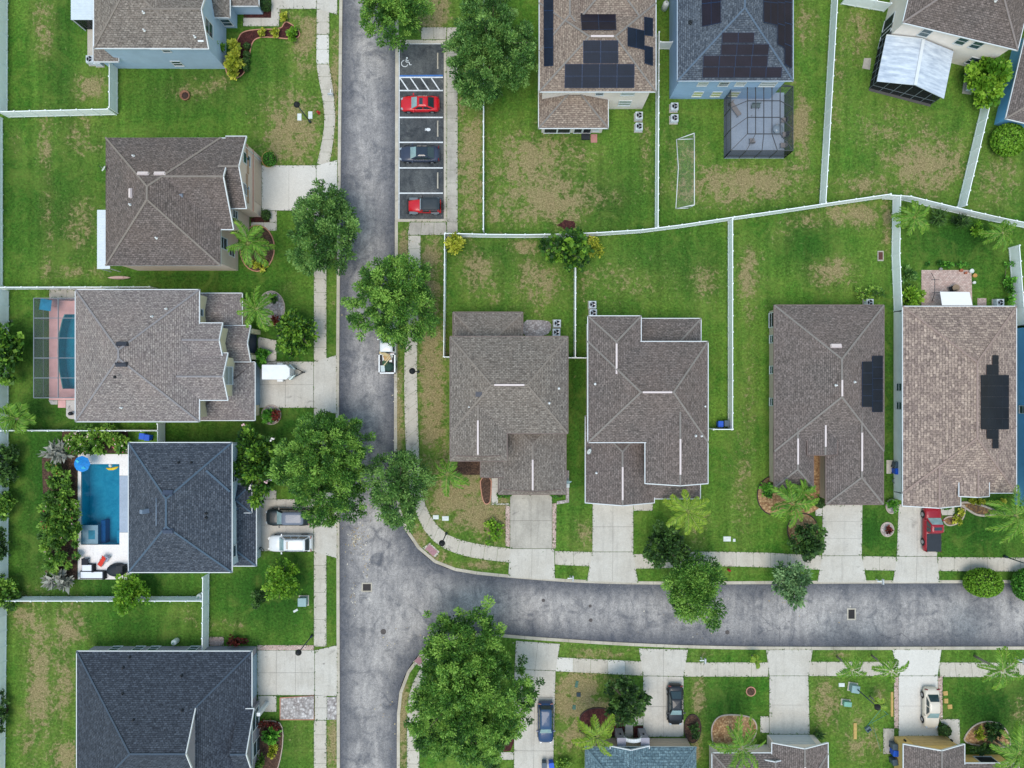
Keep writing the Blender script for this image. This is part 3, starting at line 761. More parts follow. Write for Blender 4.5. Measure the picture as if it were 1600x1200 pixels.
DOORW = M('white garage door', C(206, 210, 214), .5, .06); DOORB = M('grey blue garage door', C(150, 174, 192), .5, .06); DOORT = M('tan garage door', C(206, 186, 166), .5, .06); DOORD = M('dark front door', C(46, 40, 44), .5, .1)
Z2, Z1 = 6.0, 2.75

# blue grey house at the top left
h = House('blue grey two-storey house at the top left corner, cut off by the picture edge', 240, 0, W_BLU, S_BR1, TRIM, cap=CAPB)
k0 = h.vol((147, -120, 300, 75), Z2, .55, axis='y')
k1 = h.vol((235, -20, 325, 75.5), Z2, .55, ('open', 'gable'), 'x', drop=.03)
h.vol((146, 30, 185, 96), Z1, .4, axis='y', caps=False)
k2 = h.vol((300, -70, 359, 27), 3.3, .5, ('hip', 'hip'), 'y')
k3 = h.vol((340, -60, 404, 9), Z1, .5, ('hip', 'hip'), 'x')
h.window(k1, 'S', 259, 78, .8, .9); h.window(k1, 'S', 277, 99, 1., 1.1); h.window(k1, 'E', 326, 44, 1.5, 1.9)
h.window(k2, 'S', 354, 35, 1., 1.4); h.pipe(k0, 'S', 225, 20); h.pipe(k0, 'S', 226, 48); h.pipe(k1, 'S', 305, 58)
h.boxvent(k1, 'S', 314, 64, .7, .2, PIPE, h=.1); h.done()

# tan house west of the street
h = House('tan two-storey house with a brown hip roof, facing the parking bay across the street', 270, 320, W_TAN, S_BR2, TRIM, cap=CAPB)
k0 = h.vol((165, 215, 345, 415), Z2, .55, axis='y', gutter=False)
k1 = h.vol((255, 216, 364, 358), Z2, .55, ('open', 'gable'), 'x', drop=.03)
k2 = h.vol((353, 213, 384, 325), Z2, .55, ('open', 'gable'), 'x', drop=.05)
h.window(k2, 'E', 385, 249, 1.1, 1.9, frame=TRIM); h.window(k2, 'E', 384, 297, 1.1, 1.7); h.window(k0, 'E', 349, 380, 1.2, 1.8); h.window(k0, 'E', 362, 393, 1., 1.4)
h.window(k1, 'E', 367, 335, .8, 1.2)
h.door(k2, 'E', 409, 290, 4.9, 2.2, DOORT)
for y, a in ((236, 1), (260, 0), (283, 1), (306, 0)):            # tan stucco bands round the windows
    q = h.hit(386, y, Vector((h.vols[k2]['wr'][2], 0, 0)), Vector((1, 0, 0)))
    MB().box(q + Vector((.03, 0, .1 if a else -.2)), (.08, 1.5, .5)).build('window_band', M('tan window band', C(190, 158, 132), .8), h.root)
MB().beam(Vector((h.vols[k2]['wr'][2] + .04, h.vols[k2]['wr'][1], 2.75)), Vector((h.vols[k2]['wr'][2] + .04, h.vols[k2]['wr'][3], 2.75)), .1, .2).build('cornice', M('pink cornice', C(206, 158, 140), .8), h.root)
MB().beam(Vector((h.vols[k2]['wr'][2] + .05, h.vols[k2]['wr'][3] - .45, 0.1)), Vector((h.vols[k2]['wr'][2] + .05, h.vols[k2]['wr'][3] - .45, 5.8)), .08, .1).build('drainpipe', TRIM, h.root)
h.boxvent(k0, 'W', 205, 302, 1.1, .34, VENTM); h.boxvent(k0, 'N', 224, 272, 1.3, .34, VENTM); h.boxvent(k0, 'N', 250, 272, 1.3, .34, VENTM)
h.pipe(k0, 'N', 209, 244); h.pipe(k0, 'S', 245, 372); h.pipe(k0, 'W', 204, 320); h.boxvent(k1, 'S', 284, 305, .4, .4, M('grey vent cap', C(120, 128, 142)))
h.done()

# grey house with the screened pool
h = House('grey roofed two-storey cream house with a screened pool behind it', 240, 556, W_CRM, S_GRY, TRIM, cap=capm('soft grey ridge', C(146, 142, 144)))
k0 = h.vol((118, 453, 311, 658.5), Z2, .55, axis='y')
k1 = h.vol((290, 505, 347, 559), Z2, .5, ('open', 'gable'), 'x', drop=.04)
k2 = h.vol((284, 552, 355, 625), Z2, .52, ('open', 'gable'), 'x', drop=.06)
k3 = h.vol((300, 458.5, 378, 520), Z1, .42, ('hip', 'hip'), 'x', caps=False)
k4 = h.vol((330, 509, 391, 565), 3.1, .5, ('open', 'gable'), 'x', caps=False)
k5 = h.vol((300, 566, 398, 656.5), Z1, .35, ('hip', 'hip'), 'y', caps=False)
h.window(k0, 'E', 313, 488, .7, 1.1); h.window(k2, 'E', 357, 587, 1.9, 2.1, GLASSL)
h.door(k5, 'E', 407, 600, 4.9, 2.2, DOORB); h.door(k4, 'E', 395, 537, 2.2, 2.4, M('dark entry', C(48, 62, 86), .5), 'front_door', 1)
h.boxvent(k0, 'N', 191, 538, 1.3, .45, M('dark roof vent', C(58, 62, 74))); h.boxvent(k0, 'S', 190, 569, 1.3, .45, M('dark roof vent', C(58, 62, 74)))
for x, y, sd in ((260, 483, 'N'), (238, 495, 'N'), (180, 589, 'W'), (190, 637, 'S')): h.pipe(k0, sd, x, y, PIPE if x != 180 else DARKM)
for sgn in (-1, 1):
    a = h.vols[k4]['wr']
    MB().box((a[2] + .25, (a[1] + a[3]) / 2 + sgn * 1.5, 1.3), (.5, .5, 2.6)).build('porch_column', W_CRM, h.root)
h.done()

# slate blue house with the open pool
h = House('slate blue roofed house with an open rectangular pool behind it', 282, 792, W_LBL, S_SLT, TRIM, cap=CAPS)
k0 = h.vol((201, 692, 362, 894), Z2, .56, axis='y')
k1 = h.vol((345, 768, 400, 884), Z1, .45, ('hip', 'hip'), 'y', ins=(None, None))
k2 = h.vol((350, 757, 393, 801), 3.3, .45, ('hip', 'hip'), 'x')
h.window(k0, 'E', 364, 862, 1.2, 1.5); h.window(k0, 'E', 366, 745, 1., 1.3)
h.door(k1, 'E', 405, 822, 4.9, 2.2, DOORW)
h.boxvent(k0, 'N', 263, 770, 1.2, .5, M('slate vent', C(66, 78, 100))); h.boxvent(k0, 'S', 263, 829, 1.2, .5, M('slate vent', C(66, 78, 100)))
h.boxvent(k0, 'W', 231, 798, .5, .5, M('grey chimney cap', C(120, 136, 156)), 'chimney', .8)
for x, y, sd in ((279, 723, 'N'), (299, 723, 'N'), (322, 802, 'E'), (322, 809, 'E')): h.pipe(k0, sd, x, y, DARKM)
q, n, hh, sl = h.onroof(k0, 'W', 244, 778, .05); q2 = h.onroof(k0, 'W', 244, 822, .05)[0]
MB().tube([q, q2], .04, 6).build('conduit', M('light conduit', C(150, 168, 190)), h.root)
MB().beam(h.onroof(k0, 'E', 322, 735, .03)[0], h.onroof(k0, 'E', 359, 768, .03)[0], .23, .05, 0, .02).build('ridge_cap', CAPS, h.root)
h.done()

# dark navy house, bottom left
h = House('one-storey house with a dark navy roof at the bottom left', 250, 1130, W_GRY, S_NVY, TRIM, cap=CAPN)
k0 = h.vol((120, 1018, 393, 1262), Z1, .6, ('hip', ('dutch', 5.1)), 'x')
k1 = h.vol((372, 1108, 396, 1216), 3.1, .6, ('open', 'gable'), 'x', drop=0)
for x in (180, 216, 240, 302): h.window(k0, 'N', x, 1013.5, 1., 1.2)
h.window(k1, 'E', 399, 1123, 2.2, 2.0, GLASS); h.window(k1, 'E', 401, 1166, 1.6, 2.0, GLASS)
h.door(k0, 'E', 401, 1052, 4.9, 2.2, DOORB)
for x, y in ((203, 1027), (193, 1043), (284, 1056), (192, 1084), (285, 1110), (209, 1125)): h.pipe(k0, 'N', x, y, DARKM)
a = h.vols[k1]['wr']; MB().box((a[2] + .9, a[3] - .3, 1.45), (.4, .4, 2.9)).build('porch_column', TRIM, h.root)
h.done()

# centre pair
h = House('two-storey house with a grey brown hip roof in the middle, nearest the street corner', 795, 600, W_BGE, S_BR1, DKTRIM, cap=CAPB)
k0 = h.vol((703.5, 526, 887, 677), Z2, .5, ins=(4.6, 4.5), vent=(.08, .92))
k1 = h.vol((703.5, 622, 792, 720), Z2, .5, (('dutch', .65), 'open'), 'y', vent=(.03, .62), drop=.03)
k2 = h.vol((708, 488, 816.5, 590), Z1, .5, axis='x')
k3 = h.vol((779, 640, 884, 772), Z1, .5, (('dutch', .6), 'hip'), 'y', vent=(.03, .68))
k4 = h.vol((751, 690, 792, 745), 2.9, .35, ('gable', 'open'), 'y', caps=False)
for kk, sd, x, y in ((k0, 'E', 873, 607), (k0, 'E', 858, 630), (k1, 'W', 733, 636), (k0, 'N', 838, 640)):
    if kk == k0 and sd == 'N': continue
    h.pipe(kk, sd, x, y)
h.boxvent(k0, 'W', 748, 616, .6, .9, M('grey slate patch', C(92, 92, 100)), 'roof_patch', .05)
h.done()
h = House('two-storey house with a taupe roof edged by white gutters, right of the middle house', 1010, 640, W_IVO, S_BR3, TRIM, cap=CAPG)
k0 = h.vol((919, 534, 1106, 691), Z2, .5, ins=(5.3, 4.4), vent=(.05, .95))
k1 = h.vol((919, 494, 1001.5, 590), Z2, .5, ('open', 'hip'), axis='y', vent=(.1, .95), drop=.03)
k2 = h.vol((1008.5, 628, 1106, 755), Z2, .5, ('gable', 'open'), 'y', vent=(.13, .56), drop=.05)
k3 = h.vol((960, 498, 1095, 600), Z1, .5, axis='x')
k4 = h.vol((915, 650, 1022, 785), Z1, .5, ('gable', 'hip'), 'y', vent=(.1, .72), walls=True)
k5 = h.vol((1000, 700, 1094, 779), Z1 - .05, .42, axis='x', caps=False)
for kk, sd, x, y in ((k2, 'E', 1087, 681), (k2, 'E', 1096, 681), (k4, 'W', 932, 739), (k0, 'W', 930, 600), (k2, 'E', 1101, 635)): h.pipe(kk, sd, x, y)
h.done()

# one-storey pair on the right
h = House('one-storey beige house with taupe roof, front split by a gravel path', 1295, 632, W_BGE, S_BR3, DKTRIM, cap=CAPG)
k0 = h.vol((1210, 477, 1381, 705), Z1, .5, axis='y', vent=((.02, .45),))
k1 = h.vol((1210, 668, 1271, 762), Z1, .5, ('hip', 'open'), 'y', vent=(.12, .75), drop=.03)
k2 = h.vol((1291, 645, 1380.5, 788), Z1, .5, ('hip', 'open'), 'y', vent=(.1, .7), drop=.05)
k3 = h.vol((1262, 645, 1308, 710), 3.4, .45, ('gable', 'open'), 'y', vent=(.2, .75))
h.boxvent(k0, 'N', 1306, 541, 1.3, .45, VENTM)
h.window(k0, 'W', 1206, 500, 1.6, 1.4, DARKM, 1); h.window(k0, 'W', 1206, 530, .8, 1.1); h.window(k0, 'W', 1206, 578, .8, 1.1); h.window(k1, 'W', 1206, 628, .8, 1.1)
h.solar(k0, 'E', [([(1347, 565), (1363, 565), (1363, 636), (1347, 636)], 1, 4), ([(1363, 556), (1379, 556), (1379, 644), (1363, 644)], 1, 5)], SOLK)
for x, y, sd in ((1306, 602, 'W'), (1335, 597, 'E')): h.pipe(k0, sd, x, y)
h.done()
h = House('one-storey white house with a cream brown roof and stepped black solar panels', 1495, 635, W_WHT, S_TIL, TRIM, cap=CAPT)
k0 = h.vol((1411, 479, 1588, 770), Z1, .47, axis='y')
k1 = h.vol((1411, 690, 1501, 790), Z1, .44, ('gable', 'open'), 'y', drop=.03)
k2 = h.vol((1499, 700, 1545.5, 775), 3.35, .4, ('gable', 'open'), 'y')
k3 = h.vol((1500, 665, 1588, 770), Z1, .47, ('hip', 'hip'), 'y', drop=.05)
for y in (605, 634): h.window(k0, 'W', 1405, y, .8, 1.1)
h.solar(k0, 'E', [([(1551, 555), (1560, 555), (1560, 570), (1551, 570)], 1, 1), ([(1542, 570), (1560, 570), (1560, 586), (1542, 586)], 2, 1), ([(1533, 586), (1576, 586), (1576, 671), (1533, 671)], 4, 5),
    ([(1542, 671), (1560, 671), (1560, 686), (1542, 686)], 2, 1), ([(1551, 686), (1560, 686), (1560, 701), (1551, 701)], 1, 1)], SOLK, M('dark solar edge', C(52, 58, 68), .5))
MB().beam(h.L(1397, 487, 1.5), h.L(1410, 486, 1.6), .1, .1).build('conduit', DARKM, h.root); MB().beam(h.L(1397, 768, 1.5), h.L(1410, 771, 1.6), .1, .1).build('conduit', DARKM, h.root)
h.done()
h = House('blue house at the right picture edge, only its side wall in view', 1680, 650, W_SKY, S_BR3, TRIM, cap=CAPB)
k0 = h.vol((1606, 505, 1790, 800), Z1, .5, axis='y')
h.window(k0, 'W', 1599, 640, .8, 1.1); h.done()

# top row
h = House('ivory two-storey house with a warm brown roof covered in blue black solar panels', 935, 80, W_PNK, S_SOL, TRIM, cap=CAPG)
k0 = h.vol((843, 5, 1024.5, 143), Z2, .5, axis='x', vent=(.06, .94), ins=(5.2, 4.8))
k1 = h.vol((843, -120, 934, 80), Z2, .5, ('hip', 'hip'), 'y', vent=(.62, .96), drop=.03)
k2 = h.vol((880, -110, 1024.5, 60), Z2, .5, ('hip', 'hip'), 'y', drop=.05)
k3 = h.vol((842, 108, 950, 200), Z1, .45, axis='x')
h.window(k0, 'S', 937, 146, .8, .9); h.window(k0, 'S', 981, 146, 1.4, .9, GLASSL); h.window(k0, 'S', 976, 161, 1.3, 1.3, GLASSL)
for x in (860, 881): h.window(k3, 'S', x, 204.5, 1.4, 1.7, DARKM, 0)
for x in (903, 917): h.window(k3, 'S', x, 204.5, .85, 1.7, DARKM, 0)
h.window(k3, 'S', 931, 203, .6, .6, GLASSL)
h.solar(k0, 'S', [([(911, 63), (966, 63), (966, 99), (911, 99)], 2, 2), ([(882.5, 100), (991.5, 100), (991, 137.5), (882, 137.5)], 4, 2)], SOLB)
h.solar(k0, 'N', [([(907, 21), (962, 21), (963, 47), (909, 47)], 2, 2), ([(934, -6), (986, -6), (988, 21), (935, 20)], 2, 2)], SOLR)
h.solar(k1, 'W', [([(849, -70), (864.5, -70), (864.5, 103), (850, 104)], 1, 6)], SOLB)
h.solar(k0, 'E', [([(980.5, 42), (1007, 48), (1007, 78), (980.5, 72)], 2, 1), ([(1006.5, 26), (1020, 28.5), (1020, 57), (1006.5, 55)], 1, 1), ([(1007, 71), (1020, 74), (1020, 103), (1007, 99)], 1, 1)], SOLB)
MB().box(h.L(915, 214, .1), (1.0, .7, .3)).build('doormat', DARKM, h.root); MB().prism([h.L(*p)[:2] for p in ((923, 210), (933, 210), (933, 223), (923, 223))], 0, .06).build('step', M('red brick step', C(184, 130, 122), .9), h.root)
h.done()
h = House('steel blue two-storey house with brown black solar panels and a screened patio', 1150, 60, W_SLB, S_STB, M('blue white fascia', C(176, 190, 204), .5), cap=capm('blue ridge shingle', C(96, 112, 130)))
k0 = h.vol((1059, -150, 1239, 126), Z2, .5, axis='y')
k1 = h.vol((1150, -150, 1239.5, -20), Z2, .5, axis='x', drop=.04)
for x in (1098, 1131, 1157): h.window(k0, 'S', x, 131, 1., .9, GLASSL if x != 1131 else GLASS)
h.window(k0, 'S', 1200, 131.5, 1.7, 1., GLASSL)
for x in (1090, 1119, 1147): h.window(k0, 'S', x, 147, 1., 1.2, M('yellowish blind', C(196, 204, 150), .4))
h.solar(k0, 'S', [([(1128, 51), (1179, 51), (1178, 67), (1128, 67)], 2, 1), ([(1126.5, 69), (1202, 69), (1200.5, 86), (1126, 86)], 3, 1), ([(1099, 87), (1200, 87), (1199, 104), (1098, 104)], 4, 1), ([(1098, 105), (1222, 105), (1221, 121), (1097, 121)], 5, 1)], SOLR)
h.solar(k0, 'W', [([(1096, -30), (1126, -30), (1126.5, 36), (1097, 42)], 2, 2)], SOLR)
h.solar(k0, 'E', [([(1193, -30), (1215, -30), (1215, 40), (1193, 35)], 2, 2), ([(1215, -30), (1226, -30), (1226, 75), (1215, 70)], 1, 3), ([(1226, -30), (1237, -30), (1237, 107), (1226, 101)], 1, 4)], SOLR)
h.pipe(k0, 'W', 1079.5, 35, DARKM, .12)
h.done()

def rot_house(label, A, B, z, wall, roof, gut, cap, name='house'):
    a, b = P(*A, z), P(*B, z); ang = math.atan2((b - a).y, (b - a).x)
    hh = House(label, 0, 0, wall, roof, gut, ang, cap=cap, name=name)
    hh.o = Vector((a.x, a.y, 0)); hh.root.location = hh.o; hh.cam = hh.R @ (Vector((0, 0, CAMH)) - hh.o)
    return hh, (b - a).length
h, wd = rot_house('ivory two-storey house turned at an angle at the top right corner', (1411, 35), (1590, 78), Z2, W_IVO, S_BR2, TRIM, CAPW)
k0 = h.vol((0, 0, wd, 12.4), Z2, .5, axis='x', local=True)
for x, y in ((1446, 51), (1502.5, 64), (1526, 70), (1520, 95)): h.window(k0, 'S', x, y, 1., 1.4)
for y0 in (43, 62): h.window(k0, 'W', 1383 - (y0 - 43) * .3, y0, 1.8, 2.2, DARKM, 0)
h.pipe(k0, 'S', 1555, 2)
h.done(); HROT = h
h, wd = rot_house('blue one-storey house at the right edge below the ivory house', (1572, 185), (1612, 194.5), Z1, W_SKY, S_BR3, TRIM, CAPB)
k0 = h.vol((0, 0, 12, 10.5), Z1, .5, axis='x', local=True); h.done()

# bottom row, seen from their front gables
h = House('one-storey house with a teal grey roof and an arched white porch at the bottom', 1000, 1190, W_BGE, S_TEA, TRIM, cap=capm('teal ridge', C(104, 128, 138)))
k0 = h.vol((914, 1167, 1088, 1360), Z1, .5, axis='y', gutter=False)
k1 = h.vol((954, 1166.5, 1014, 1230), Z1 + .1, .42, ('open', 'gable'), 'y', caps=False)
h.door(k0, 'N', 1042, 1157, 4.9, 2.2, DOORT)
ctr = h.L(984, 1160); tr = MB(); yy = h.vols[k1]['wr'][3] + 1.1
for sgn in (-1, 1):
    pb = MB(); pb.box((ctr.x + sgn * 1.35, yy - .35, 1.2), (.85, .8, 2.4)); pb.box((ctr.x + sgn * 1.35, yy - .35, 2.45), (1.0, .95, .14))
    c = pb.build('porch_column', W_GRY, h.root); MB().box((ctr.x + sgn * 1.35, yy + .08, 1.5), (.16, .12, .34)).build('wall_lamp', DARKM, c)
ar = MB()
for i in range(10):
    a0, a1 = PI * i / 10, PI * (i + 1) / 10
    p0, p1 = Vector((ctr.x + 1. * math.cos(a0), yy - .1, 2. + .75 * math.sin(a0))), Vector((ctr.x + 1. * math.cos(a1), yy - .1, 2. + .75 * math.sin(a1))); ar.beam(p0, p1, .4, .16)
ar.build('arch', TRIM, h.root)
h.done()
h = House('pale house with a taupe gabled garage at the bottom, beside the gravel bed palm', 1220, 1190, W_PNK, S_BR3, TRIM, cap=CAPG)
k0 = h.vol((1113, 1177, 1294, 1360), Z1, .5, axis='y'); k1 = h.vol((1206.5, 1161.5, 1293.5, 1250), Z1 + .05, .42, ('open', 'gable'), 'y', vent=(.3, .7))
k2 = h.vol((1194, 1188, 1224.5, 1250), 3.0, .42, ('open', 'gable'), 'y')
h.door(k1, 'N', 1234, 1151, 4.7, 2.2, DOORW); h.done()
h = House('one-storey yellow ochre house with a gabled garage at the bottom right', 1460, 1190, W_YEL, S_BR3, TRIM, cap=CAPG)
k1 = h.vol((1412, 1163.5, 1507, 1260), Z1 + .05, .42, ('open', 'gable'), 'y'); k0 = h.vol((1460, 1193, 1592, 1370), Z1, .45, axis='x')
k2 = h.vol((1420, 1200, 1560, 1380), Z1, .5, axis='y')
h.door(k1, 'N', 1447, 1152, 4.7, 2.2, M('ochre garage door', C(214, 180, 124), .6)); h.window(k0, 'N', 1541, 1187.5, 2., 1.3, DARKM, 0)
for x in (1414, 1487):
    q = h.hit(x, 1158, Vector((0, h.vols[k1]['wr'][3], 0)), Vector((0, 1, 0))); MB().box(q + Vector((0, .1, 0)), (.16, .16, .34)).build('wall_lamp', DARKM, h.root)
h.done()
# ------------------------------------------------------------------ foliage
LEAF = leafmat('tree leaves', .22); PALML = leafmat('palm leaves', .25, .45); BLOOM = leafmat('petals', .15, .6)
BARK = M('bark', C(104, 92, 82), .95, .3, 4); PBARK = M('palm trunk bark', C(158, 152, 146), .9, .3, 6)
def quads(name, c, ax, sd, tint, mat, parent=None, loc=(0, 0, 0)):
    """leaf faces: centre, long half axis, side half axis, colour"""
    n = len(c); v = np.empty((n, 4, 3))
    v[:, 0] = c - ax; v[:, 1] = c - ax * .1 + sd; v[:, 2] = c + ax; v[:, 3] = c - ax * .1 - sd
    me = bpy.data.meshes.new(name)
    me.vertices.add(4 * n); me.loops.add(4 * n); me.polygons.add(n)
    me.vertices.foreach_set('co', v.reshape(-1).astype(np.float32))
    me.loops.foreach_set('vertex_index', np.arange(4 * n, dtype=np.int32))
    me.polygons.foreach_set('loop_start', np.arange(0, 4 * n, 4, dtype=np.int32))
    me.update(calc_edges=True)
    a = me.attributes.new('tint', 'FLOAT_COLOR', 'POINT')
    t = np.ones((n, 4, 4), np.float32); t[:, :, :3] = tint[:, None, :]
    a.data.foreach_set('color', t.reshape(-1)); me.materials.append(mat)
    return link(name, me, parent, loc)
def unit(a): return a / np.maximum(np.linalg.norm(a, axis=1, keepdims=True), 1e-9)
G1, G2, G3 = (70, 118, 40), (112, 156, 58), (42, 78, 32)
PAL = dict(oak=((84, 132, 50), (150, 190, 86), (42, 78, 34)), oakd=((76, 120, 54), (134, 172, 90), (40, 72, 34)), dull=((92, 124, 76), (136, 164, 112), (58, 86, 54)),
    lime=((104, 150, 40), (150, 188, 62), (70, 116, 30)), yel=((158, 168, 50), (206, 204, 82), (112, 130, 40)), rich=((74, 132, 44), (122, 186, 66), (44, 86, 32)), dark=((58, 90, 44), (96, 132, 62), (36, 58, 32)),
    grey=((96, 132, 84), (144, 176, 118), (58, 90, 54)), mix=((88, 132, 48), (146, 182, 74), (56, 86, 40)), silver=((150, 150, 140), (184, 182, 170), (112, 116, 104)), mixd=((64, 108, 36), (128, 168, 56), (32, 60, 26)), palmg=((92, 138, 44), (140, 178, 64), (54, 94, 30)), palmy=((116, 150, 46), (164, 186, 66), (76, 114, 34)), red=((96, 44, 38), (132, 60, 48), (64, 34, 32)))
def cols(pal, t):
    a, b, c = [np.array([lin(x / 255) for x in k]) for k in PAL[pal]]
    t = t[:, None]; return np.where(t < .5, c + (a - c) * t * 2, a + (b - a) * (t - .5) * 2)
def crown(seed, rx, ry, rz, z0, nc, nl, cr, pal, ll=.42, lw=.13, core=.35, flat=.75, shell=.62, up=.55, shape=1.):
    r = np.random.RandomState(seed)
    # clump centres spread through the crown, denser toward its upper surface, with an uneven outline
    d = unit(r.normal(size=(nc, 3))); d[:, 2] = np.abs(d[:, 2]) * 1.1 - .25
    d = unit(d); q = shell + (1 - shell) * r.rand(nc) ** .6
    ki = r.rand(nc) < core; q[ki] = r.rand(ki.sum()) * shell
    ang = np.arctan2(d[:, 1], d[:, 0]); wob = 1 + .13 * np.sin(ang * 3 + seed) + .09 * np.sin(ang * 5 + seed * 2.3) + r.normal(0, .07, nc)
    cc = d * q[:, None] * np.array([rx, ry, rz]); cc[:, :2] *= wob[:, None]; cc[:, 2] += z0
    cs = cr * r.uniform(.65, 1.3, nc); cb = np.clip(.5 + r.normal(0, .27, nc), .02, .98)
    per = np.maximum(3, (nl * cs ** 2 / (cs ** 2).sum()).astype(int)); idx = np.repeat(np.arange(nc), per); n = len(idx)
    g = unit(r.normal(size=(n, 3))); g[:, 2] = np.where(g[:, 2] < -.2, -g[:, 2], g[:, 2]); rad = r.rand(n) ** .42
    p = cc[idx] + g * (rad * cs[idx])[:, None] * np.array([1, 1, flat])
    ax = unit(g * np.array([1, 1, .5]) + unit(d)[idx] * .4 + r.normal(0, .28, (n, 3)))
    nr = unit(np.array([0, 0, up]) + r.normal(0, .45, (n, 3)) + g * .35)
    sd = unit(np.cross(nr, ax)); s = r.uniform(.55, 1.5, n)[:, None]
    t = np.clip(cb[idx] + r.normal(0, .22, n), 0, 1)
    return p, ax * ll * .5 * s, sd * lw * .5 * s * 1.6, cols(pal, t) * r.uniform(.85, 1.15, (n, 1)), cc
def trunk(mb, h, r, cc, seed, nb=9, lean=(0, 0)):
    rr = random.Random(seed); top = Vector((lean[0], lean[1], h))
    mb.tube([(0, 0, -.1), (lean[0] * .2, lean[1] * .2, h * .3), (lean[0] * .6, lean[1] * .6, h * .65), top], [r * 1.4, r, r * .85, r * .6], 9)
    for i in sorted(range(len(cc)), key=lambda k: rr.random())[:nb]:
        e = Vector(cc[i]) * 1.0 + Vector((rr.uniform(-.3, .3), rr.uniform(-.3, .3), rr.uniform(0, .6))); s = Vector((lean[0] * .6, lean[1] * .6, h * rr.uniform(.45, .85))); m = s.lerp(e, .5) + Vector((rr.uniform(-.3, .3), rr.uniform(-.3, .3), rr.uniform(.1, .5)))
        mb.tube([s, m, e], [r * .5, r * .28, r * .08], 6)
TS = [0]
def tree(label, x0, y0, x1, y1, ht, pal='oak', dens=1., cr=.66, base=None, cat='tree', name='oak_tree', ll=.26, lw=.075, group=None, tr=.2, low=.36, bloom=None, nb=18, core=.35, zt=None):
    """crown seen inside the pixel box x0,y0..x1,y1"""
    TS[0] += 1; sd = TS[0]
    zc = ht * .62; c = P((x0 + x1) / 2, (y0 + y1) / 2, zc); k = (CAMH - zc) / FOC
    rx, ry = (x1 - x0) / 2 * k * .96, (y1 - y0) / 2 * k * .96
    b = P(*base) if base else Vector((c.x, c.y, 0)); o = Vector((c.x, c.y, 0)) - b
    t = thing(name, label, cat, b, 0, group)
    area = rx * ry * PI
    nc = int(14 + area * 1.6 / cr ** 2); nl = int(area * 125 * dens * (.46 * .15) / (ll * lw)); rz = ht * (1 - low) * .62
    p, ax, sv, col, cc = crown(sd, rx - cr * .3, ry - cr * .3, rz, ht * low + rz * .35, nc, nl, cr, pal, ll, lw, core)
    off = np.array([o.x, o.y, 0]); cc = cc + off
    quads('crown', p + off, ax, sv, col, LEAF, t)
    mb = MB(); trunk(mb, ht * .55, tr, cc, sd, nb, (o.x * .8, o.y * .8)); mb.build('trunk', BARK, t)
    if bloom:
        r = np.random.RandomState(sd); n, colr = bloom; i = r.choice(len(p), n); top = p[i] + off + np.array([0, 0, .25])
        blossoms('blossom', top, colr, .16, t, r)
    return t
def blossoms(name, pts, colr, size, parent, r):
    n = len(pts) * 4; c = np.repeat(pts, 4, 0) + r.normal(0, size * .7, (n, 3)); ax = unit(r.normal(size=(n, 3)) * np.array([1, 1, .35])) * size
    sd = unit(np.cross(np.array([0, 0, 1.]) + r.normal(0, .2, (n, 3)), ax)) * size * .7
    cl = np.array([[lin(q / 255) for q in colr[k % len(colr)]] for k in range(len(pts))])
    quads(name, c, ax, sd, np.repeat(cl, 4, 0), BLOOM, parent)
def bush(label, x0, y0, x1, y1, ht, pal='rich', dens=1., name='shrub', cat='shrub', ll=.24, lw=.12, cr=.4, group=None, tight=False, bloom=None, z=0.):
    TS[0] += 1; sd = TS[0]; zc = ht * .6; c = P((x0 + x1) / 2, (y0 + y1) / 2, zc); k = (CAMH - zc) / FOC; rx, ry = (x1 - x0) / 2 * k, (y1 - y0) / 2 * k
    t = thing(name, label, cat, (c.x, c.y, z), 0, group)
    if tight:
        n = int(rx * ry * PI * 230 * dens); r = np.random.RandomState(sd); d = unit(r.normal(size=(n, 3))); d[:, 2] = np.abs(d[:, 2]) * 1.2 - .35; d = unit(d)
        p = d * np.array([rx, ry, ht * .55]) * r.uniform(.9, 1.03, (n, 1)) + np.array([0, 0, ht * .45])
        ax = unit(d * .6 + r.normal(0, .6, (n, 3))); sv = unit(np.cross(d + r.normal(0, .3, (n, 3)), ax)); s = r.uniform(.7, 1.3, (n, 1))
        quads('foliage', p, ax * ll * .4 * s, sv * lw * .5 * s, cols(pal, np.clip(.5 + r.normal(0, .2, n), 0, 1)), LEAF, t)
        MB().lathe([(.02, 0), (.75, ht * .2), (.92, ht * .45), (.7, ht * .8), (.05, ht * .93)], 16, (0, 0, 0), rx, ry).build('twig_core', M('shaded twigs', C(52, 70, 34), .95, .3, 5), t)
    else:
        p, ax, sv, col, cc = crown(sd, max(rx - cr * .5, .15), max(ry - cr * .5, .15), ht * .5, ht * .42, int(8 + rx * ry * 9), int(rx * ry * PI * 150 * dens), cr, pal, ll, lw, .3)
        quads('foliage', p, ax, sv, col, LEAF, t); mb = MB()
        for i in range(0, len(cc), max(1, len(cc) // 7)): mb.tube([(cc[i][0] * .15, cc[i][1] * .15, 0), cc[i]], [.05, .02], 5)
        mb.build('stem', BARK, t)
        if bloom:
            r = np.random.RandomState(sd); n, colr, size = bloom; i = r.choice(len(p), n); blossoms('blossom', p[i] + np.array([0, 0, .15]), colr, size, t, r)
    return t
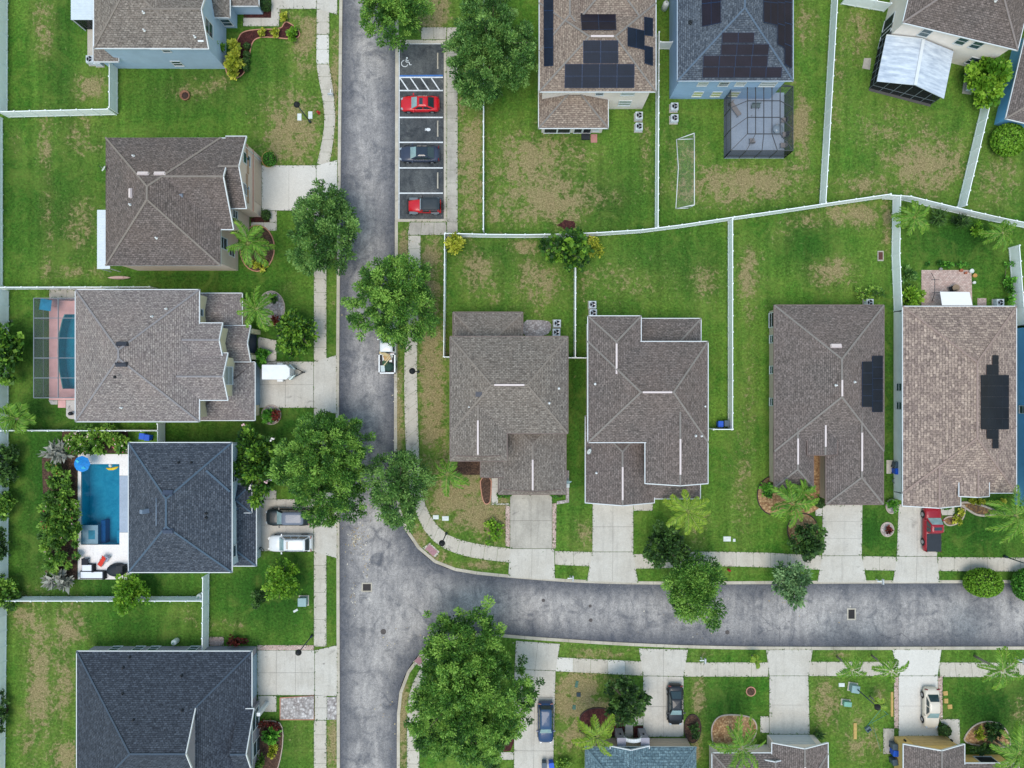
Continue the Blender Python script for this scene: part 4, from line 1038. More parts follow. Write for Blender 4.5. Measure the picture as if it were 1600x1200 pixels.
# palms: every frond is a part of its own, made from a few shared frond meshes
def frond_mesh(seed, L, droop, pal, width, nlf=30):
    r = np.random.RandomState(seed); n = nlf * 2; u = np.repeat(np.linspace(.1, 1, nlf), 2); side = np.tile([1., -1.], nlf)
    bend = r.uniform(-.3, .3); droop = droop * r.uniform(.7, 1.5)
    def rach(u): return np.stack([L * u * (1 - .16 * droop * u * u), L * bend * u * u, L * (.3 * u - droop * .6 * u ** 2.2)], 1)
    p0 = rach(u); tan = unit(rach(u + .02) - rach(u - .02)); sdv = np.stack([np.zeros(n), side, np.zeros(n)], 1)
    ll = width * 1.15 * np.sin(np.clip(u * .98 + .02, 0, 1) * PI) ** .5 * r.uniform(.75, 1.15, n) + .14
    ax = unit(sdv + tan * .75 + np.array([0, 0, -.6]) + r.normal(0, .14, (n, 3))); nr = unit(np.array([0, 0, 1.]) + sdv * -.35 + r.normal(0, .15, (n, 3)))
    c = p0 + ax * (ll / 2)[:, None]; sv = unit(np.cross(nr, ax)) * (.05 + .022 * r.rand(n))[:, None]
    t = np.clip(.55 + r.normal(0, .2, n) + .2 * (u - .5), 0, 1)
    # rachis as a few long thin faces
    ur = np.linspace(0, 1, 9); q = rach(ur); rc = (q[1:] + q[:-1]) / 2; ra = (q[1:] - q[:-1]) * .55; rs = np.tile([0, .035, 0], (8, 1))
    return quads('frond', np.r_[c, rc], np.r_[ax * (ll / 2)[:, None], ra], np.r_[sv, rs], np.r_[cols(pal, t), np.tile([[lin(c / 255) for c in (150, 160, 84)]], (8, 1))], PALML).data
FR = {}
def palm(label, cx, cy, ht, L, nf, pal='lime', base=None, droop=1., width=.55, name='palm_tree', group=None, tr=.14, arc=(0, 2 * PI), cat='palm', seed=None, tilt=(-.15, .5)):
    L *= .92; TS[0] += 1; sd = seed or TS[0]; r = random.Random(sd); key = (round(L, 1), pal, droop, width)
    if key not in FR:
        FR[key] = []
        for k in range(6):
            me = frond_mesh(sd * 7 + k, L, droop, pal, width); FR[key].append(me)
        for o in [o for o in COL.objects if o.name.startswith('frond') and o.parent is None]: bpy.data.objects.remove(o)
    top = P(cx, cy, ht); b = P(*base) if base else Vector((top.x, top.y, 0)); o = top - b
    t = thing(name, label, cat, b, 0, group)
    MB().tube([(0, 0, -.1), o * .3 + Vector((o.x * -.1, o.y * -.1, 0)), o * .65, o], [tr * 1.35, tr, tr * .9, tr * .75], 9).build('trunk', PBARK, t)
    for k in range(nf):
        a = arc[0] + (arc[1] - arc[0]) * (k + r.uniform(-.3, .3)) / nf; f = link('frond', r.choice(FR[key]), t, o)
        f.rotation_euler = (r.uniform(-.55, .55), -r.uniform(*tilt) * (1 if k % 3 else 1.6), a + r.uniform(-.15, .15)); s = r.uniform(.7, 1.12); f.scale = (s, s, s)
    return t

# street trees and garden trees
tree('leafy oak at the top edge beside the street, its crown hanging over the road', 553, -42, 668, 66, 9, 'oak', base=(640, 18))
tree('large dark green oak behind the parking bay at the top', 693, -22, 842, 156, 10, 'oakd', 1.1, base=(775, 90))
tree('round oak on the left verge, at the end of the tan house driveway', 448, 288, 561, 430, 9, 'oakd', base=(517, 375))
tree('spreading oak over the street, shading the loaded pickup', 540, 392, 686, 548, 9, 'oak', base=(626, 470))
tree('big oak on the left verge, covering part of the dark minivan', 428, 640, 582, 826, 10, 'oak', 1.1, base=(518, 715))
tree('thin crowned oak on the right verge at the corner, road showing through its leaves', 570, 697, 668, 830, 9, 'oakd', .62, base=(627, 745), core=.2)
tree('white flowering tree beside the slate blue roof', 360, 670, 444, 782, 6, 'mixd', 1., .8, name='flowering_tree', bloom=(16, [(240, 232, 228), (236, 196, 200)]), ll=.4, lw=.18)
tree('dense round tree with glossy leaves by the left pavement, next to the white trailer', 427, 486, 493, 556, 5, 'mixd', 1.3, .6, name='garden_tree', ll=.3, lw=.17)
tree('largest oak, at the bottom centre, covering the corner pavement', 634, 950, 830, 1212, 11, 'oak', 1.05, base=(712, 1082))
tree('dark round tree over the pavement, between the palm and the road tree', 1006, 820, 1079, 892, 5, 'dark', 1.2, .65, name='garden_tree', ll=.3, lw=.17)
tree('oak leaning over the edge of the east street', 1044, 866, 1138, 982, 8, 'oak', .95, .85, base=(1075, 893))
tree('small grey green tree on the verge, half over the east street', 1206, 873, 1271, 942, 5, 'grey', .8, .6, base=(1228, 897), name='verge_tree', ll=.34, lw=.12)
tree('dark glossy tree beside the driveway of the split-front house', 1236, 816, 1294, 872, 4, 'dark', 1.25, .55, name='garden_tree', ll=.3, lw=.17)
tree('dark glossy tree beside the driveway with the black car', 945, 1060, 1012, 1136, 5, 'dark', 1.2, .6, name='garden_tree', ll=.32, lw=.18)
tree('yellow green young tree at the fence below the open pool', 175, 896, 229, 957, 4, 'lime', 1., .55, name='garden_tree', ll=.3, lw=.18)
tree('light green loose tree on the lawn below the white SUV', 411, 873, 469, 940, 4, 'lime', .75, .5, name='garden_tree', ll=.28, lw=.12)
tree('large leaved tree at the fence corner behind the middle house', 846, 359, 926, 418, 4.5, 'mixd', 1.1, .6, name='garden_tree', ll=.42, lw=.3, base=(886, 385))
tree('dark leaved tree growing over the left boundary fence', -22, 502, 33, 602, 4, 'mixd', 1., .7, name='garden_tree', ll=.5, lw=.3)
for k, (a, b, c, d, pl, lb) in enumerate([(-25, 690, 30, 760, 'dark', 'dull shrub over the left fence beside the flowering hedge'), (-28, 765, 20, 815, 'mix', 'shrub at the left fence, halfway down the open pool'), (-30, 820, 14, 880, 'dark', 'dark shrub at the left fence near the lower end of the hedge'), (-25, 895, 30, 955, 'mix', 'shrub in the fence corner below the flowering hedge')]):
    bush(lb, a, b, c, d, 2.6, pl, 1., ll=.34, lw=.16, cr=.6)
bush('narrow shrub on the left fence beside the dead grass', -8, 1080, 10, 1150, 2, 'dark', .8, ll=.3)
bush('tall green hedge tree between the ivory house and the blue house', 1517, 78, 1578, 166, 4, 'lime', 1.2, 'hedge_tree', 'shrub', .4, .22, .7)
bush('bright green rounded shrub below the blue house at the right edge', 1553, 192, 1606, 242, 2.4, 'lime', 1.2, tight=True, ll=.3, lw=.2)
bush('bright green clipped round tree at the edge of the east street', 1512, 890, 1568, 934, 3.2, 'lime', 1.25, tight=True, ll=.26, lw=.18, name='clipped_tree', cat='tree')
bush('dark clipped tree at the right picture edge by the east street', 1588, 890, 1640, 942, 3.2, 'rich', 1.2, tight=True, ll=.26, lw=.18, name='clipped_tree', cat='tree')
bush('yellow shrub on the fence corner by the parking bay', 691, 362, 728, 399, 2.6, 'yel', .9, cr=.5, ll=.3)
bush('yellow green shrub on the fence, right of the large leaved tree', 914, 366, 944, 404, 2, 'yel', .7, cr=.4)
bush('dark round shrub beside the light green tree', 391, 918, 420, 953, 1.6, 'dark', 1.1)
bush('bright yellow green bush against the blue grey house', 350, 55, 378, 122, 2.6, 'yel', 1.1, cr=.55, ll=.34, lw=.18)
bush('lime green spear shaped bush at the corner of the blue grey house', 324, 62, 352, 82, 3.2, 'lime', 1.2, cr=.35, ll=.5, lw=.14)
for x, y, lb in ((445, 26, 'yellow speckled shrub at the tip of the curved mulch bed'), (410, 51, 'yellow speckled shrub in the mulch bed, nearer the blue grey house'), (430, 51, 'yellow speckled shrub in the mulch bed, between two others')):
    bush(lb, x - 7, y - 8, x + 7, y + 8, 1.1, 'yel', 1.3, cr=.3, ll=.2, group='yellow shrubs of the curved bed')
bush('green round shrub at the right end of the curved mulch bed', 446, 43, 469, 64, 1.3, 'lime', 1.1, cr=.35)
for k, y in enumerate((71, 84, 94, 105)):
    bush(['first dark clipped shrub of the row beside the bright bush, nearest the door', 'second dark clipped shrub of the row, counted from the house door', 'third dark clipped shrub of the row, counted from the house door', 'last dark clipped shrub of the row, nearest the lawn'][k], 380 - k * .8, y - 5, 391 - k * .8, y + 6, .9, 'dark', 1.2, tight=True, group='clipped shrubs in the mulch bed')
bush('dark round shrub at the top driveway of the blue grey house', 405, -6, 422, 16, 1.6, 'dark', 1.1, tight=True)
bush('round green shrub in a wooden ring at the tan house driveway', 410, 236, 430, 259, 1.4, 'rich', 1., tight=True)
bush('dark green clipped shrub at the path of the tan house', 408, 327, 422, 344, 1.2, 'dark', 1.1, tight=True)
bush('yellow green low plant under the fan palm of the tan house', 390, 405, 418, 424, .9, 'yel', .8, cr=.3)
bush('dark purple plant in the white stone bed', 421, 460, 435, 474, 1., 'dark', 1.1, ll=.3, lw=.1)
bush('reddish plant below the palm in the white stone bed', 420, 492, 436, 508, 1., 'red', .8, ll=.3, lw=.1)
bush('green and red potted plant at the entry of the grey house', 399, 544, 422, 572, 1.6, 'rich', .9, ll=.5, lw=.2)
bush('red leaved plant in the white stone bed by the garage', 424, 640, 438, 660, 1., 'red', .9, ll=.36, lw=.1)
bush('green broad leaved plant beside the red leaved plant', 410, 637, 426, 663, 1.2, 'rich', .9, ll=.5, lw=.18)
bush('rounded shrub left of the driveway of the middle house', 776, 768, 799, 778, .9, 'rich', 1.2, tight=True)
bush('rounded shrub right of the driveway of the middle house', 860, 768, 880, 779, .9, 'rich', 1.2, tight=True)
bush('yellow green shrub on the dry lawn near the driveway pavers', 752, 808, 786, 850, 1.2, 'lime', .6, cr=.4)
bush('dark shrub mass at the front left of the split-front house', 1184, 752, 1212, 778, 1.2, 'rich', 1.1, cr=.4)
bush('dark clipped shrubs under the windows of the split-front house', 1212, 757, 1262, 779, 1.3, 'dark', 1.1, cr=.4)
bush('round shrub at the entry of the split-front house', 1274, 779, 1291, 794, 1.1, 'dark', 1.1, tight=True)
bush('round green shrub in a stone ring near the white house corner', 1388, 778, 1406, 799, 1.3, 'rich', 1.1, ll=.26)
bush('small brown green plant in a stone ring on the strip of lawn', 1383, 822, 1397, 838, .6, 'red', .6, cr=.25)
bush('clipped shrub at the door behind the red pickup', 1471, 785, 1488, 797, 1., 'rich', 1.1, tight=True)
for x, y, a, b, lb in ((1530, 783, 18, 6, 'yellow flowering plants along the front wall of the white house'), (1566, 785, 8, 6, 'small patch of yellow flowers further along the white house wall'), (1497, 812, 8, 9, 'yellow plants in the curved bed beside the red pickup'), (1503, 800, 5, 8, 'yellow plant at the bend of the curved bed')):
    bush(lb, x - a, y - b, x + a, y + b, .7, 'yel', 1.1, cr=.25, ll=.2, name='flower_patch', cat='plants')
bush('shrub behind the white house air conditioner, against the roof corner', 1338, 442, 1382, 476, 1.4, 'mix', .55, cr=.4)
bush('round shrub in the bed right of the black car', 1077, 1125, 1094, 1158, 1.2, 'dark', 1.1, cr=.35)
bush('dark flowering shrub at the dark navy house wall', 352, 993, 386, 1010, 1.2, 'red', .9, cr=.35)
bush('leafy green shrub in the dark bed of the navy house', 408, 1138, 436, 1166, 1.5, 'rich', 1., cr=.4, ll=.4, lw=.14)
bush('reddish shrub in the dark bed of the navy house', 405, 1124, 440, 1140, 1., 'red', .8, cr=.35)
bush('yellow shrub in the dark bed of the navy house', 414, 1164, 434, 1190, 1., 'yel', 1., cr=.3)
bush('green shrub at the bottom edge beside the grass of the navy house', 388, 1172, 416, 1216, 1.6, 'mix', 1., cr=.4, ll=.36)
bush('clipped shrub at the driveway end beside the beige sedan', 1468, 1133, 1487, 1151, 1.3, 'dark', 1.1, tight=True)
bush('dark plant at the right corner of the pale garage', 1274, 1139, 1287, 1157, 1., 'dark', 1., ll=.36, lw=.08)
bush('dark plants in the tan gravel crescent', 1538, 1126, 1572, 1160, 1.1, 'dark', 1., cr=.4, ll=.3)
bush('yellow plant in the tan gravel crescent', 1522, 1136, 1540, 1160, .9, 'yel', 1., cr=.3)
bush('clipped hedge along the window of the yellow house', 1508, 1162, 1562, 1178, 1., 'dark', 1.3, cr=.35, name='hedge', cat='hedge')
bush('low shrub behind the bins at the blue car driveway', 866, 1184, 892, 1206, 1.2, 'mix', .9, cr=.35)
bush('dark shrub at the bottom edge by the oak', 754, 1183, 782, 1210, 1.3, 'dark', .9, cr=.35)
# back garden planting of the white house
bush('spiky dark grass clump at the back fence, next to the fan palm', 1459, 329, 1480, 350, 1.6, 'dark', 1.1, ll=.8, lw=.08, cr=.5)
bush('spiky reddish grass clump along the back fence', 1489, 336, 1512, 358, 1.5, 'dark', .9, ll=.8, lw=.08, cr=.5)
bush('lime green shrub at the back fence', 1516, 345, 1538, 370, 1.6, 'lime', .9, cr=.4)
bush('row of leafy plants at the patio edge', 1448, 408, 1516, 419, .8, 'rich', 1.1, cr=.3, name='plant_row', cat='plants')
bush('trailing green hedge at the right fence of the white house garden', 1572, 402, 1586, 480, 1.6, 'rich', 1., cr=.4, name='hedge', cat='hedge')
bush('orange green shrub at the roof corner of the white house', 1409, 446, 1445, 486, 2.2, 'lime', .9, cr=.5, ll=.36)
bush('blue green plant against the side fence', 1409, 412, 1432, 446, 1.4, 'oakd', .8, cr=.4, ll=.4, lw=.1)
# flowering hedge round the open pool
bush('flowering hedge along the pool, running beside the white pool deck', 60, 728, 124, 908, 2.2, 'mix', 1.5, 'hedge', 'hedge', .42, .14, .5, bloom=(60, [(222, 190, 190), (176, 60, 86), (176, 110, 70)], .06))
bush('flowering hedge above the pool with many pink flowers', 90, 664, 208, 714, 2.2, 'mix', 1.5, 'hedge', 'hedge', .42, .14, .5, bloom=(110, [(236, 200, 196), (236, 214, 206), (206, 110, 120)], .07))
bush('silvery tufted plant in the upper corner of the flowering hedge', 68, 690, 106, 722, 3., 'silver', .22, 'silver_plant', 'plant', .9, .22, .5)
bush('silvery tufted plant at the lower end of the flowering hedge', 68, 890, 118, 922, 2.4, 'silver', .18, 'silver_plant', 'plant', .9, .22, .5)

# palms
palm('tall bright palm beside the tan house corner', 388, 381, 5.5, 3.3, 15, 'palmg', base=(396, 372), tr=.13)
palm('bright palm beside the white stone bed', 401, 483, 5., 3., 13, 'palmg', base=(409, 486), tr=.13)
palm('palm on the dry lawn of the middle house', 700, 740, 4., 2.9, 9, 'palmg', base=(703, 735), tr=.12)
palm('yellow green palm in front of the white gutter house', 1075, 799, 4.5, 3.3, 11, 'palmy', base=(1066, 790), droop=.8)
palm('palm in the stone bed before the split-front house', 1238, 786, 4.5, 3.3, 12, 'palmg', base=(1233, 782))
palm('second palm in the stone bed, closer to its driveway', 1254, 770, 4., 2.6, 9, 'palmg', base=(1250, 775))
palm('slim palm nearest the green utility box on the south verge', 1331, 1046, 6.5, 2.1, 8, 'palmg', base=(1308, 1026), width=.45, tr=.1)
palm('slim palm between the other two on the south verge, at a driveway', 1393, 1048, 6.5, 2.3, 8, 'palmg', base=(1362, 1024), width=.45, tr=.1)
palm('taller slim palm on the south verge near the right edge', 1566, 1048, 7.5, 2.8, 9, 'palmg', base=(1523, 1025), width=.5, tr=.13)
palm('tiny yellow green palm on the south pavement edge', 1182, 1032, 1.6, 1.0, 7, 'palmy', width=.25, tr=.06)
palm('small withered palm held by green stakes', 1374, 1101, 2.2, 1., 7, 'palmy', width=.3, tr=.08)
palm('palm with bright fronds over the teal grey roof', 934, 1150, 5.5, 3.2, 13, 'palmy', base=(918, 1136), tr=.13)
palm('wide green palm before the pale gabled garage', 1157, 1168, 6., 4., 16, 'palmg', base=(1140, 1138), tr=.16)
palm('palm at the right edge below the white house', 1588, 806, 5.5, 4., 13, 'palmg', base=(1550, 798), tr=.14)
palm('palm leaning over the yellow house at the right edge', 1592, 1176, 6., 3.8, 14, 'palmg', base=(1555, 1156), tr=.14)
palm('fan palm in the garden corner of the white house', 1428, 340, 3.5, 2.4, 21, 'palmg', base=(1425, 345), width=.4)
palm('fan palm at the right fence of the white house garden', 1566, 364, 3.5, 2.5, 21, 'palmg', base=(1562, 368), width=.4)
palm('broad leaved palm at the left fence between the two pools', 28, 654, 3., 2.2, 12, 'palmg', base=(26, 655), width=.8, droop=.6)
# ------------------------------------------------------------------ white fences
VINYL = M('white vinyl', CW(246, 250, 252), .4, .05, 1.5, 0, .35); VINYLY = M('stained white vinyl', C(238, 226, 190), .5, .12, .8)
pm = MB(); pm.box((0, 0, .92), (.13, .13, 1.84)); pm.box((0, 0, 1.86), (.17, .17, .05)); pm.add([(-.085, -.085, 1.885), (.085, -.085, 1.885), (.085, .085, 1.885), (-.085, .085, 1.885), (0, 0, 1.97)], [(0, 1, 4), (1, 2, 4), (2, 3, 4), (3, 0, 4)])
POST = pm.mesh('post', VINYL)
FLN = []
def fence(label, pts, step=1.83, endpost=True):
    w = W(pts); FLN.append(w); o = Vector((*w[0], 0)); t = thing('white_fence', label, 'fence', o)
    loc = [(p[0] - o.x, p[1] - o.y) for p in w]; mb = MB()
    for i, (a, b) in enumerate(zip(loc[:-1], loc[1:])):
        L = math.dist(a, b); n = max(1, round(L / step)); ang = math.atan2(b[1] - a[1], b[0] - a[0])
        for k in range(n):
            q0 = (a[0] + (b[0] - a[0]) * k / n, a[1] + (b[1] - a[1]) * k / n); q1 = (a[0] + (b[0] - a[0]) * (k + 1) / n, a[1] + (b[1] - a[1]) * (k + 1) / n); m = ((q0[0] + q1[0]) / 2, (q0[1] + q1[1]) / 2); l = L / n - .1
            j = rnd.uniform(-.006, .006)
            mb.box((m[0], m[1], .92 + j), (l, .035, 1.55), ang); mb.box((m[0], m[1], 1.74 + j), (l, .075, .12), ang); mb.box((m[0], m[1], .13), (l, .07, .16), ang)
            g = 6
            for s in range(1, g):
                x = m[0] + math.cos(ang) * l * (s / g - .5); y = m[1] + math.sin(ang) * l * (s / g - .5); mb.box((x, y, .92), (.02, .045, 1.5), ang)
            if k or i == 0: link('post', POST, t, (q0[0], q0[1], 0), ang)
        if i == len(loc) - 2: link('post', POST, t, (b[0], b[1], 0), ang)
        elif i < len(loc) - 2: link('post', POST, t, (b[0], b[1], 0), ang)
    mb.build('panel', VINYL, t); return t
fence('white fence on the left picture edge, beside the blue grey house lawn', [(12.5, -70), (12, 182)])
fence('white fence across the lawn between the blue grey house and the tan house', [(15, 183.5), (182, 179.5)])
fence('short white fence from the blue grey house corner down to the cross fence', [(184, 106), (184, 177)])
fence('white fence on the left picture edge beside the tan house lawn', [(4.5, 186), (4.5, 447)])
fence('white fence between the tan house and the grey roofed house', [(1, 452), (246, 451.5)])
fence('white fence on the left edge behind the two pools', [(14, 455), (13, 929)])
fence('thin white fence between the two pool gardens', [(19, 671.5), (257, 671.5)])
fence('short grey looking fence joining the grey roof and the slate blue roof', [(258, 661), (258, 692)])
fence('white fence below the open pool, along the dead grass lawn', [(17, 932), (325, 932)])
fence('white fence from the slate blue house down to the navy house', [(327, 896), (326, 1012)])
fence('white fence on the left edge beside the navy house lawn', [(11, 936), (8, 1225)])
fence('white fence right of the parking bay, running up past the dark oak', [(756.5, -60), (756, 363)])
fence('long curved white fence behind the middle houses, with the garden gates side', [(698, 369.5), (760, 371), (820, 371.5), (880, 370.5), (930, 368.5), (1000, 364), (1060, 356.5), (1140, 344.5), (1220, 333), (1300, 321), (1379, 309.5)])
fence('white fence from the angled corner to the right edge', [(1379, 311), (1410, 313), (1480, 330), (1545, 345), (1625, 361)])
fence('white fence between the ivory house and the steel blue house', [(1025, 62), (1023.5, 359)])
fence('short white fence at the side of the steel blue house', [(1027, 77), (1046, 77)])
fence('white fence right of the steel blue house, down to the curved fence', [(1301, -40), (1280, 322)])
fence('short white fence joining the ivory house turned at an angle', [(1314, 6.5), (1380, 18)])
fence('white fence running down from the blue house on the right', [(1537, 149), (1495, 326)])
fence('white fence right of the white gutter house, ending by the two bins', [(1137.5, 347), (1137.5, 669)])
fence('short white fence closing the side yard by the two bins', [(1108, 669.5), (1136, 669.5)])
fence('stained white fence left of the white house garden', [(1394.5, 312), (1393, 400), (1396.5, 486)])
fence('thin white fence left of the middle house', [(697, 371), (695.5, 558)])
fence('short white fence at the left wall of the middle house', [(697, 558.5), (709, 558.5)])
fence('thin white fence between the two centre houses', [(897.5, 412), (897, 559)])
fence('short white fence closing the gap between the centre houses', [(884, 559.5), (918, 560)])
fence('white fence at the right edge of the white house garden', [(1576, 388), (1585, 508)])
fence('short white fence beside the bright blue wall at the right edge', [(1587, 508.5), (1625, 508.5)])
# ------------------------------------------------------------------ vehicles
CG = M('car glass', C(44, 62, 66), .06, .15, 1, 0, .8); CGL = M('windscreen with sky colour', C(150, 180, 182), .1, .25, 1.5, 0, .8); TYRE = M('tyre rubber', C(40, 40, 42), .85); RIM = M('alloy rim', C(170, 172, 176), .35, .1, 9, .6)  # windscreen glass is coloured pale to carry the sky's reflection
LAMPM = M('headlamp lens', C(168, 176, 182), .1, .05, 3, 0, .7); TAIL = M('tail lamp', C(112, 26, 28), .2, .1); BLK = M('black plastic', C(34, 36, 40), .5)
def paint(name, c):
    t = NT(name); v = t.objc()
    m = t.out(t.mix(1., c, t.ramp(t.noise(v, 1.4, 3), .3, .7, .93, 1.05), 'MULTIPLY'), .35, .4)
    t.b.inputs['Coat Weight'].default_value = .3; t.b.inputs['Coat Roughness'].default_value = .08
    return m
SEC = dict(sedan=[(-.5,.6,.58),(-.485,.8,.8),(-.43,.93,.92),(-.3,.99,.96),(0,1,.94),(.2,1,.93),(.33,.97,.85),(.43,.9,.75),(.485,.74,.64),(.5,.52,.52)],
    suv=[(-.5,.76,.7),(-.492,.92,.96),(-.44,.98,1.04),(-.2,1,1.06),(.1,1,1.06),(.25,1,1.05),(.38,.97,1.02),(.455,.89,.95),(.49,.74,.8),(.5,.55,.6)],
    pickup=[(-.5,.9,.7),(-.497,.98,1.0),(-.4,1,1.05),(-.1,1,1.06),(.2,1,1.08),(.38,.98,1.04),(.46,.92,.94),(.492,.82,.8),(.5,.66,.62)],
    jeep=[(-.46,.7,.6),(-.455,.82,.95),(-.3,.84,1.05),(.12,.84,1.08),(.2,.8,1.08),(.42,.66,1.02),(.44,.64,.9),(.445,.6,.6)])
CAB = dict(sedan=(-.4,.23,-.2,.05,1.45,.82,.66),suv=(-.47,.24,-.39,.08,1.72,.88,.72),pickup=(-.09,.26,-.055,.12,1.85,.9,.74),jeep=(-.44,.13,-.43,.08,1.82,.82,.76))
def vehicle(label, px, py, deg, L, Wd, kind, col, cat='car', name='parked_car', H=None, roof=None, sunroof=None, glass=None, hoodcol=None, z=.035, rails=False, bars=0):
    xy = P(px, py, .8); t = thing(name, label, cat, (xy.x, xy.y, z), math.radians(deg)); w = Wd / 2
    zs = 1.; mb = MB(); sec = SEC[kind]; ring = [(0, 1.03), (.5, 1.02), (.82, .985), (.95, .9), (1., .68), (.985, .4), (.92, .26)]
    prof = ring + [(-a, b) for a, b in ring[::-1][:-1]]
    vs = []
    for tx, wf, zt in sec:
        for a, b in prof: vs.append((tx * L, a * w * wf, max(.22, zt * b if b > .5 else b)))
    n = len(prof); fs = [(i * n + k, i * n + (k + 1) % n, (i + 1) * n + (k + 1) % n, (i + 1) * n + k) for i in range(len(sec) - 1) for k in range(n)]
    mb.add(vs, fs, 0, None, True); mb.add(vs[:n], [tuple(range(n))]); mb.add(vs[-n:], [tuple(range(n))[::-1]])
    b0, b1, r0, r1, hh, wb, wr = CAB[kind]; hh = H or hh; b0, b1, r0, r1 = [x * L for x in (b0, b1, r0, r1)]; wb *= w; wr *= w
    zb = [s for s in sec if s[0] <= b1 / L][-1][2] * .96
    body = mb
    def sup(k, N=28, e=.28):
        out = []
        for i in range(N):
            a = 2 * PI * i / N; ca, sa = math.cos(a), math.sin(a); out.append((math.copysign(abs(ca) ** e, ca), math.copysign(abs(sa) ** e, sa)))
        return out
    so = sup(0); N = len(so); cv = []
    for tt, sh, zz in ((0, 1, zb), (.88, 1, zb + (hh - zb) * .88), (1, .93, hh), (1, .6, hh + .03), (1, .01, hh + .045)):
        x0, x1 = b0 + (r0 - b0) * tt, b1 + (r1 - b1) * tt; ww = wb + (wr - wb) * tt
        for a, b in so: cv.append(((x0 + x1) / 2 + a * (x1 - x0) / 2 * sh, b * ww * sh, zz))
    cf = [(i * N + k, i * N + (k + 1) % N, (i + 1) * N + (k + 1) % N, (i + 1) * N + k) for i in range(4) for k in range(N)]
    nside = N * 2
    if roof:
        body.add(cv, cf[:N], 0, None, True)
    else: body.add(cv, cf, 0, None, True)
    body.build('body', col, t)
    if roof: MB().add(cv[N:], [tuple(i - N for i in f) for f in cf[N:]], 0, None, True).build('roof', roof, t)
    gl = glass or CG
    def gq(pts, nm, m=gl):
        q = [Vector(p) for p in pts]; nn = (q[1] - q[0]).cross(q[2] - q[0]).normalized(); cc = sum(q, Vector()) / len(q)
        if nn.dot(cc - Vector(((b0 + b1) / 2, 0, zb * .6))) < 0: nn = -nn
        mb = MB(); up = [p + nn * .03 for p in q]; lo = [p - nn * .05 for p in q]; k = len(q)
        mb.add(up, [tuple(range(k))]); mb.add(up + lo, [(i, (i + 1) % k, k + (i + 1) % k, k + i) for i in range(k)])
        mb.build(nm, m, t)
    def fr(x_b, x_r, tt): return x_b + (x_r - x_b) * tt
    def zz(tt): return zb + (hh - zb) * tt
    def ww(tt): return wb + (wr - wb) * tt
    gq([(fr(b1, r1, .1), -ww(.1) * .88, zz(.1)), (fr(b1, r1, .1), ww(.1) * .88, zz(.1)), (fr(b1, r1, .93), ww(.93) * .86, zz(.93)), (fr(b1, r1, .93), -ww(.93) * .86, zz(.93))], 'windscreen', glass or CGL)
    gq([(fr(b0, r0, .2), -ww(.2) * .84, zz(.2)), (fr(b0, r0, .2), ww(.2) * .84, zz(.2)), (fr(b0, r0, .9), ww(.9) * .82, zz(.9)), (fr(b0, r0, .9), -ww(.9) * .82, zz(.9))], 'rear_window')
    for sg in (-1, 1):
        sp = [(.12, .46), (.52, .86)] if kind != 'suv' else [(.06, .32), (.37, .62), (.66, .9)]
        for s0, s1 in sp:
            def pt(s, tt): return (fr(b0, r0, tt) + (fr(b1, r1, tt) - fr(b0, r0, tt)) * s, sg * ww(tt) * 1.0, zz(tt))
            gq([pt(s0, .14), pt(s1, .14), pt(s1, .84), pt(s0, .84)], 'side_window')
    wy = w - .13; wx = (.305 * L, -.305 * L) if kind != 'jeep' else (.3 * L, -.3 * L); R = .34 if kind in ('sedan', 'suv') else .4
    for x in wx:
        for sg in (-1, 1):
            yy = sg * (wy if kind != 'jeep' else w - .16)
            o = MB().tube([(x, yy - .13, R), (x, yy + .13, R)], R, 20).build('wheel', TYRE, t)
            MB().tube([(x, yy + sg * .1, R), (x, yy + sg * .155, R)], R * .62, 14).build('rim', RIM, o)
            if kind != 'jeep':                              # dark wheel arch
                am = MB()
                for i in range(8):
                    a0, a1 = PI * i / 8, PI * (i + 1) / 8
                    am.beam((x + math.cos(a0) * (R + .05), sg * (w + .0), R + math.sin(a0) * (R + .05)), (x + math.cos(a1) * (R + .05), sg * (w + .0), R + math.sin(a1) * (R + .05)), .06, .07)
                am.build('wheel_arch', BLK, t)
    fx = sec[-2]; rx = sec[1]
    for sg in (-1, 1):
        if kind != 'jeep':
            MB().box((fx[0] * L - .1, sg * w * fx[1] * .86, .66 if kind == 'sedan' else .84), (.3, .2, .1), -sg * .5).build('headlight', LAMPM, t)
            MB().box((rx[0] * L + .03, sg * w * .76, .84 if kind == 'sedan' else .98), (.1, .34, .14), sg * .2).build('tail_light', TAIL, t)
        m = MB().box((b1 - .32, sg * (w + .07), zb + .1), (.13, .24, .16), sg * .15); m.build('mirror', col if kind != 'jeep' else BLK, t)
    if sunroof:
        s0, s1 = sunroof; MB().bx(s0 * L, -wr * .62, hh + .01, s1 * L, wr * .62, hh + .055).build('sunroof', CG, t)
    if rails:
        for sg in (-1, 1): MB().tube([(r0 + .2, sg * wr * .9, hh + .02), (r0 + .35, sg * wr * .9, hh + .09), (r1 - .3, sg * wr * .9, hh + .09), (r1 - .1, sg * wr * .9, hh + .0)], .03, 6).build('roof_rail', RIM, t)
    return t
RED = paint('red car paint', C(206, 22, 36)); DRED = paint('dark red truck paint', C(158, 22, 40)); SLATE = paint('slate grey car paint', C(52, 60, 80)); WHITE = paint('white car paint', C(236, 240, 242)); BLUE = paint('blue car paint', C(28, 62, 106)); BLACK = paint('black car paint', C(26, 30, 36)); BEIGE = paint('beige car paint', C(222, 212, 196)); DGRN = paint('dark green grey paint', C(28, 38, 42)); SILV = paint('silver roof paint', C(112, 119, 134)); STEEL = paint('steel blue roof paint', C(34, 70, 108))
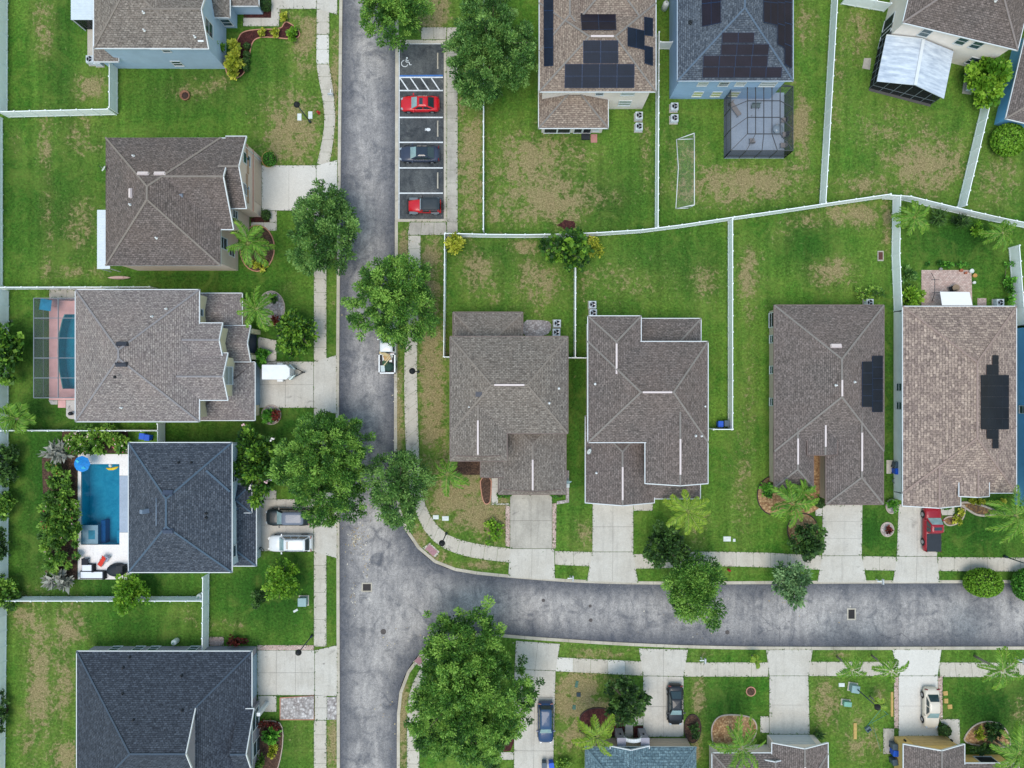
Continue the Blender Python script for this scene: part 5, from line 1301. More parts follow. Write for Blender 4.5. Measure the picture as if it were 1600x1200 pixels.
vehicle('red saloon car with a sunroof, backed into the bay beside the hatched strip', 656, 161, 180, 4.55, 1.85, 'sedan', RED, sunroof=(-.09, .0), z=-.095)
vehicle('slate grey car with a dark glass roof, backed into the middle bay', 655, 239.5, 180, 4.75, 1.92, 'sedan', SLATE, H=1.58, roof=M('glass car roof', C(34, 42, 54), .08, .1, 1, 0, .8), z=-.095)
j = vehicle('red off-road car with a black hard top and a spare wheel, in the lowest bay', 663, 321.5, 180, 4.2, 1.9, 'jeep', RED, roof=M('black hard top', C(52, 60, 66), .55, .1), z=-.095)
for sg in (-1, 1):
    for x, l in ((.3, 1.05), (-.3, .95)): MB().box((x * 4.2, sg * .82, .86), (l, .3, .1), 0, 0, .92).build('mudguard', M('grey mudguard', C(112, 122, 128), .6), j)
MB().tube([(-2., .1, 1.05), (-2.25, .1, 1.05)], .4, 20).build('spare_wheel', TYRE, j); MB().box((2.0, 0, .55), (.22, 1.7, .2)).build('bumper', BLK, j)
vehicle('white SUV with roof rails parked by the slate blue house garage', 453.5, 849, 180, 5.1, 1.98, 'suv', WHITE, sunroof=(-.02, .03), rails=True, H=1.85)
vehicle('dark minivan with a silver roof, half hidden under the big oak', 450, 808, 180, 5.2, 2.0, 'suv', DGRN, roof=SILV, H=1.8)
vehicle('blue hatchback with a steel blue roof, parked nose down on the bottom driveway', 852.5, 1129, -90, 4.7, 1.85, 'suv', BLUE, roof=STEEL, H=1.6)
vehicle('black car with glossy bonnet, parked nose down beside the teal roof house', 1055.5, 1102, -90, 4.75, 1.86, 'sedan', BLACK, H=1.5)
vehicle('beige saloon car parked nose down at the yellow house', 1456, 1107, -90, 4.75, 1.84, 'sedan', BEIGE)
p = vehicle('dark red pickup with a black bed cover, nose against the white house garage', 1457, 826, 90, 5.3, 1.95, 'pickup', DRED, 'pickup', 'pickup_truck', sunroof=(.0, .07))
MB().bx(-2.62, -.82, 1.06, -.55, .82, 1.12).build('bed_cover', M('black vinyl cover', C(44, 50, 58), .6), p)
p = vehicle('white pickup loaded with junk, its front half hidden under the street oak', 605.5, 546, 90, 5.7, 1.95, 'pickup', WHITE, 'pickup', 'pickup_truck', z=-.1)
b = MB(); b.bx(-2.75, -.86, 1.045, -.62, .86, 1.07, 1)
for a in ((-2.85, -.98, -.5, -.84), (-2.85, .84, -.5, .98), (-2.85, -.98, -2.7, .98), (-.64, -.98, -.5, .98)): b.bx(a[0], a[1], 1.0, a[2], a[3], 1.3)
b.build('truck_bed', [WHITE, BLK], p)
def loose(name, label, cat, px, py, z, mb, mat, rz=0, group=None):
    q = P(px, py, z); return tag(mb.build(name, mat, None, q, rz), label, cat, group)
ZB = .98
ULID_ = M('white plastic lid', C(222, 228, 224), .6)
loose('cardboard_box', 'brown cardboard box lying in the bed of the white pickup', 'box', 606, 560, ZB, MB().box((0, 0, .22), (.8, .55, .44)).box((0, .33, .45), (.8, .2, .02)), M('cardboard', C(196, 160, 110), .9), .3)
loose('wood_board', 'tan board across the junk in the white pickup', 'board', 601, 553, ZB, MB().box((0, 0, .5), (1.1, .35, .04)).box((0, .1, .45), (1.0, .08, .06)), M('bare board', C(206, 186, 140), .8), -.4)
loose('green_tarp', 'crumpled dark green tarpaulin at the tail of the white pickup bed', 'tarpaulin', 608, 573, ZB, MB().lathe([(.62, 0), (.55, .2), (.4, .34), (.2, .4), (.01, .36)], 9, (0, 0, 0), 1, .95, 0, False), M('green tarp', C(44, 74, 64), .7, .3, 5), .5)
loose('pale_sheet', 'pale sheet lying flat in the corner of the white pickup bed', 'panel', 598.5, 576, ZB, MB().box((0, 0, .2), (.5, .75, .06)).box((0, 0, .12), (.4, .6, .1)), M('pale panel', C(200, 214, 214), .5), .05)
loose('pink_crate', 'small pinkish crate near the cab end of the white pickup bed', 'crate', 612, 550, ZB, MB().bx(-.25, -.2, 0, .25, .2, .04).bx(-.25, -.2, .04, -.21, .2, .3).bx(.21, -.2, .04, .25, .2, .3).bx(-.21, -.2, .04, .21, -.16, .3).bx(-.21, .16, .04, .21, .2, .3), M('pink plastic', C(206, 168, 158), .6), .1)
loose('green_bag', 'mossy green bag of cuttings in the middle of the white pickup bed', 'bag', 603, 567, ZB, MB().lathe([(.3, 0), (.42, .15), (.36, .4), (.15, .52), (.02, .54)], 9, (0, 0, 0), 1, 1, 0, False).box((.5, .1, .1), (.5, .3, .2)), M('green sacking', C(66, 96, 70), .8, .3, 6), .7)
loose('white_bucket', 'white bucket beside the cardboard box in the white pickup bed', 'bucket', 612.5, 557, ZB, MB().lathe([(.14, 0), (.18, .36), (.165, .36), (.13, .04), (.01, .04)], 14), ULID_)
loose('timber_offcut', 'short pale timber leaning across the white pickup bed', 'timber', 606, 565, ZB, MB().box((0, 0, .5), (1.3, .1, .06)).box((.2, .22, .46), (1.1, .09, .05)), M('pale timber', C(222, 204, 164), .8), .9)
# cargo trailer
q = P(434, 581.5, 1.5); t = thing('cargo_trailer', 'white enclosed cargo trailer with a pointed nose on the grey house driveway', 'trailer', (q.x, q.y, .035))
TR = paint('white trailer skin', C(236, 239, 240))
MB().prism([(-1.6, -.85), (1.2, -.85), (1.6, -.45), (1.6, .45), (1.2, .85), (-1.6, .85)], .45, 2.15).prism([(-1.56, -.81), (1.18, -.81), (1.55, -.42), (1.55, .42), (1.18, .81), (-1.56, .81)], 2.15, 2.19).build('body', TR, t)
MB().prism([(1.2, -.86), (1.63, -.44), (1.95, -.3), (1.4, -.9)], .5, 1.2).prism([(1.2, .86), (1.63, .44), (1.95, .3), (1.4, .9)], .5, 1.2).build('stone_guard', M('aluminium', C(176, 196, 200), .35, .1, 4, .5), t)
MB().tube([(1.4, -.7, .5), (2.7, 0, .5)], .05, 6).tube([(1.4, .7, .5), (2.7, 0, .5)], .05, 6).tube([(2.6, 0, .5), (2.9, 0, .5)], .07, 8).tube([(2.45, 0, .05), (2.45, 0, .85)], .04, 6).build('tow_bar', BLK, t)
for sg in (-1, 1):
    MB().bx(-.3, sg * .86, .35, .35, sg * 1.1, .8).build('mudguard', TR, t); MB().tube([(0, sg * .88, .3), (0, sg * 1.06, .3)], .3, 16).build('wheel', TYRE, t)
# bicycle by the garage
q = P(407, 852); t = thing('bicycle', 'dark bicycle leaning at the garage corner in front of the white SUV', 'bicycle', (q.x, q.y, .035), -.9)
for x in (-.5, .5):
    MB().tube([(x + .33 * math.cos(a), .02 * math.sin(a), .34 + .33 * math.sin(a)) for a in np.linspace(0, 2 * PI, 17)], .03, 6, 0, False).build('wheel', TYRE, t)
MB().tube([(-.5, 0, .34), (-.1, 0, .36), (.32, 0, .8), (-.2, 0, .82), (-.1, 0, .36)], .028, 6).tube([(-.5, 0, .34), (-.2, 0, .82)], .02, 6).tube([(.5, 0, .34), (.32, 0, .8), (.3, 0, .95)], .025, 6).build('frame', M('bicycle frame', C(72, 96, 108), .4), t)
MB().tube([(.28, -.28, .98), (.34, 0, .95), (.28, .28, .98)], .02, 6).build('handlebar', BLK, t); MB().box((-.22, 0, .9), (.26, .13, .06), 0, 0, .7).build('saddle', BLK, t)

# ------------------------------------------------------------------ pools, decks, enclosures
def watermat():
    t = NT('pool water'); v = t.pos(); nz = t.noise(v, 1.6, 4, .6, .6)
    t.out(C(40, 130, 160), .06, .6); bm = t.node('ShaderNodeBump', inp={'Strength': .12, 'Distance': .05}); t.link(nz, bm.inputs['Height'])
    gl = t.node('ShaderNodeBsdfGlossy', inp={'Roughness': .03}); t.link(bm.outputs['Normal'], gl.inputs['Normal'])
    tr = t.node('ShaderNodeBsdfTransparent'); tr.inputs['Color'].default_value = (.19, .58, .7, 1)
    fz = t.node('ShaderNodeFresnel', inp={'IOR': 1.33}); t.link(bm.outputs['Normal'], fz.inputs['Normal'])
    mx = t.node('ShaderNodeMixShader'); t.link(fz.outputs[0], mx.inputs[0]); t.link(tr.outputs[0], mx.inputs[1]); t.link(gl.outputs[0], mx.inputs[2])
    t.link(mx.outputs[0], t.n['Material Output'].inputs['Surface']); return t.m
WATER = watermat()
def poolfloor(name, c1, c2):
    t = NT(name); v = t.pos(); n = t.ramp(t.noise(v, .9, 5, .65, .5), .35, .65); c = t.mix(n, c1, c2)
    w = t.ramp(t.noise(v, 3., 3, .6, 1.5), .42, .6); c = t.mix(t.math('MULTIPLY', w, .25), c, C(210, 232, 238)); return t.out(c, .6, .2)
PF = poolfloor('pool plaster', C(120, 190, 206), C(168, 220, 228)); PF2 = poolfloor('teal pool plaster', C(120, 200, 204), C(150, 222, 222))
def pool(label, outline, depth, zc, mat):
    w = W(outline); c = np.mean(w, 0); o = Vector((c[0], c[1], 0)); t = thing('swimming_pool', label, 'pool', o)
    loc = [(a - o.x, b - o.y) for a, b in w]; n = len(loc)
    vs = [(a, b, zc) for a, b in loc] + [(a, b, -depth) for a, b in loc]
    MB().add(vs, [(i, (i + 1) % n, n + (i + 1) % n, n + i) for i in range(n)] + [tuple(range(n, 2 * n))]).build('basin', mat, t)
    MB().add([(a, b, -.14) for a, b in loc], [tuple(range(n))]).build('water', WATER, t); return t, o
p1, o = pool('rectangular turquoise pool beside the slate blue house, with a spa ledge', [(127, 725), (187, 725), (187, 851), (127, 851)], 1.7, .045, PF)
def pl(x, y): q = P(x, y) - o; return q.x, q.y
a, b = pl(127.5, 850.5), pl(152, 821); MB().bx(a[0], a[1], -1.69, b[0], b[1], -.135).build('spa_ledge', M('spa tile', C(120, 152, 168), .5, .15), p1)
a2, b2 = pl(137, 843), pl(152, 829); MB().bx(a2[0], a2[1], -.2, b2[0] - .35, b2[1], -.128).build('spa_seat', M('spa plaster', C(34, 120, 146), .6, .3), p1)
a, b = pl(152.2, 850.5), pl(159, 815); MB().bx(a[0], a[1], -1.69, b[0], b[1], -.75).build('pool_step', M('step tile', C(92, 116, 170), .5, .15), p1)
a, b = pl(179, 851), pl(187, 830); MB().bx(a[0], a[1], -1.69, b[0], b[1], -.5).build('pool_step', PF, p1)
pool('curved teal pool under the screen behind the grey house', pool2c, 1.5, .045, PF2)
DECKW = concrete('white pool deck', CW(236, 230, 226), CW(220, 212, 206), .5, .25); DECKP = M('pink deck paint', C(232, 180, 176), .8, .12, 1.2); DECKG = concrete('blue grey patio slab', C(176, 188, 204), C(156, 168, 186), .5, .2)
mb = MB()
for a in ((122, 709.5, 202, 725), (122, 725, 127, 851), (187, 725, 202, 743), (187, 832, 202, 851), (122, 851, 207, 905)): (lambda q: mb.prism(W([(q[0], q[1]), (q[2], q[1]), (q[2], q[3]), (q[0], q[3])]), -.05, .05))(a)
mb.prism(W([(187, 743.3), (214, 743.3), (214, 831.7), (187, 831.7)]), -.05, .048, 1)
struct(mb.build('pool_deck', [DECKW, DECKG]))
mb = MB(); pd = [(77, 466), (152, 466), (152, 625), (77, 625)]
me, V = sheet(W(pd), [pool2], (-70, -5, -45, 14), 2, .046); me.materials.append(DECKP); struct(link('pool_deck', me))
mb.prism(W([(76, 625.5), (90, 625.5), (90, 632), (80, 632)]), -.05, .03); mb.prism(W([(91, 625.5), (103, 625.5), (103, 637), (91, 637)]), -.05, .05, 1); mb.prism(W([(103.5, 625.5), (124, 625.5), (124, 656), (108, 654), (103.5, 650)]), -.05, .03)
mb.prism(W([(1131, 145), (1225, 145), (1225, 247.5), (1131, 247.5)]), -.05, .06, 2)
mb.prism(W([(1439.5, 422), (1517.5, 422), (1519, 479), (1439.5, 479)]), -.05, .04, 3); mb.prism(W([(1527, 466), (1541, 466), (1541, 478), (1527, 478)]), -.05, .035, 3)
mb.prism(W([(1350, 91), (1361, 91), (1359, 109), (1347, 107)]), -.05, .05, 4)
struct(mb.build('patio', [concrete('pale patio', C(214, 206, 200), C(180, 172, 166)), DECKP, DECKG, MAT_PAVER, MAT_OLD]))
FRM = M('grey screen frame', C(130, 138, 146), .5, .05); FRD = M('dark bronze frame', C(74, 76, 80), .5, .05)
SCRL = screenmat('light insect screen', C(96, 104, 112), .17); SCRW = screenmat('wall insect screen', C(104, 114, 120), .5); SCRD = screenmat('dark insect screen', C(34, 38, 42), .68)
def cage(label, x0, y0, x1, y1, z, rise, nx, ny, frm, open_side, scr=SCRL, wscr=SCRW):
    a, b = P(x0, y1), P(x1, y0); o = Vector(((a.x + b.x) / 2, (a.y + b.y) / 2, 0)); t = thing('screen_enclosure', label, 'screen enclosure', o)
    X0, Y0, X1, Y1 = a.x - o.x, a.y - o.y, b.x - o.x, b.y - o.y; f = MB(); r = .055
    cs = [(X0, Y0), (X1, Y0), (X1, Y1), (X0, Y1)]; ins = 1.7 if rise else 0
    ic = [(X0 + ins, Y0 + ins), (X1 - ins, Y0 + ins), (X1 - ins, Y1), (X0 + ins, Y1)] if rise else cs
    for i in range(4):
        p, q = cs[i], cs[(i + 1) % 4]; side = 'SENW'[i]
        f.beam((*p, z), (*q, z), .07, .1)
        if rise: f.beam((*ic[i], z + rise), (*ic[(i + 1) % 4], z + rise), .09, .1); f.beam((*p, z), (*ic[i], z + rise), .08, .1)
        if side == open_side: continue
        n = nx if side in 'SN' else ny
        for k in range(n + 1):
            m = (p[0] + (q[0] - p[0]) * k / n, p[1] + (q[1] - p[1]) * k / n); f.beam((*m, 0), (*m, z), .07, .07)
        f.beam((*p, .95), (*q, .95), .04, .04)
        MB().add([(*p, .02), (*q, .02), (*q, z), (*p, z)], [(0, 1, 2, 3)]).build('wall_screen', wscr, t)
    for k in range(1, nx):
        u = k / nx; f.beam((ic[0][0] + (ic[1][0] - ic[0][0]) * u, ic[0][1], z + rise), (ic[3][0] + (ic[2][0] - ic[3][0]) * u, ic[3][1], z + rise), .08, .1)
        if rise: f.beam((ic[0][0] + (ic[1][0] - ic[0][0]) * u, ic[0][1], z + rise), (X0 + (X1 - X0) * u, Y0, z), .07, .09)
    for k in range(1, ny):
        u = k / ny; yi = ic[0][1] + (ic[3][1] - ic[0][1]) * u; f.beam((ic[0][0], yi, z + rise), (ic[1][0], yi, z + rise), .08, .1)
        if rise:
            for s in (0, 1): f.beam((ic[s][0], yi, z + rise), (cs[s][0], Y0 + (Y1 - Y0) * u, z), .07, .09)
    f.build('frame', frm, t); rs = MB()
    vs = [(*c, z) for c in cs] + [(*c, z + rise) for c in ic]
    rs.add(vs, [(4, 5, 6, 7)] + ([(0, 1, 5, 4), (1, 2, 6, 5), (3, 0, 4, 7)] if rise else [])); rs.build('roof_screen', scr, t); return t, o
cage('grey framed pool screen enclosure behind the grey house', 76, 470, 150, 621, 2.6, 0, 2, 5, FRM, 'E')
cage('dark framed patio screen enclosure behind the steel blue house', 1131, 150, 1225, 247, 2.7, .6, 4, 3, FRD, 'N', SCRL, SCRD)
# ridged metal patio roofs
def ribroof(label, x0, y0, x1, y1, z, mat, along='x', slope=.12):
    a, b = P(x0, y1, z), P(x1, y0, z); o = Vector((a.x, a.y, 0)); t = thing('patio_roof', label, 'patio roof', o); w, d = b.x - a.x, b.y - a.y; m = MB()
    n = int(d / .3)
    for k in range(n):
        y = d * (k + .5) / n; m.box((w / 2, y, z), (w, d / n * .98, .05)); m.box((w / 2, y - d / n / 2, z + .045), (w, .05, .04))
    m.build('roof_panel', mat, t)
    for x in (.08, w - .3):
        for y in (.1, d / 2, d - .1): MB().box((x, y, z / 2), (.1, .1, z)).build('post', TRIM, t)
WMET = M('white ribbed metal', C(226, 234, 238), .35, .08, 2, .2)
ribroof('white ribbed metal patio roof beside the tan house', 152, 328, 172, 420, 2.7, WMET)
ribroof('white ribbed metal patio roof at the top left house', 111, -60, 152, 31, 2.7, WMET)
MB().prism(W([(137, -60), (160, -60), (160, 88), (137, 88)]), -.05, .05).build('slab', MAT_CONC)['kind'] = 'structure'
a = [P(*p) for p in ((121, 33), (150, 46))]
t = thing('screen_wall', 'dark screened side under the white patio roof at the top left', 'screen', P(137, 46)); 
MB().box((.6, 0, 1.2), (2.2, .04, 2.3)).build('screen', SCRD, t); f = MB()
for x in (-.5, .2, .95, 1.7): f.box((x, 0, 1.25), (.07, .08, 2.5))
f.build('frame', FRD, t)
# white gable patio cover of the angled house
hz = HROT; t = thing('patio_cover', 'white gabled metal patio cover with dark screens behind the ivory house', 'patio cover', hz.o, hz.ang)
c0, c1, c2, c3 = [hz.L(x, y, 2.75) for x, y in ((1385, 55), (1490, 80), (1475, 154), (1370, 127))]; r0, r1 = hz.L(1443, 61, 3.6), hz.L(1430, 133, 3.6)
def metalroof():
    t_ = NT('brushed white metal roof'); v = t_.objc(); mp = t_.node('ShaderNodeMapping'); mp.inputs['Scale'].default_value = (.5, 2.2, 1); t_.link(v, mp.inputs['Vector'])
    n = t_.noise(mp.outputs[0], 1.2, 5, .65); return t_.out(t_.mix(t_.ramp(n, .35, .7), C(226, 234, 242), C(170, 182, 198)), .4, .4, .1)
MRF = metalroof(); d = Vector((0, 0, .08))
MB().add([c0, r0, r1, c3] + [x - d for x in (c0, r0, r1, c3)], [(0, 1, 2, 3), (7, 6, 5, 4), (0, 3, 7, 4), (0, 1, 5, 4), (2, 3, 7, 6)]).build('roof_panel', MRF, t)
MB().add([r0, c1, c2, r1] + [x - d for x in (r0, c1, c2, r1)], [(0, 1, 2, 3), (7, 6, 5, 4), (1, 2, 6, 5), (0, 1, 5, 4), (2, 3, 7, 6)]).build('roof_panel', MRF, t)
MB().beam(r0, r1, .35, .06, 0, .03).beam(r0.lerp(c0, .02), c0, .15, .05, 0, .03).build('ridge_cap', TRIM, t)
g0, g1, g2, g3 = [hz.L(*p) for p in ((1374, 66), (1467, 91), (1454, 163), (1358, 138))]
for p, q, n in ((g3, g2, 6), (g0, g3, 6), (g2, g1, 5)):
    MB().add([p, q, q + Vector((0, 0, 2.7)), p + Vector((0, 0, 2.7))], [(0, 1, 2, 3)]).build('screen', SCRD, t); f = MB()
    for k in range(n + 1): m = p.lerp(q, k / n); f.beam(m, m + Vector((0, 0, 2.7)), .06, .06)
    f.beam(p + Vector((0, 0, .9)), q + Vector((0, 0, .9)), .05, .05); f.build('frame', FRM, t)
struct(MB().prism([(hz.root.matrix_basis @ x)[:2] if False else ((Matrix.Rotation(hz.ang, 3, 'Z') @ x) + hz.o)[:2] for x in (g0, g1, g2 + (g2 - g1).normalized() * .3, g3 + (g3 - g0).normalized() * .3)], -.05, .05).build('patio', M('dark patio floor', C(92, 90, 88), .8)))
# awning of the white house
q = P(1495, 477, 2.6); t = thing('awning', 'plain white awning over the paved patio of the white house', 'awning', q)
MB().add([(-1.75, 0, .1), (1.75, 0, .1), (1.62, 1.55, -.25), (-1.78, 1.6, -.25), (-1.78, 1.6, -.4), (1.62, 1.55, -.4)], [(0, 1, 2, 3), (3, 2, 5, 4)]).build('canopy', M('white awning cloth', C(240, 238, 238), .7, .03), t)
for x in (-1.6, 1.5): MB().tube([(x, 0, -.4), (x, 1.5, -.28)], .03, 6).build('arm', RIM, t)

# ------------------------------------------------------------------ small things
def ac_unit(body, label):
    t = thing('air_conditioner', label, 'air conditioner', (0, 0, 0), 0, 'air conditioner units beside the houses')
    b = MB(); b.box((0, 0, .42), (.82, .82, .8)); 
    for k in range(6): b.box((0, 0, .14 + k * .11), (.86, .86, .03))
    b.build('housing', body, t); MB().box((0, 0, .02), (1.0, 1.0, .1)).build('pad', MAT_OLD, t)
    MB().lathe([(.39, .82), (.39, .87), (.33, .87), (.33, .82)], 20).build('fan_ring', body, t)
    MB().lathe([(.33, .83), (.02, .83)], 20).build('fan_well', BLK, t); f = MB()
    for k in range(3):
        a = k * 2.1; f.add([(.05 * math.cos(a), .05 * math.sin(a), .845), (.31 * math.cos(a - .3), .31 * math.sin(a - .3), .84), (.31 * math.cos(a + .35), .31 * math.sin(a + .35), .86)], [(0, 1, 2)])
    f.lathe([(.09, .83), (.09, .87), (.01, .88)], 10); f.build('fan', RIM, t); return t
ACW = M('pale grey unit', C(206, 214, 218), .5); AC = ac_unit(ACW, 'pale air conditioner by the stones behind the middle house, the outer one'); AC.location = P(870, 506)
for x, y, lb in ((869, 520, 'pale air conditioner half under the middle house roof edge'), (925, 477, 'pale air conditioner on the lawn behind the white gutter house, the outer one'), (926, 490, 'pale air conditioner half under the white gutter house roof'),
    (1354, 474, 'air conditioner behind the split-front house, by the thin shrub'), (1556, 474, 'air conditioner behind the white house, right of its awning'), (997, 184, 'upper air conditioner behind the ivory solar house'), (997, 201, 'lower air conditioner behind the ivory solar house, near the fence'),
    (1052, 170, 'upper air conditioner at the corner of the steel blue house'), (1052, 188, 'lower air conditioner at the corner of the steel blue house'), (1518, 120, 'upper air conditioner by the hedge of the angled ivory house'), (1514, 138, 'lower air conditioner by the hedge of the angled ivory house'), (146, 97, 'air conditioner at the corner of the top left house'), (157, 99, 'second air conditioner at the top left house, beside the fence')):
    dup(AC, P(x, y), 0 if x < 1500 or y > 200 else -.23, lb)
struct(MB().prism(W([(1508, 112), (1522, 112), (1517, 148), (1503, 146)]), -.02, .06).build('equipment_pad', MAT_CONC))
t = thing('street_lamp', 'black street lamp on the dry lawn above the tan house driveway', 'street lamp', P(485, 191), 0, 'black street lamps')
MB().tube([(0, 0, 0), (0, 0, 4.9)], [.08, .05], 8).lathe([(.16, 0), (.14, .5), (.07, .7)], 10).build('pole', M('lamp pole', C(70, 86, 96), .5, .1, 3, .3), t)
MB().lathe([(.1, 4.85), (.2, 4.95), (.3, 5.25), (.36, 5.3), (.34, 5.4), (.14, 5.55), (.04, 5.7)], 14).build('lamp_head', BLK, t)
for x, y, lb in ((654, 581, 'black street lamp on the pavement below the loaded pickup'), (697.5, 833, 'black street lamp at the curved corner pavement'), (487.5, 993, 'black street lamp beside the navy house driveway'), (1335, 1073, 'black street lamp on the lawn by the utility boxes'), (1569, 869, 'street lamp by the pavement at the right edge, its head out of view')): dup(t, P(x, y), 0, lb)
t = thing('mailbox', 'white twin mailbox on the verge near the hydrant', 'mailbox', P(520, 153), 0, 'white twin mailboxes'); MBX = M('white mailbox', C(236, 240, 242), .4)
MB().box((0, 0, .5), (.1, .1, 1.0)).box((0, 0, 1.0), (.1, .75, .08)).build('post', MBX, t)
for y in (-.25, .25): MB().prism([(-.32, -.11), (.32, -.11), (.32, .11), (-.32, .11)], 1.04, 1.2).lathe([(.11, 0), (.11, .01)], 6, (0, 0, 1.2)).box((0, 0, 1.23), (.64, .2, .06), 0, 0, .8).build('box', MBX, t); t.children[-1].location = (0, y, 0)
for x, y, r, lb in ((894, 900, PI / 2, 'white twin mailbox on the verge between the two centre driveways'), (1372, 905, PI / 2, 'white twin mailbox between the split-front house and white house driveways'), (1098, 1027, PI / 2, 'white twin mailbox on the south verge by the black car driveway'), (1589, 1028, PI / 2, 'white twin mailbox on the south verge at the right edge'), (1341, 1200, 0, '')):
    if lb: dup(t, P(x, y), r, lb)
def bin_(lid, label):
    t = thing('trash_bin', label, 'trash bin', (0, 0, 0), 0, 'wheeled bins'); MB().box((0, 0, .5), (.5, .55, .9), 0, 0, 1.18).build('tub', lid, t)
    MB().box((0, .02, .99), (.62, .7, .07), 0, 0, .94).box((0, -.32, .97), (.5, .06, .06)).build('lid', lid, t)
    [MB().tube([(q - .04, -.27, .12), (q + .04, -.27, .12)], .12, 12).build('wheel', TYRE, t) for q in (-.24, .24)]; return t
B1 = bin_(M('blue bin plastic', C(32, 92, 206), .5), 'blue wheeled bin at the fence end beside the white gutter house'); B1.location = P(1122.5, 662)
B2 = bin_(M('grey bin plastic', C(82, 98, 112), .5), 'grey wheeled bin at the fence end beside the white gutter house'); B2.location = P(1132, 661)
for b, x, y, lb in ((B1, 1396, 735, 'blue wheeled bin at the side wall of the white house'), (B2, 1396, 725, 'dark grey wheeled bin at the side wall of the white house'), (B1, 1393, 1171, 'blue wheeled bin left of the yellow house'), (B2, 1392, 1161, 'grey wheeled bin left of the yellow house, above the blue one'), (B2, 1392, 1185, 'grey wheeled bin standing apart, below the blue one at the yellow house'), (B1, 1594, 753, 'blue wheeled bin by the bright blue wall at the right edge'), (B1, 861, 1190, 'blue wheeled bin on the driveway of the blue hatchback'), (B2, 850, 1190, 'grey wheeled bin on the driveway of the blue hatchback'), (B1, 228, 681, 'blue wheeled bin in the corner above the slate blue roof'), (B1, 236, 683, 'second blue wheeled bin by the grey fence above the slate blue roof')): dup(b, P(x, y), rnd.uniform(-.2, .2), lb)
MB().prism(W([(1385, 719), (1398, 719), (1398, 740), (1385, 740)]), -.02, .035).build('slab', MAT_CONC)['kind'] = 'structure'
UGR = M('green utility box', C(126, 178, 160), .5); UGY = M('grey green utility box', C(142, 172, 174), .5); ULID = M('white plastic lid', C(222, 228, 224), .6)
def ubox(label, px, py, w, d, h, mat, rz=0.):
    t = thing('utility_box', label, 'utility box', P(px, py), rz); MB().box((0, 0, h / 2), (w, d, h)).build('cabinet', mat, t); MB().box((0, 0, h + .025), (w + .06, d + .06, .06), 0, 0, .95).build('lid', mat, t); MB().box((0, 0, .02), (w + .25, d + .25, .08)).build('pad', MAT_CONC, t)
ubox('grey green utility box on the lawn near the navy house driveway', 475, 938, .95, .95, .8, UGY); ubox('pale green transformer box under the slim palm', 1332, 1073, .9, .8, .8, UGY, -.15); ubox('green utility pedestal on the lawn below the transformer box', 1321, 1097, .85, .5, .6, UGR, -.1)
def lid(label, px, py, w, d, mat=ULID, rz=0, h=.07, name='meter_lid'):
    loose(name, label, 'utility lid', px, py, 0, MB().box((0, 0, h / 2), (w, d, h), 0, 0, .94).box((0, 0, h + .008), (w * .3, .05, .016)), mat, rz, 'flat utility lids in the grass')
lid('white flat lid left of the lamp above the tan house driveway', 468, 183, .5, .85); lid('white flat lid right of the lamp above the tan house driveway', 485, 180, .5, .9); lid('white flat lid on the dry corner lawn, the left of two', 681, 808, .7, .5); lid('white flat lid on the dry corner lawn, the right of two', 696, 810, .8, .55)
lid('white flat lid on the lawn beside the palm of the white gutter house', 1136, 842, .9, .6); lid('small round white cap beside the flat lid', 1147, 844, .3, .35); lid('white stone like lid on the lawn below the grey green box', 462, 954, .6, .25, ULID, .5); lid('green cap on the dry lawn, lowest of three', 897, 1105, .4, .55, M('dark green cap', C(70, 110, 96), .6)); lid('dark cap on the dry lawn, middle of three', 904, 1085, .5, .5, M('dark cap', C(44, 66, 76), .6), 0, .12); lid('green cap on the dry lawn, topmost of three', 901, 1069, .35, .8, M('dark green cap', C(70, 110, 96), .6), -.2)
lid('white flat lid left of the transformer box', 1315, 1070, .7, .45)
t = thing('fire_hydrant', 'red fire hydrant beside the left pavement', 'hydrant', P(498.5, 177)); HYD = M('red hydrant', C(196, 60, 62), .5)
MB().lathe([(.17, 0), (.17, .06), (.12, .08), (.12, .5), (.15, .52), (.13, .6), (.07, .68), (.03, .72)], 12).build('barrel', HYD, t); MB().tube([(-.24, 0, .42), (.24, 0, .42)], .06, 8).tube([(0, 0, .42), (0, -.24, .42)], .07, 8).build('outlet', HYD, t)
t = thing('fire_hydrant', 'red and green hydrant on the verge by the small palm verge', 'hydrant', P(1138, 890)); MB().lathe([(.15, 0), (.12, .08), (.12, .5), (.14, .55), (.03, .7)], 12).build('barrel', HYD, t); MB().tube([(-.2, 0, .4), (.2, 0, .4)], .06, 8).build('outlet', HYD, t)
# drains and manholes in the road
GRT = M('iron grate', C(58, 52, 52), .7, .2, 6, .3)
def drain(label, px, py, w, d):
    t = thing('storm_drain', label, 'storm drain', P(px, py) + Vector((0, 0, -.1))); f = MB(); fw = .14
    for a in ((-w / 2 - fw, -d / 2 - fw, w / 2 + fw, -d / 2), (-w / 2 - fw, d / 2, w / 2 + fw, d / 2 + fw), (-w / 2 - fw, -d / 2, -w / 2, d / 2), (w / 2, -d / 2, w / 2 + fw, d / 2)): f.bx(a[0], a[1], -.02, a[2], a[3], .025)
    f.build('frame', MAT_KERB, t); g = MB(); g.bx(-w / 2, -d / 2, -.02, w / 2, d / 2, .006, 1)
    for k in range(5): y = -d / 2 + d * (k + .5) / 5; g.bx(-w / 2, y - .05, .006, w / 2, y + .05, .018)
    g.build('grate', [GRT, BLK], t)
drain('storm drain grate at the junction, near the left kerb', 573, 918, .95, .8); drain('storm drain grate in the middle of the east street', 1331, 960, .75, 1.1)
MAN = M('manhole iron', C(92, 86, 84), .7, .25, 7)
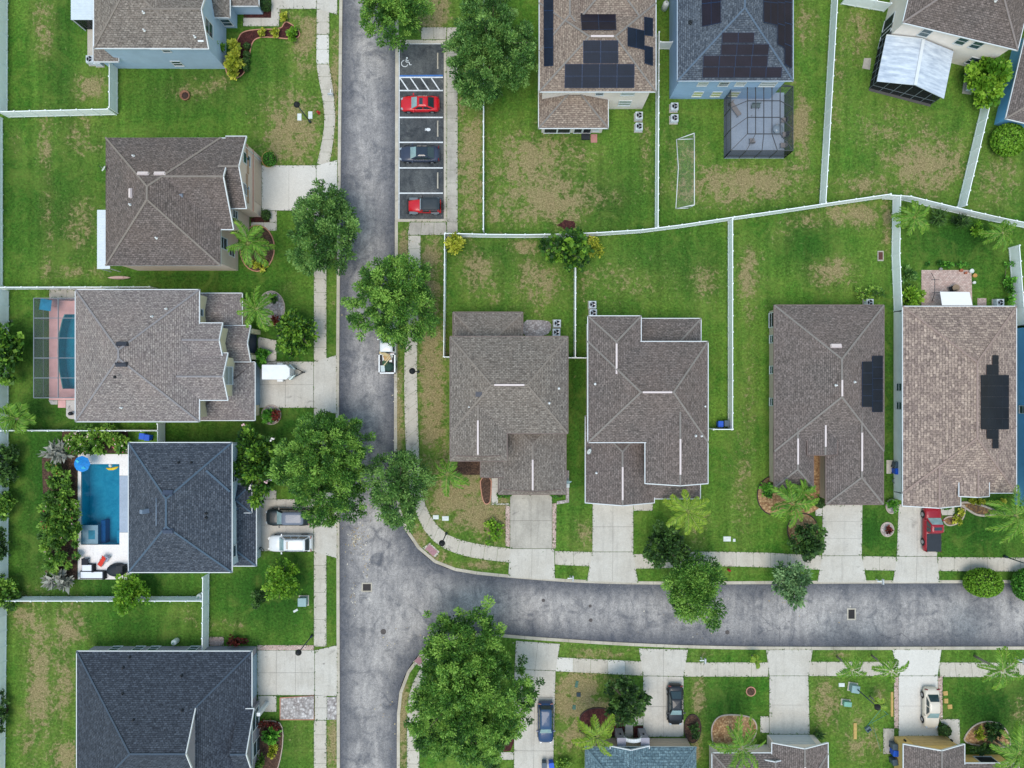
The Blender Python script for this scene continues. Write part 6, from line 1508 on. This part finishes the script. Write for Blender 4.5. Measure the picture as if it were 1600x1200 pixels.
for x, y, r, lb in ((599, 987, .33, 'brown manhole cover below the junction drain'), (1136.5, 988, .26, 'manhole cover in the east street by the leaning oak'), (849, 938, .2, 'small dark valve cover at the start of the east street'), (922, 947, .18, 'small valve cover with a pale ring, east street'), (923, 969, .22, 'dark valve cover below the pale ringed one')):
    loose('manhole_cover', lb, 'manhole cover', x, y, -.1, MB().lathe([(r, 0), (r, .012), (r * .85, .012), (r * .8, .008), (.01, .01)], 20).box((0, 0, .014), (r * 1.1, .03, .01)).box((0, 0, .0135), (.03, r * 1.1, .01)), MAN, .4)
for y, lb in ((95, 'concrete wheel stop in the wheelchair bay'), (201, 'concrete wheel stop in the empty bay below the red car'), (282, 'concrete wheel stop in the empty bay above the off-road car')):
    loose('wheel_stop', lb, 'wheel stop', 684, y, -.095, MB().box((0, 0, .06), (.17, 1.9, .12), 0, 0, .75).box((0, .6, .123), (.05, .05, .01)).box((0, -.6, .123), (.05, .05, .01)), MAT_KERB, 0, 'wheel stops of the parking bay')
# soccer goal
t = thing('soccer_goal', 'long white football goal standing on the steel blue house lawn', 'goal', P(1070, 267)); gp_ = MB(); k_ = 84 / FOC
def gl(x, y, z): q = P(x, y, z) - P(1070, 267); return (q.x, q.y, z)
gp_.tube([gl(1085, 208, 1.75), gl(1085, 320, 1.75)], .05, 8); gp_.tube([gl(1057, 218, .06), gl(1060, 262, .06), gl(1056, 326, .06)], .05, 8)
for (a, b) in (((1085, 208), (1083, 217)), ((1085, 320), (1076, 325))): gp_.tube([gl(*a, 1.75), gl(*b, .05)], .05, 8); 
gp_.tube([gl(1085, 208, 1.75), gl(1057, 218, .06)], .05, 8); gp_.tube([gl(1085, 320, 1.75), gl(1056, 326, .06)], .05, 8); gp_.tube([gl(1083, 217, .05), gl(1057, 218, .06)], .05, 8); gp_.tube([gl(1076, 325, .05), gl(1056, 326, .06)], .05, 8)
gp_.build('goal_frame', PIPE, t)
MB().add([gl(1085, 208, 1.74), gl(1085, 320, 1.74), gl(1056, 326, .08), gl(1057, 218, .08)], [(0, 1, 2, 3)]).build('net', screenmat('goal net', C(210, 214, 214), .06), t)
# dishes
def dish(label, px, py, z, az):
    q = P(px, py, z); t = thing('satellite_dish', label, 'satellite dish', q, az); MB().lathe([(.01, 0), (.2, .03), (.34, .09), (.345, .1), (.2, .045), (.01, .02)], 18).build('dish', ULID, t); t.children[0].rotation_euler = (0, .75, 0)
    MB().tube([(0, 0, -.02), (-.1, 0, -.3), (-.1, 0, -.6)], .03, 6).tube([(0, 0, 0), (.38, 0, .28)], .015, 6).build('arm', RIM, t); MB().box((.4, 0, .3), (.1, .07, .07)).build('receiver', BLK, t)
dish('round white satellite dish at the left edge of the tan house roof', 163, 264, 6.3, 2.6); dish('satellite dish on the left corner of the white gutter garage roof', 920, 705, 3.6, -.5)
# tanks and barrels
def barrel(label, px, py, az):
    t = thing('water_barrel', label, 'barrel', P(px, py), az); MB().lathe([(.28, 0), (.33, .08), (.33, .85), (.27, .98), (.1, 1.02), (.09, 1.08)], 16).build('tank', ULID, t); MB().lathe([(.1, 1.08), (.1, 1.13), (.01, 1.14)], 10).build('cap', UGR, t)
barrel('white barrel at the wall of the navy house', 277, 1000, 0); barrel('white barrel at the fence corner by the white fence junction', 316, 929, .5)
# pool things
t = thing('pool_umbrella', 'bright blue umbrella tilted over the pool corner', 'umbrella', P(144, 722)); UB = M('blue umbrella cloth', C(28, 136, 214), .6, .3, 3); u = MB(); MB().tube([(0, 0, 0), (0, 0, 2.3)], .025, 8).build('pole', RIM, t)
n = 8
for k in range(n):
    a0, a1 = 2 * PI * k / n, 2 * PI * (k + 1) / n; u.add([(0, 0, 2.4), (.95 * math.cos(a0), .95 * math.sin(a0), 1.95), (.9 * math.cos((a0 + a1) / 2), .9 * math.sin((a0 + a1) / 2), 2.0), (.95 * math.cos(a1), .95 * math.sin(a1), 1.95)], [(0, 1, 2, 3)])
u.build('canopy', UB, t); st = MB()
for k in range(-2, 3): st.beam((-.5 + k * .06, .45, 2.23), (.35 + k * .1, -.55, 2.2), .04, .02)
st.build('stripe', M('turquoise stripe', C(80, 206, 220), .6), t)
loose('pool_float', 'curved yellow banana shaped float on the pool', 'pool float', 176, 731, -.13, MB().tube([(-.7, -.02, .1), (-.35, -.12, .12), (.1, -.1, .13), (.5, .03, .13), (.75, .16, .1)], [.05, .15, .17, .14, .04], 10), M('yellow vinyl', C(244, 206, 40), .4), 0)
loose('pool_toy', 'small white duck shaped toy beside the yellow float', 'pool toy', 173.5, 727, -.13, MB().lathe([(.02, 0), (.2, .08), (.22, .16), (.1, .24), (.02, .26)], 12).lathe([(.02, .22), (.1, .28), (.1, .36), (.02, .42)], 10, (.12, 0, 0)), ULID)
t = thing('deck_chair', 'red sling deck chair on the white pool deck', 'deck chair', P(163, 875) + Vector((0, 0, .05)), .95); MB().add([(-.75, -.26, .25), (-.2, -.26, .3), (.25, -.26, .36), (.75, -.26, .8), (-.75, .26, .25), (-.2, .26, .3), (.25, .26, .36), (.75, .26, .8)], [(0, 1, 5, 4), (1, 2, 6, 5), (2, 3, 7, 6)]).build('sling', M('red sling cloth', C(222, 62, 44), .7), t)
f = MB()
for y in (-.28, .28): f.tube([(-.75, y, .22), (.25, y, .33), (.75, y, .82)], .025, 6).tube([(-.5, y, 0), (-.2, y, .3)], .02, 6).tube([(.5, y, 0), (.2, y, .34)], .02, 6).tube([(-.1, y, .5), (.4, y, .52)], .02, 6)
f.build('frame', RIM, t)
t = thing('lounger_cover', 'grey blue folded blanket chair beside the red deck chair', 'chair', P(170, 872) + Vector((0, 0, .05)), .95); MB().box((0, 0, .3), (.7, .4, .08)).box((.35, 0, .55), (.1, .4, .5)).build('seat', M('grey blanket', C(170, 174, 190), .8, .2, 6), t)
for x, y in ((-.3, -.17), (-.3, .17), (.3, -.17), (.3, .17)): MB().box((x, y, .13), (.04, .04, .27)).build('leg', RIM, t)
WICK = M('black wicker', C(40, 44, 52), .8, .3, 8); CUSH = M('white cushion', C(238, 240, 244), .8, .04)
def sofa(label, px, py, w, d, back, name='patio_sofa', cat='sofa'):
    t = thing(name, label, cat, P(px, py) + Vector((0, 0, .05))); m = MB(); m.box((0, 0, .18), (w, d, .32))
    if 'E' in back: m.box((w / 2 - .09, 0, .5), (.18, d, .36))
    if 'S' in back: m.box((0, -d / 2 + .09, .5), (w, .18, .36))
    if 'W' in back: m.box((-w / 2 + .09, 0, .5), (.18, d, .36))
    m.build('base', WICK, t); MB().box((-.02, .02, .4), (w - .2, d - .2, .14), 0, 0, .96).build('cushion', CUSH, t)
sofa('long white cushioned wicker sofa at the bottom of the pool deck', 148, 897, 3.0, .95, 'E'); sofa('white cushioned wicker chair above the long sofa', 141, 886, 1.5, .9, 'E', 'patio_chair', 'chair')
t = thing('side_table', 'dark square wicker table on the pool deck', 'table', P(136.5, 876) + Vector((0, 0, .05))); MB().box((0, 0, .48), (.75, .75, .06)).build('table_top', WICK, t)
for x in (-.32, .32):
    for y in (-.32, .32): MB().box((x, y, .23), (.07, .07, .46)).build('leg', WICK, t)
t = thing('grill_cover', 'dark covered spa shaped heap against the slate blue house wall', 'cover', P(186, 889) + Vector((0, 0, .05))); MB().lathe([(1.0, 0), (1., .5), (.9, .75), (.4, .86), (.01, .88)], 14, (0, 0, 0), 1.15, .78).box((.6, .25, .6), (.9, .8, .9), 0, 0, .85).build('cover', M('black tarpaulin', C(38, 44, 52), .6, .3, 3), t)
t = thing('garden_umbrella', 'turquoise square umbrella inside the pool screen', 'umbrella', P(88, 479)); MB().tube([(0, 0, 0), (0, 0, 2.2)], .025, 8).build('pole', RIM, t); MB().add([(-.75, -.55, 1.95), (.6, -.75, 1.95), (.75, .5, 1.95), (-.55, .75, 1.95), (0, 0, 2.3)], [(0, 1, 4), (1, 2, 4), (2, 3, 4), (3, 0, 4)]).build('canopy', M('turquoise cloth', C(30, 140, 178), .6, .1), t)
# patio furniture under the dark screen
def pchair(label, px, py, rz, m, L=.0):
    t = thing('patio_chair', label, 'chair', P(px, py) + Vector((0, 0, .06)), rz); MB().box((0, 0, .42), (.55 + L, .55, .06)).build('seat', m, t); MB().box((-.3 - L / 2, 0, .7), (.08, .55, .55)).build('backrest', m, t)
    for x in (-.24 - L / 2, .24 + L / 2):
        for y in (-.24, .24): MB().box((x, y, .2), (.05, .05, .4)).build('leg', FRD, t)
TAU = M('taupe sling', C(150, 142, 140), .8, .15, 6)
pchair('long taupe lounger in the upper left of the dark screened patio', 1147, 173, -.95, TAU, 1.2); pchair('upper chair at the right of the screened patio', 1222, 190, PI, TAU); pchair('middle chair at the right of the screened patio', 1224, 212, PI, TAU); pchair('lower chair at the right of the screened patio', 1221, 229, PI, TAU); pchair('chair at the bottom of the screened patio', 1173, 222, PI / 2, TAU)
t = thing('patio_table', 'glass table among the chairs in the screened patio', 'table', P(1212, 205) + Vector((0, 0, .06))); MB().lathe([(.6, .7), (.6, .74), (.01, .745)], 18).build('table_top', M('smoked glass', C(150, 164, 178), .1, .1, 2, 0, .6), t); MB().tube([(0, 0, 0), (0, 0, .7)], .05, 8).lathe([(.3, 0), (.28, .04)], 12).build('pedestal', FRD, t)
t = thing('bench', 'small green grey bench in the screened patio', 'bench', P(1179, 168) + Vector((0, 0, .06))); MB().box((0, 0, .42), (1., .4, .07)).build('seat', M('grey green slats', C(112, 128, 130), .7, .2, 8), t); MB().box((0, .22, .65), (1., .06, .35)).build('backrest', M('grey green slats', C(112, 128, 130), .7, .2, 8), t)
for x in (-.42, .42): MB().box((x, 0, .2), (.06, .36, .4)).build('leg', FRD, t)
# white house patio
pchair('black chair at the awning edge of the white house', 1483, 452, 1.9, M('black sling', C(36, 38, 42), .8)); 
t = thing('round_table', 'round dark rimmed table beside the awning of the white house', 'table', P(1488, 451)); MB().lathe([(.42, .68), (.42, .74), (.36, .74), (.01, .73)], 16).build('table_top', M('stone table', C(150, 128, 104), .6), t); MB().tube([(0, 0, .04), (0, 0, .7)], .06, 8).build('pedestal', BLK, t)
t = thing('string_light_stand', 'thin dark bent pole stand on the paved patio', 'pole', P(1448, 440)); MB().tube([(.5, 1., .1), (0, 0, 1.6), (0, -1.5, 1.6), (.6, -2.3, .1)], .035, 6).tube([(-.4, 0, 1.6), (.5, .05, 1.6)], .03, 6).tube([(-.3, -1.5, 1.6), (.6, -1.5, 1.6)], .03, 6).build('pole', FRD, t)
POT = [('white round planter at the patio corner', 1516, 424, .26, ULID), ('brown terracotta pot on the patio edge', 1500, 423, .2, M('terracotta', C(176, 110, 86), .8)), ('small brown pot beside the white planter', 1507, 427, .15, M('terracotta', C(176, 110, 86), .8)), ('yellow ochre pot right of the patio', 1521, 431, .24, M('ochre pot', C(206, 160, 96), .8)), ('pale pot on the right edge of the patio', 1520, 442, .17, ULID), ('grey ring planter on the top edge of the patio', 1468, 421, .18, M('grey pot', C(160, 160, 160), .7))]
for lb, x, y, r, m in POT: loose('plant_pot', lb, 'pot', x, y, .03, MB().lathe([(r * .7, 0), (r, .35), (r * .85, .35), (r * .75, .2), (.01, .2)], 16), m, 0, 'pots round the paved patio')
# other loose things
loose('kayak', 'pale pink canoe lying between the tan house and the fence', 'canoe', 187, 434, .02, MB().tube([(-1.35, 0, .12), (-1., 0, .12), (-.4, 0, .13), (.4, 0, .13), (1., 0, .12), (1.35, 0, .12)], [.02, .12, .2, .2, .12, .02], 10).box((0, 0, .33), (1.2, .2, .03)), M('pale pink hull', C(214, 178, 168), .5, .1))
t = thing('fire_pit', 'round rust brown fire pit on the lawn above the tan house', 'fire pit', P(290, 150)); MB().lathe([(.55, 0), (.6, .3), (.5, .32), (.42, .12), (.01, .1)], 18).build('bowl', M('rusty bowl', C(150, 108, 84), .8, .3, 6), t); MB().lathe([(.42, .125), (.25, .2), (.01, .22)], 9, (0, 0, 0), 1, 1, 0, False).build('ashes', M('dark ashes', C(70, 52, 46), .9, .4, 9), t)
t = thing('ground_drain', 'rusty square drain cover in the dry lawn near the stained fence', 'drain', P(1375.5, 400)); MB().box((0, 0, .03), (.7, 1.2, .08)).build('frame', MAT_OLD, t); MB().box((0, 0, .06), (.5, .9, .06)).build('grate', M('rusty grate', C(96, 62, 54), .8, .3, 7), t)
for k, (x, y, w, d, r, lb) in enumerate(((1336, 1142, .35, 1.9, 0, 'long yellowish plank lying alone on the dry grass'), (1393.5, 1100, .26, 2.9, 0, 'yellowish plank along the left driveway pavers'), (1477, 1083, .5, .5, .1, 'topmost tan stepping board by the beige sedan'), (1478, 1095, .45, .55, 0, 'middle tan stepping board by the beige sedan'), (1484, 1104, .5, .5, .05, 'lowest tan stepping board by the beige sedan'))):
    loose('wood_plank' if k < 2 else 'stepping_board', lb, 'board', x, y, 0, MB().box((0, 0, .04), (w, d, .07)).box((0, 0, .005), (w * 1.1, d * .9, .02)), M('weathered yellow wood', C(196, 164, 100), .85, .2, 4), r)
t = thing('garden_stake', 'green stakes and wires holding the withered palm', 'stakes', P(1372, 1105)); MB().tube([(.1, .1, .6), (-1.3, -2.2, .03)], .03, 5).tube([(.3, -.1, .5), (1.2, -.9, .03)], .03, 5).tube([(1.1, -.8, .04), (-1.3, -2.1, .04)], .025, 5).tube([(-.7, -1.9, .04), (.3, -5.2, .03)], .02, 5).build('stake', M('green wire', C(96, 160, 130), .6), t)
t = thing('sprinkler_base', 'small grey crate at the end of the green stakes', 'crate', P(1355, 1138), .6); MB().bx(-.3, -.25, 0, .3, .25, .04).bx(-.3, -.25, .04, -.26, .25, .35).bx(.26, -.25, .04, .3, .25, .35).bx(-.26, -.25, .04, .26, -.21, .35).bx(-.26, .21, .04, .26, .25, .35).build('crate', M('grey crate', C(112, 132, 138), .7), t)
t = thing('pool_pump', 'dark pool pump on the pad below the pool screen', 'pump', P(113, 646)); MB().lathe([(.2, 0), (.22, .5), (.1, .6)], 12).build('filter', DARKM, t); MB().tube([(.2, .1, .2), (.7, .3, .2)], .12, 10).build('motor', M('grey motor', C(120, 130, 140), .5), t); MB().tube([(0, 0, .5), (-.3, .3, .5), (-.3, .9, .1)], .04, 6).build('pipework', PIPE, t)
t = thing('wall_cupboard', 'small white cupboard with an open flap on the middle house wall', 'cupboard', P(886, 757)); MB().box((0, 0, .5), (.4, .45, 1.)).build('cabinet', ULID, t); MB().add([(-.2, .25, 1.0), (.2, .25, 1.0), (.5, .5, 1.0), (-.1, .62, 1.0), (-.2, .25, .96), (.2, .25, .96), (.5, .5, .96), (-.1, .62, .96)], [(0, 1, 2, 3), (7, 6, 5, 4), (0, 1, 5, 4), (1, 2, 6, 5), (2, 3, 7, 6), (3, 0, 4, 7)]).build('flap', UGY, t)
t = thing('propane_tank', 'white tank standing between the ivory and steel blue houses', 'tank', P(1037.5, 14)); MB().lathe([(.3, 0), (.36, .1), (.36, 1.2), (.25, 1.4), (.08, 1.46)], 14).build('tank', ULID, t); MB().lathe([(.09, 1.46), (.09, 1.56), (.01, 1.57)], 10).build('valve', RIM, t)
loose('garden_hose', 'coiled grey hose ring on the paving at the white house side wall', 'hose', 1398, 751, .02, MB().tube([(.3 * math.cos(a), .3 * math.sin(a), .05 + a * .012) for a in np.linspace(0, 12.5, 40)], .03, 6), M('grey hose', C(96, 112, 118), .6))
MB().prism(W([(1396, 756), (1410, 756), (1410, 778), (1397, 778)]), -.02, .03).build('slab', MAT_CONC)['kind'] = 'structure'

# ------------------------------------------------------------------ planting beds
def gravel(name, a, b, sc):
    t = NT(name); v = t.pos(); w = t.node('ShaderNodeTexVoronoi', inp={'Scale': sc}); t.link(v, w.inputs['Vector']); s = t.node('ShaderNodeSeparateColor'); t.link(w.outputs['Color'], s.inputs[0])
    c = t.mix(s.outputs[0], a, b); c = t.mix(1., c, t.ramp(w.outputs['Distance'], 0, .55, 1.12, .6), 'MULTIPLY'); t.bump(w.outputs['Distance'], -.6, .05); return t.out(c, .9, .15)
MUL = gravel('red brown mulch', C(112, 66, 62), C(72, 44, 44), 7); MULD = gravel('dark mulch', C(124, 96, 80), C(78, 62, 54), 7); STW = gravel('white stones', C(226, 216, 212), C(176, 162, 158), 4.5); STT = gravel('tan stones', C(226, 186, 138), C(166, 122, 86), 4.5); STP = gravel('pale pebbles', C(232, 226, 222), C(168, 158, 154), 3.6); STB = gravel('brown stones', C(186, 146, 96), C(112, 92, 80), 4)
BEDS = []
ETC = M('terracotta edging', C(206, 150, 126), .8, .15, 3); EDG = M('pale stone edging', C(196, 180, 166), .8, .2, 4); EDD = M('dark edging', C(72, 58, 56), .8)
def bed(label, poly, mat, edge=None, sm=2, cat='planting bed', er=.07):
    w = W(poly); 
    for _ in range(sm):
        w = [(a[0] * (1 - u) + b[0] * u, a[1] * (1 - u) + b[1] * u) for a, b in zip(w, w[1:] + w[:1]) for u in (.25, .75)]
    BEDS.append(w); o = Vector((*np.mean(w, 0), 0)); loc = [(a - o.x, b - o.y) for a, b in w]; t = thing('planting_bed', label, cat, o)
    MB().prism(loc, -.05, .03 + .002 * len(BEDS)).build('mulch', mat, t)
    if edge: MB().tube([(a, b, .07) for a, b in loc] + [(*loc[0], .07)], er, 6, 0, False).build('edging', edge, t)
bed('curved red mulch bed with terracotta edging before the blue grey house', [(352, 100), (372, 62), (378, 50), (402, 46), (440, 46), (444, 36), (449, 34), (464, 44), (470, 54), (464, 61), (448, 61), (420, 58), (402, 59), (393, 68), (388, 100), (380, 118), (366, 124), (355, 118)], MUL, ETC, 2)
bed('red mulch strip by the upper garage of the blue grey house', [(381, 12), (424, 14), (424, 28), (381, 28)], MUL, None, 0)
bed('red mulch strip along the path of the tan house', [(392, 341), (422, 332), (422, 347), (392, 347.5)], MUL, None, 0)
bed('mulch bed under the bright palm of the tan house, edged in terracotta', ell(402, 388, 27, 36), MULD, ETC, 0)
bed('round white stone bed beside the bright palm', ell(424, 482, 21, 27), STW, EDG, 0)
bed('white stone bed with a red plant at the grey house garage', ell(424, 648, 15, 15), STW, EDG, 0)
bed('dark strip bed with pale edging on the dry lawn', [(750, 746), (768, 742), (767, 782), (762, 788), (756, 786), (752, 770)], MULD, ETC, 1)
bed('mulch bed under the front window of the middle house', [(706, 721), (751, 721), (751, 742), (706, 742)], MULD, None, 0)
bed('tan stone bed at the left front of the split-front house', ell(1208, 774, 25, 30), STT, EDD, 0)
bed('tan stone bed round the dark tree at the driveway', ell(1254, 828, 24, 26), STT, EDD, 0); bed('narrow tan stone path between the two roof wings', [(1270.5, 706), (1281, 706), (1281, 772), (1270.5, 772)], STT, None, 0); bed('wide tan bark bed under the two palms', ell(1245, 785, 38, 20), STT, None, 0)
bed('eye shaped brown stone bed before the white house', [(1496, 786), (1512, 784), (1530, 788), (1552, 796), (1558, 802), (1540, 806), (1524, 804), (1512, 796)], STB, EDG, 2, er=.14); bed('curved bed with pale edging beside the red pickup', [(1472, 812), (1482, 806), (1494, 808), (1500, 798), (1502, 788), (1508, 790), (1506, 808), (1496, 818), (1480, 822)], STB, EDG, 2, er=.1)
bed('dark red mulch bed under the palm of the teal roof house', [(905, 1120), (914, 1110), (930, 1105), (948, 1107), (962, 1114), (976, 1122), (976, 1150), (906, 1150)], MUL, EDD, 1); bed('dark red mulch patch at the arched porch', [(989.5, 1134), (1004.5, 1134), (1004.5, 1152), (989.5, 1152)], MUL, None, 0); bed('dark mulch bed right of the black car', ell(1082, 1138, 13, 22), MULD, EDD, 0)
bed('tan gravel bed at the pale gabled garage', [(1110, 1140), (1118, 1122), (1132, 1116), (1160, 1117), (1178, 1122), (1184, 1140), (1170, 1168), (1116, 1172)], STT, EDG, 2, er=.09); bed('tan gravel crescent beside the yellow house', [(1503, 1162), (1510, 1144), (1525, 1130), (1545, 1126), (1565, 1132), (1578, 1150), (1578, 1170)], STT, EDG, 2, er=.09)
bed('dark planted bed at the front of the navy house', [(403, 1126), (436, 1126), (443, 1140), (441, 1175), (430, 1215), (400, 1215)], MULD, EDG, 1); bed('white pebble patch beside the navy house driveway', [(438, 1090), (491, 1086.5), (491, 1124), (438, 1124)], STP, ETC, 0, 'gravel patch'); bed('small white pebble patch between pavement and kerb', [(511.5, 1089), (526, 1089), (526, 1124), (511.5, 1124)], STP, None, 0, 'gravel patch')
bed('pale stone patch behind the middle house by the air conditioners', [(816, 500), (845, 500), (862, 503), (860, 520), (845, 526), (816, 526)], STW, None, 1); bed('red mulch under the largest oak, right side', [(782, 1122), (803, 1118), (803, 1172), (782, 1175)], MUL, None, 1); bed('dark mulch bed under the flowering hedge', [(66, 716), (96, 700), (98, 672), (200, 672), (200, 708), (121, 708), (121, 905), (72, 905)], MULD, None, 0)
bed('grey stone ring round the small brown plant', ell(1386, 827, 10, 11), STW, EDG, 0, 'stone ring'); bed('stone ring round the shrub at the white house corner', ell(1393, 791, 9, 11), STW, EDG, 0, 'stone ring'); bed('wooden ring round the shrub at the tan house driveway', ell(420, 249, 10.5, 12), MULD, M('yellow wood ring', C(206, 172, 104), .8), 0, 'ring'); bed('small stone ring on the lawn left of the narrow driveway', ell(1173, 1080, 7, 7), MULD, ETC, 0, 'stone ring'); bed('red earth patch beside the large leaved tree', ell(886, 352, 14, 7, 14, .25, 3), MUL, None, 0, 'earth patch'); bed('pale paving border along the middle house driveway side', [(884, 735), (889, 735), (889, 785), (870, 788), (870, 783), (884, 781)], STW, None, 0, 'stone border')

# ------------------------------------------------------------------ ragged turf edges and litter (nobody could count these)
def tufts():
    r = np.random.RandomState(5); pts = []
    def along(p, out):
        for a, b in zip(p[:-1], p[1:]):
            a, b = np.array(a[:2]), np.array(b[:2]); L = np.linalg.norm(b - a)
            if L < .05 or abs(a[0]) > 68 or abs(a[1]) > 52: continue
            n = int(L * 7) + 1; t = (b - a) / L; nr = np.array([-t[1], t[0]]); u = r.rand(n)[:, None]
            pts.append((a + (b - a) * u + nr * (np.abs(r.normal(0, .1, n)) * r.choice(out, n))[:, None]))
    for poly in HARD: along(poly + poly[:1], [1, -1])
    hard = np.concatenate(pts); ins = np.zeros(len(hard), int)
    for poly in HARD:
        q = np.array(poly)
        for s in (-1, 1):
            pass
        ins += inpoly(hard, [tuple((np.array(p) - q.mean(0)) * .985 + q.mean(0)) for p in poly])
    # keep a tuft only where lawn lies close by: test points round it
    keep = np.zeros(len(hard), bool)
    for dx, dy in ((.35, 0), (-.35, 0), (0, .35), (0, -.35)):
        k = np.zeros(len(hard), bool); h2 = hard + np.array([dx, dy])
        for poly in HARD + [hole_road, park_poly, pool1, pool2] + BEDS: k |= inpoly(h2, poly)
        keep |= ~k
    hard = hard[keep & (ins < 2)]
    pts.clear()
    for w_ in FLN: along(w_, [1, -1]); along(w_, [1.5, -1.5])
    al = np.concatenate([hard] + pts); n = len(al)
    c = np.c_[al, np.full(n, .07)]; ax = unit(np.c_[r.normal(size=(n, 2)), np.abs(r.normal(0, .6, n))]) * r.uniform(.06, .17, (n, 1)); sd = unit(np.cross(np.array([0, 0, 1.]) + r.normal(0, .3, (n, 3)), ax)) * .035
    g = cols('mix', np.clip(.32 + r.normal(0, .22, n), 0, 1)) * .75
    o = quads('grass_tufts', c, ax, sd, g, LEAF); struct(o, 'stuff')
tufts()
r = np.random.RandomState(9); pt = []
for x, y, sx, sy, n in ((556, 842, 6, 10, 60), (560, 800, 14, 40, 50), (571, 870, 4, 30, 30), (640, 480, 30, 60, 25), (700, 1000, 60, 12, 40), (552, 935, 3, 12, 20), (600, 1130, 12, 30, 14), (530, 700, 5, 80, 30), (1090, 960, 40, 20, 25), (1250, 950, 40, 15, 12), (618, 640, 3, 90, 40)):
    q = np.c_[r.normal(x, sx, n), r.normal(y, sy, n)]; pt += [tuple(P(a, b))[:2] for a, b in q]
pt = np.array(pt); z = np.where(inpoly(pt, road_poly), -.085, .05); n = len(pt)
ax = unit(np.c_[r.normal(size=(n, 2)), r.normal(0, .1, n)]) * r.uniform(.05, .14, (n, 1)); sd = unit(np.cross(np.array([0, 0, 1.]), ax)) * r.uniform(.03, .07, (n, 1))
tc = np.array([[lin(v / 255) for v in k] for k in ((196, 178, 132), (168, 142, 96), (212, 204, 186), (120, 104, 70))])[r.randint(0, 4, n)]
struct(quads('leaf_litter', np.c_[pt, z], ax, sd, tc, BLOOM), 'stuff')
# ------------------------------------------------------------------ camera, sky and sun
cam = bpy.data.cameras.new('camera'); cam.sensor_width = 36; cam.lens = 36 * FOC / 1600; cam.clip_end = 3000
co = link('camera', cam, None, (0, 0, CAMH)); scene.camera = co
EL, AZ = math.radians(74), math.radians(205)
w = bpy.data.worlds.new('World'); scene.world = w; w.use_nodes = True
sky = w.node_tree.nodes.new('ShaderNodeTexSky'); sky.sky_type = 'NISHITA'; sky.sun_disc = False; sky.sun_elevation = EL; sky.sun_rotation = AZ; sky.dust_density = 0.; sky.air_density = 2.5; sky.ozone_density = .1
bg = w.node_tree.nodes['Background']; bg.inputs['Strength'].default_value = .14; w.node_tree.links.new(sky.outputs[0], bg.inputs['Color'])
sl = bpy.data.lights.new('sun', 'SUN'); sl.energy = 2.0; sl.angle = math.radians(35); sl.color = (1, .9, .78)
so_ = link('sun', sl); d = Vector((math.sin(AZ) * math.cos(EL), math.cos(AZ) * math.cos(EL), math.sin(EL))); so_.rotation_euler = d.to_track_quat('Z', 'Y').to_euler()
scene.view_settings.view_transform = 'Standard'; scene.view_settings.look = 'None'; scene.view_settings.exposure = .36
scene.cycles.max_bounces = 5; scene.cycles.diffuse_bounces = 2; scene.cycles.transparent_max_bounces = 8; scene.cycles.glossy_bounces = 2
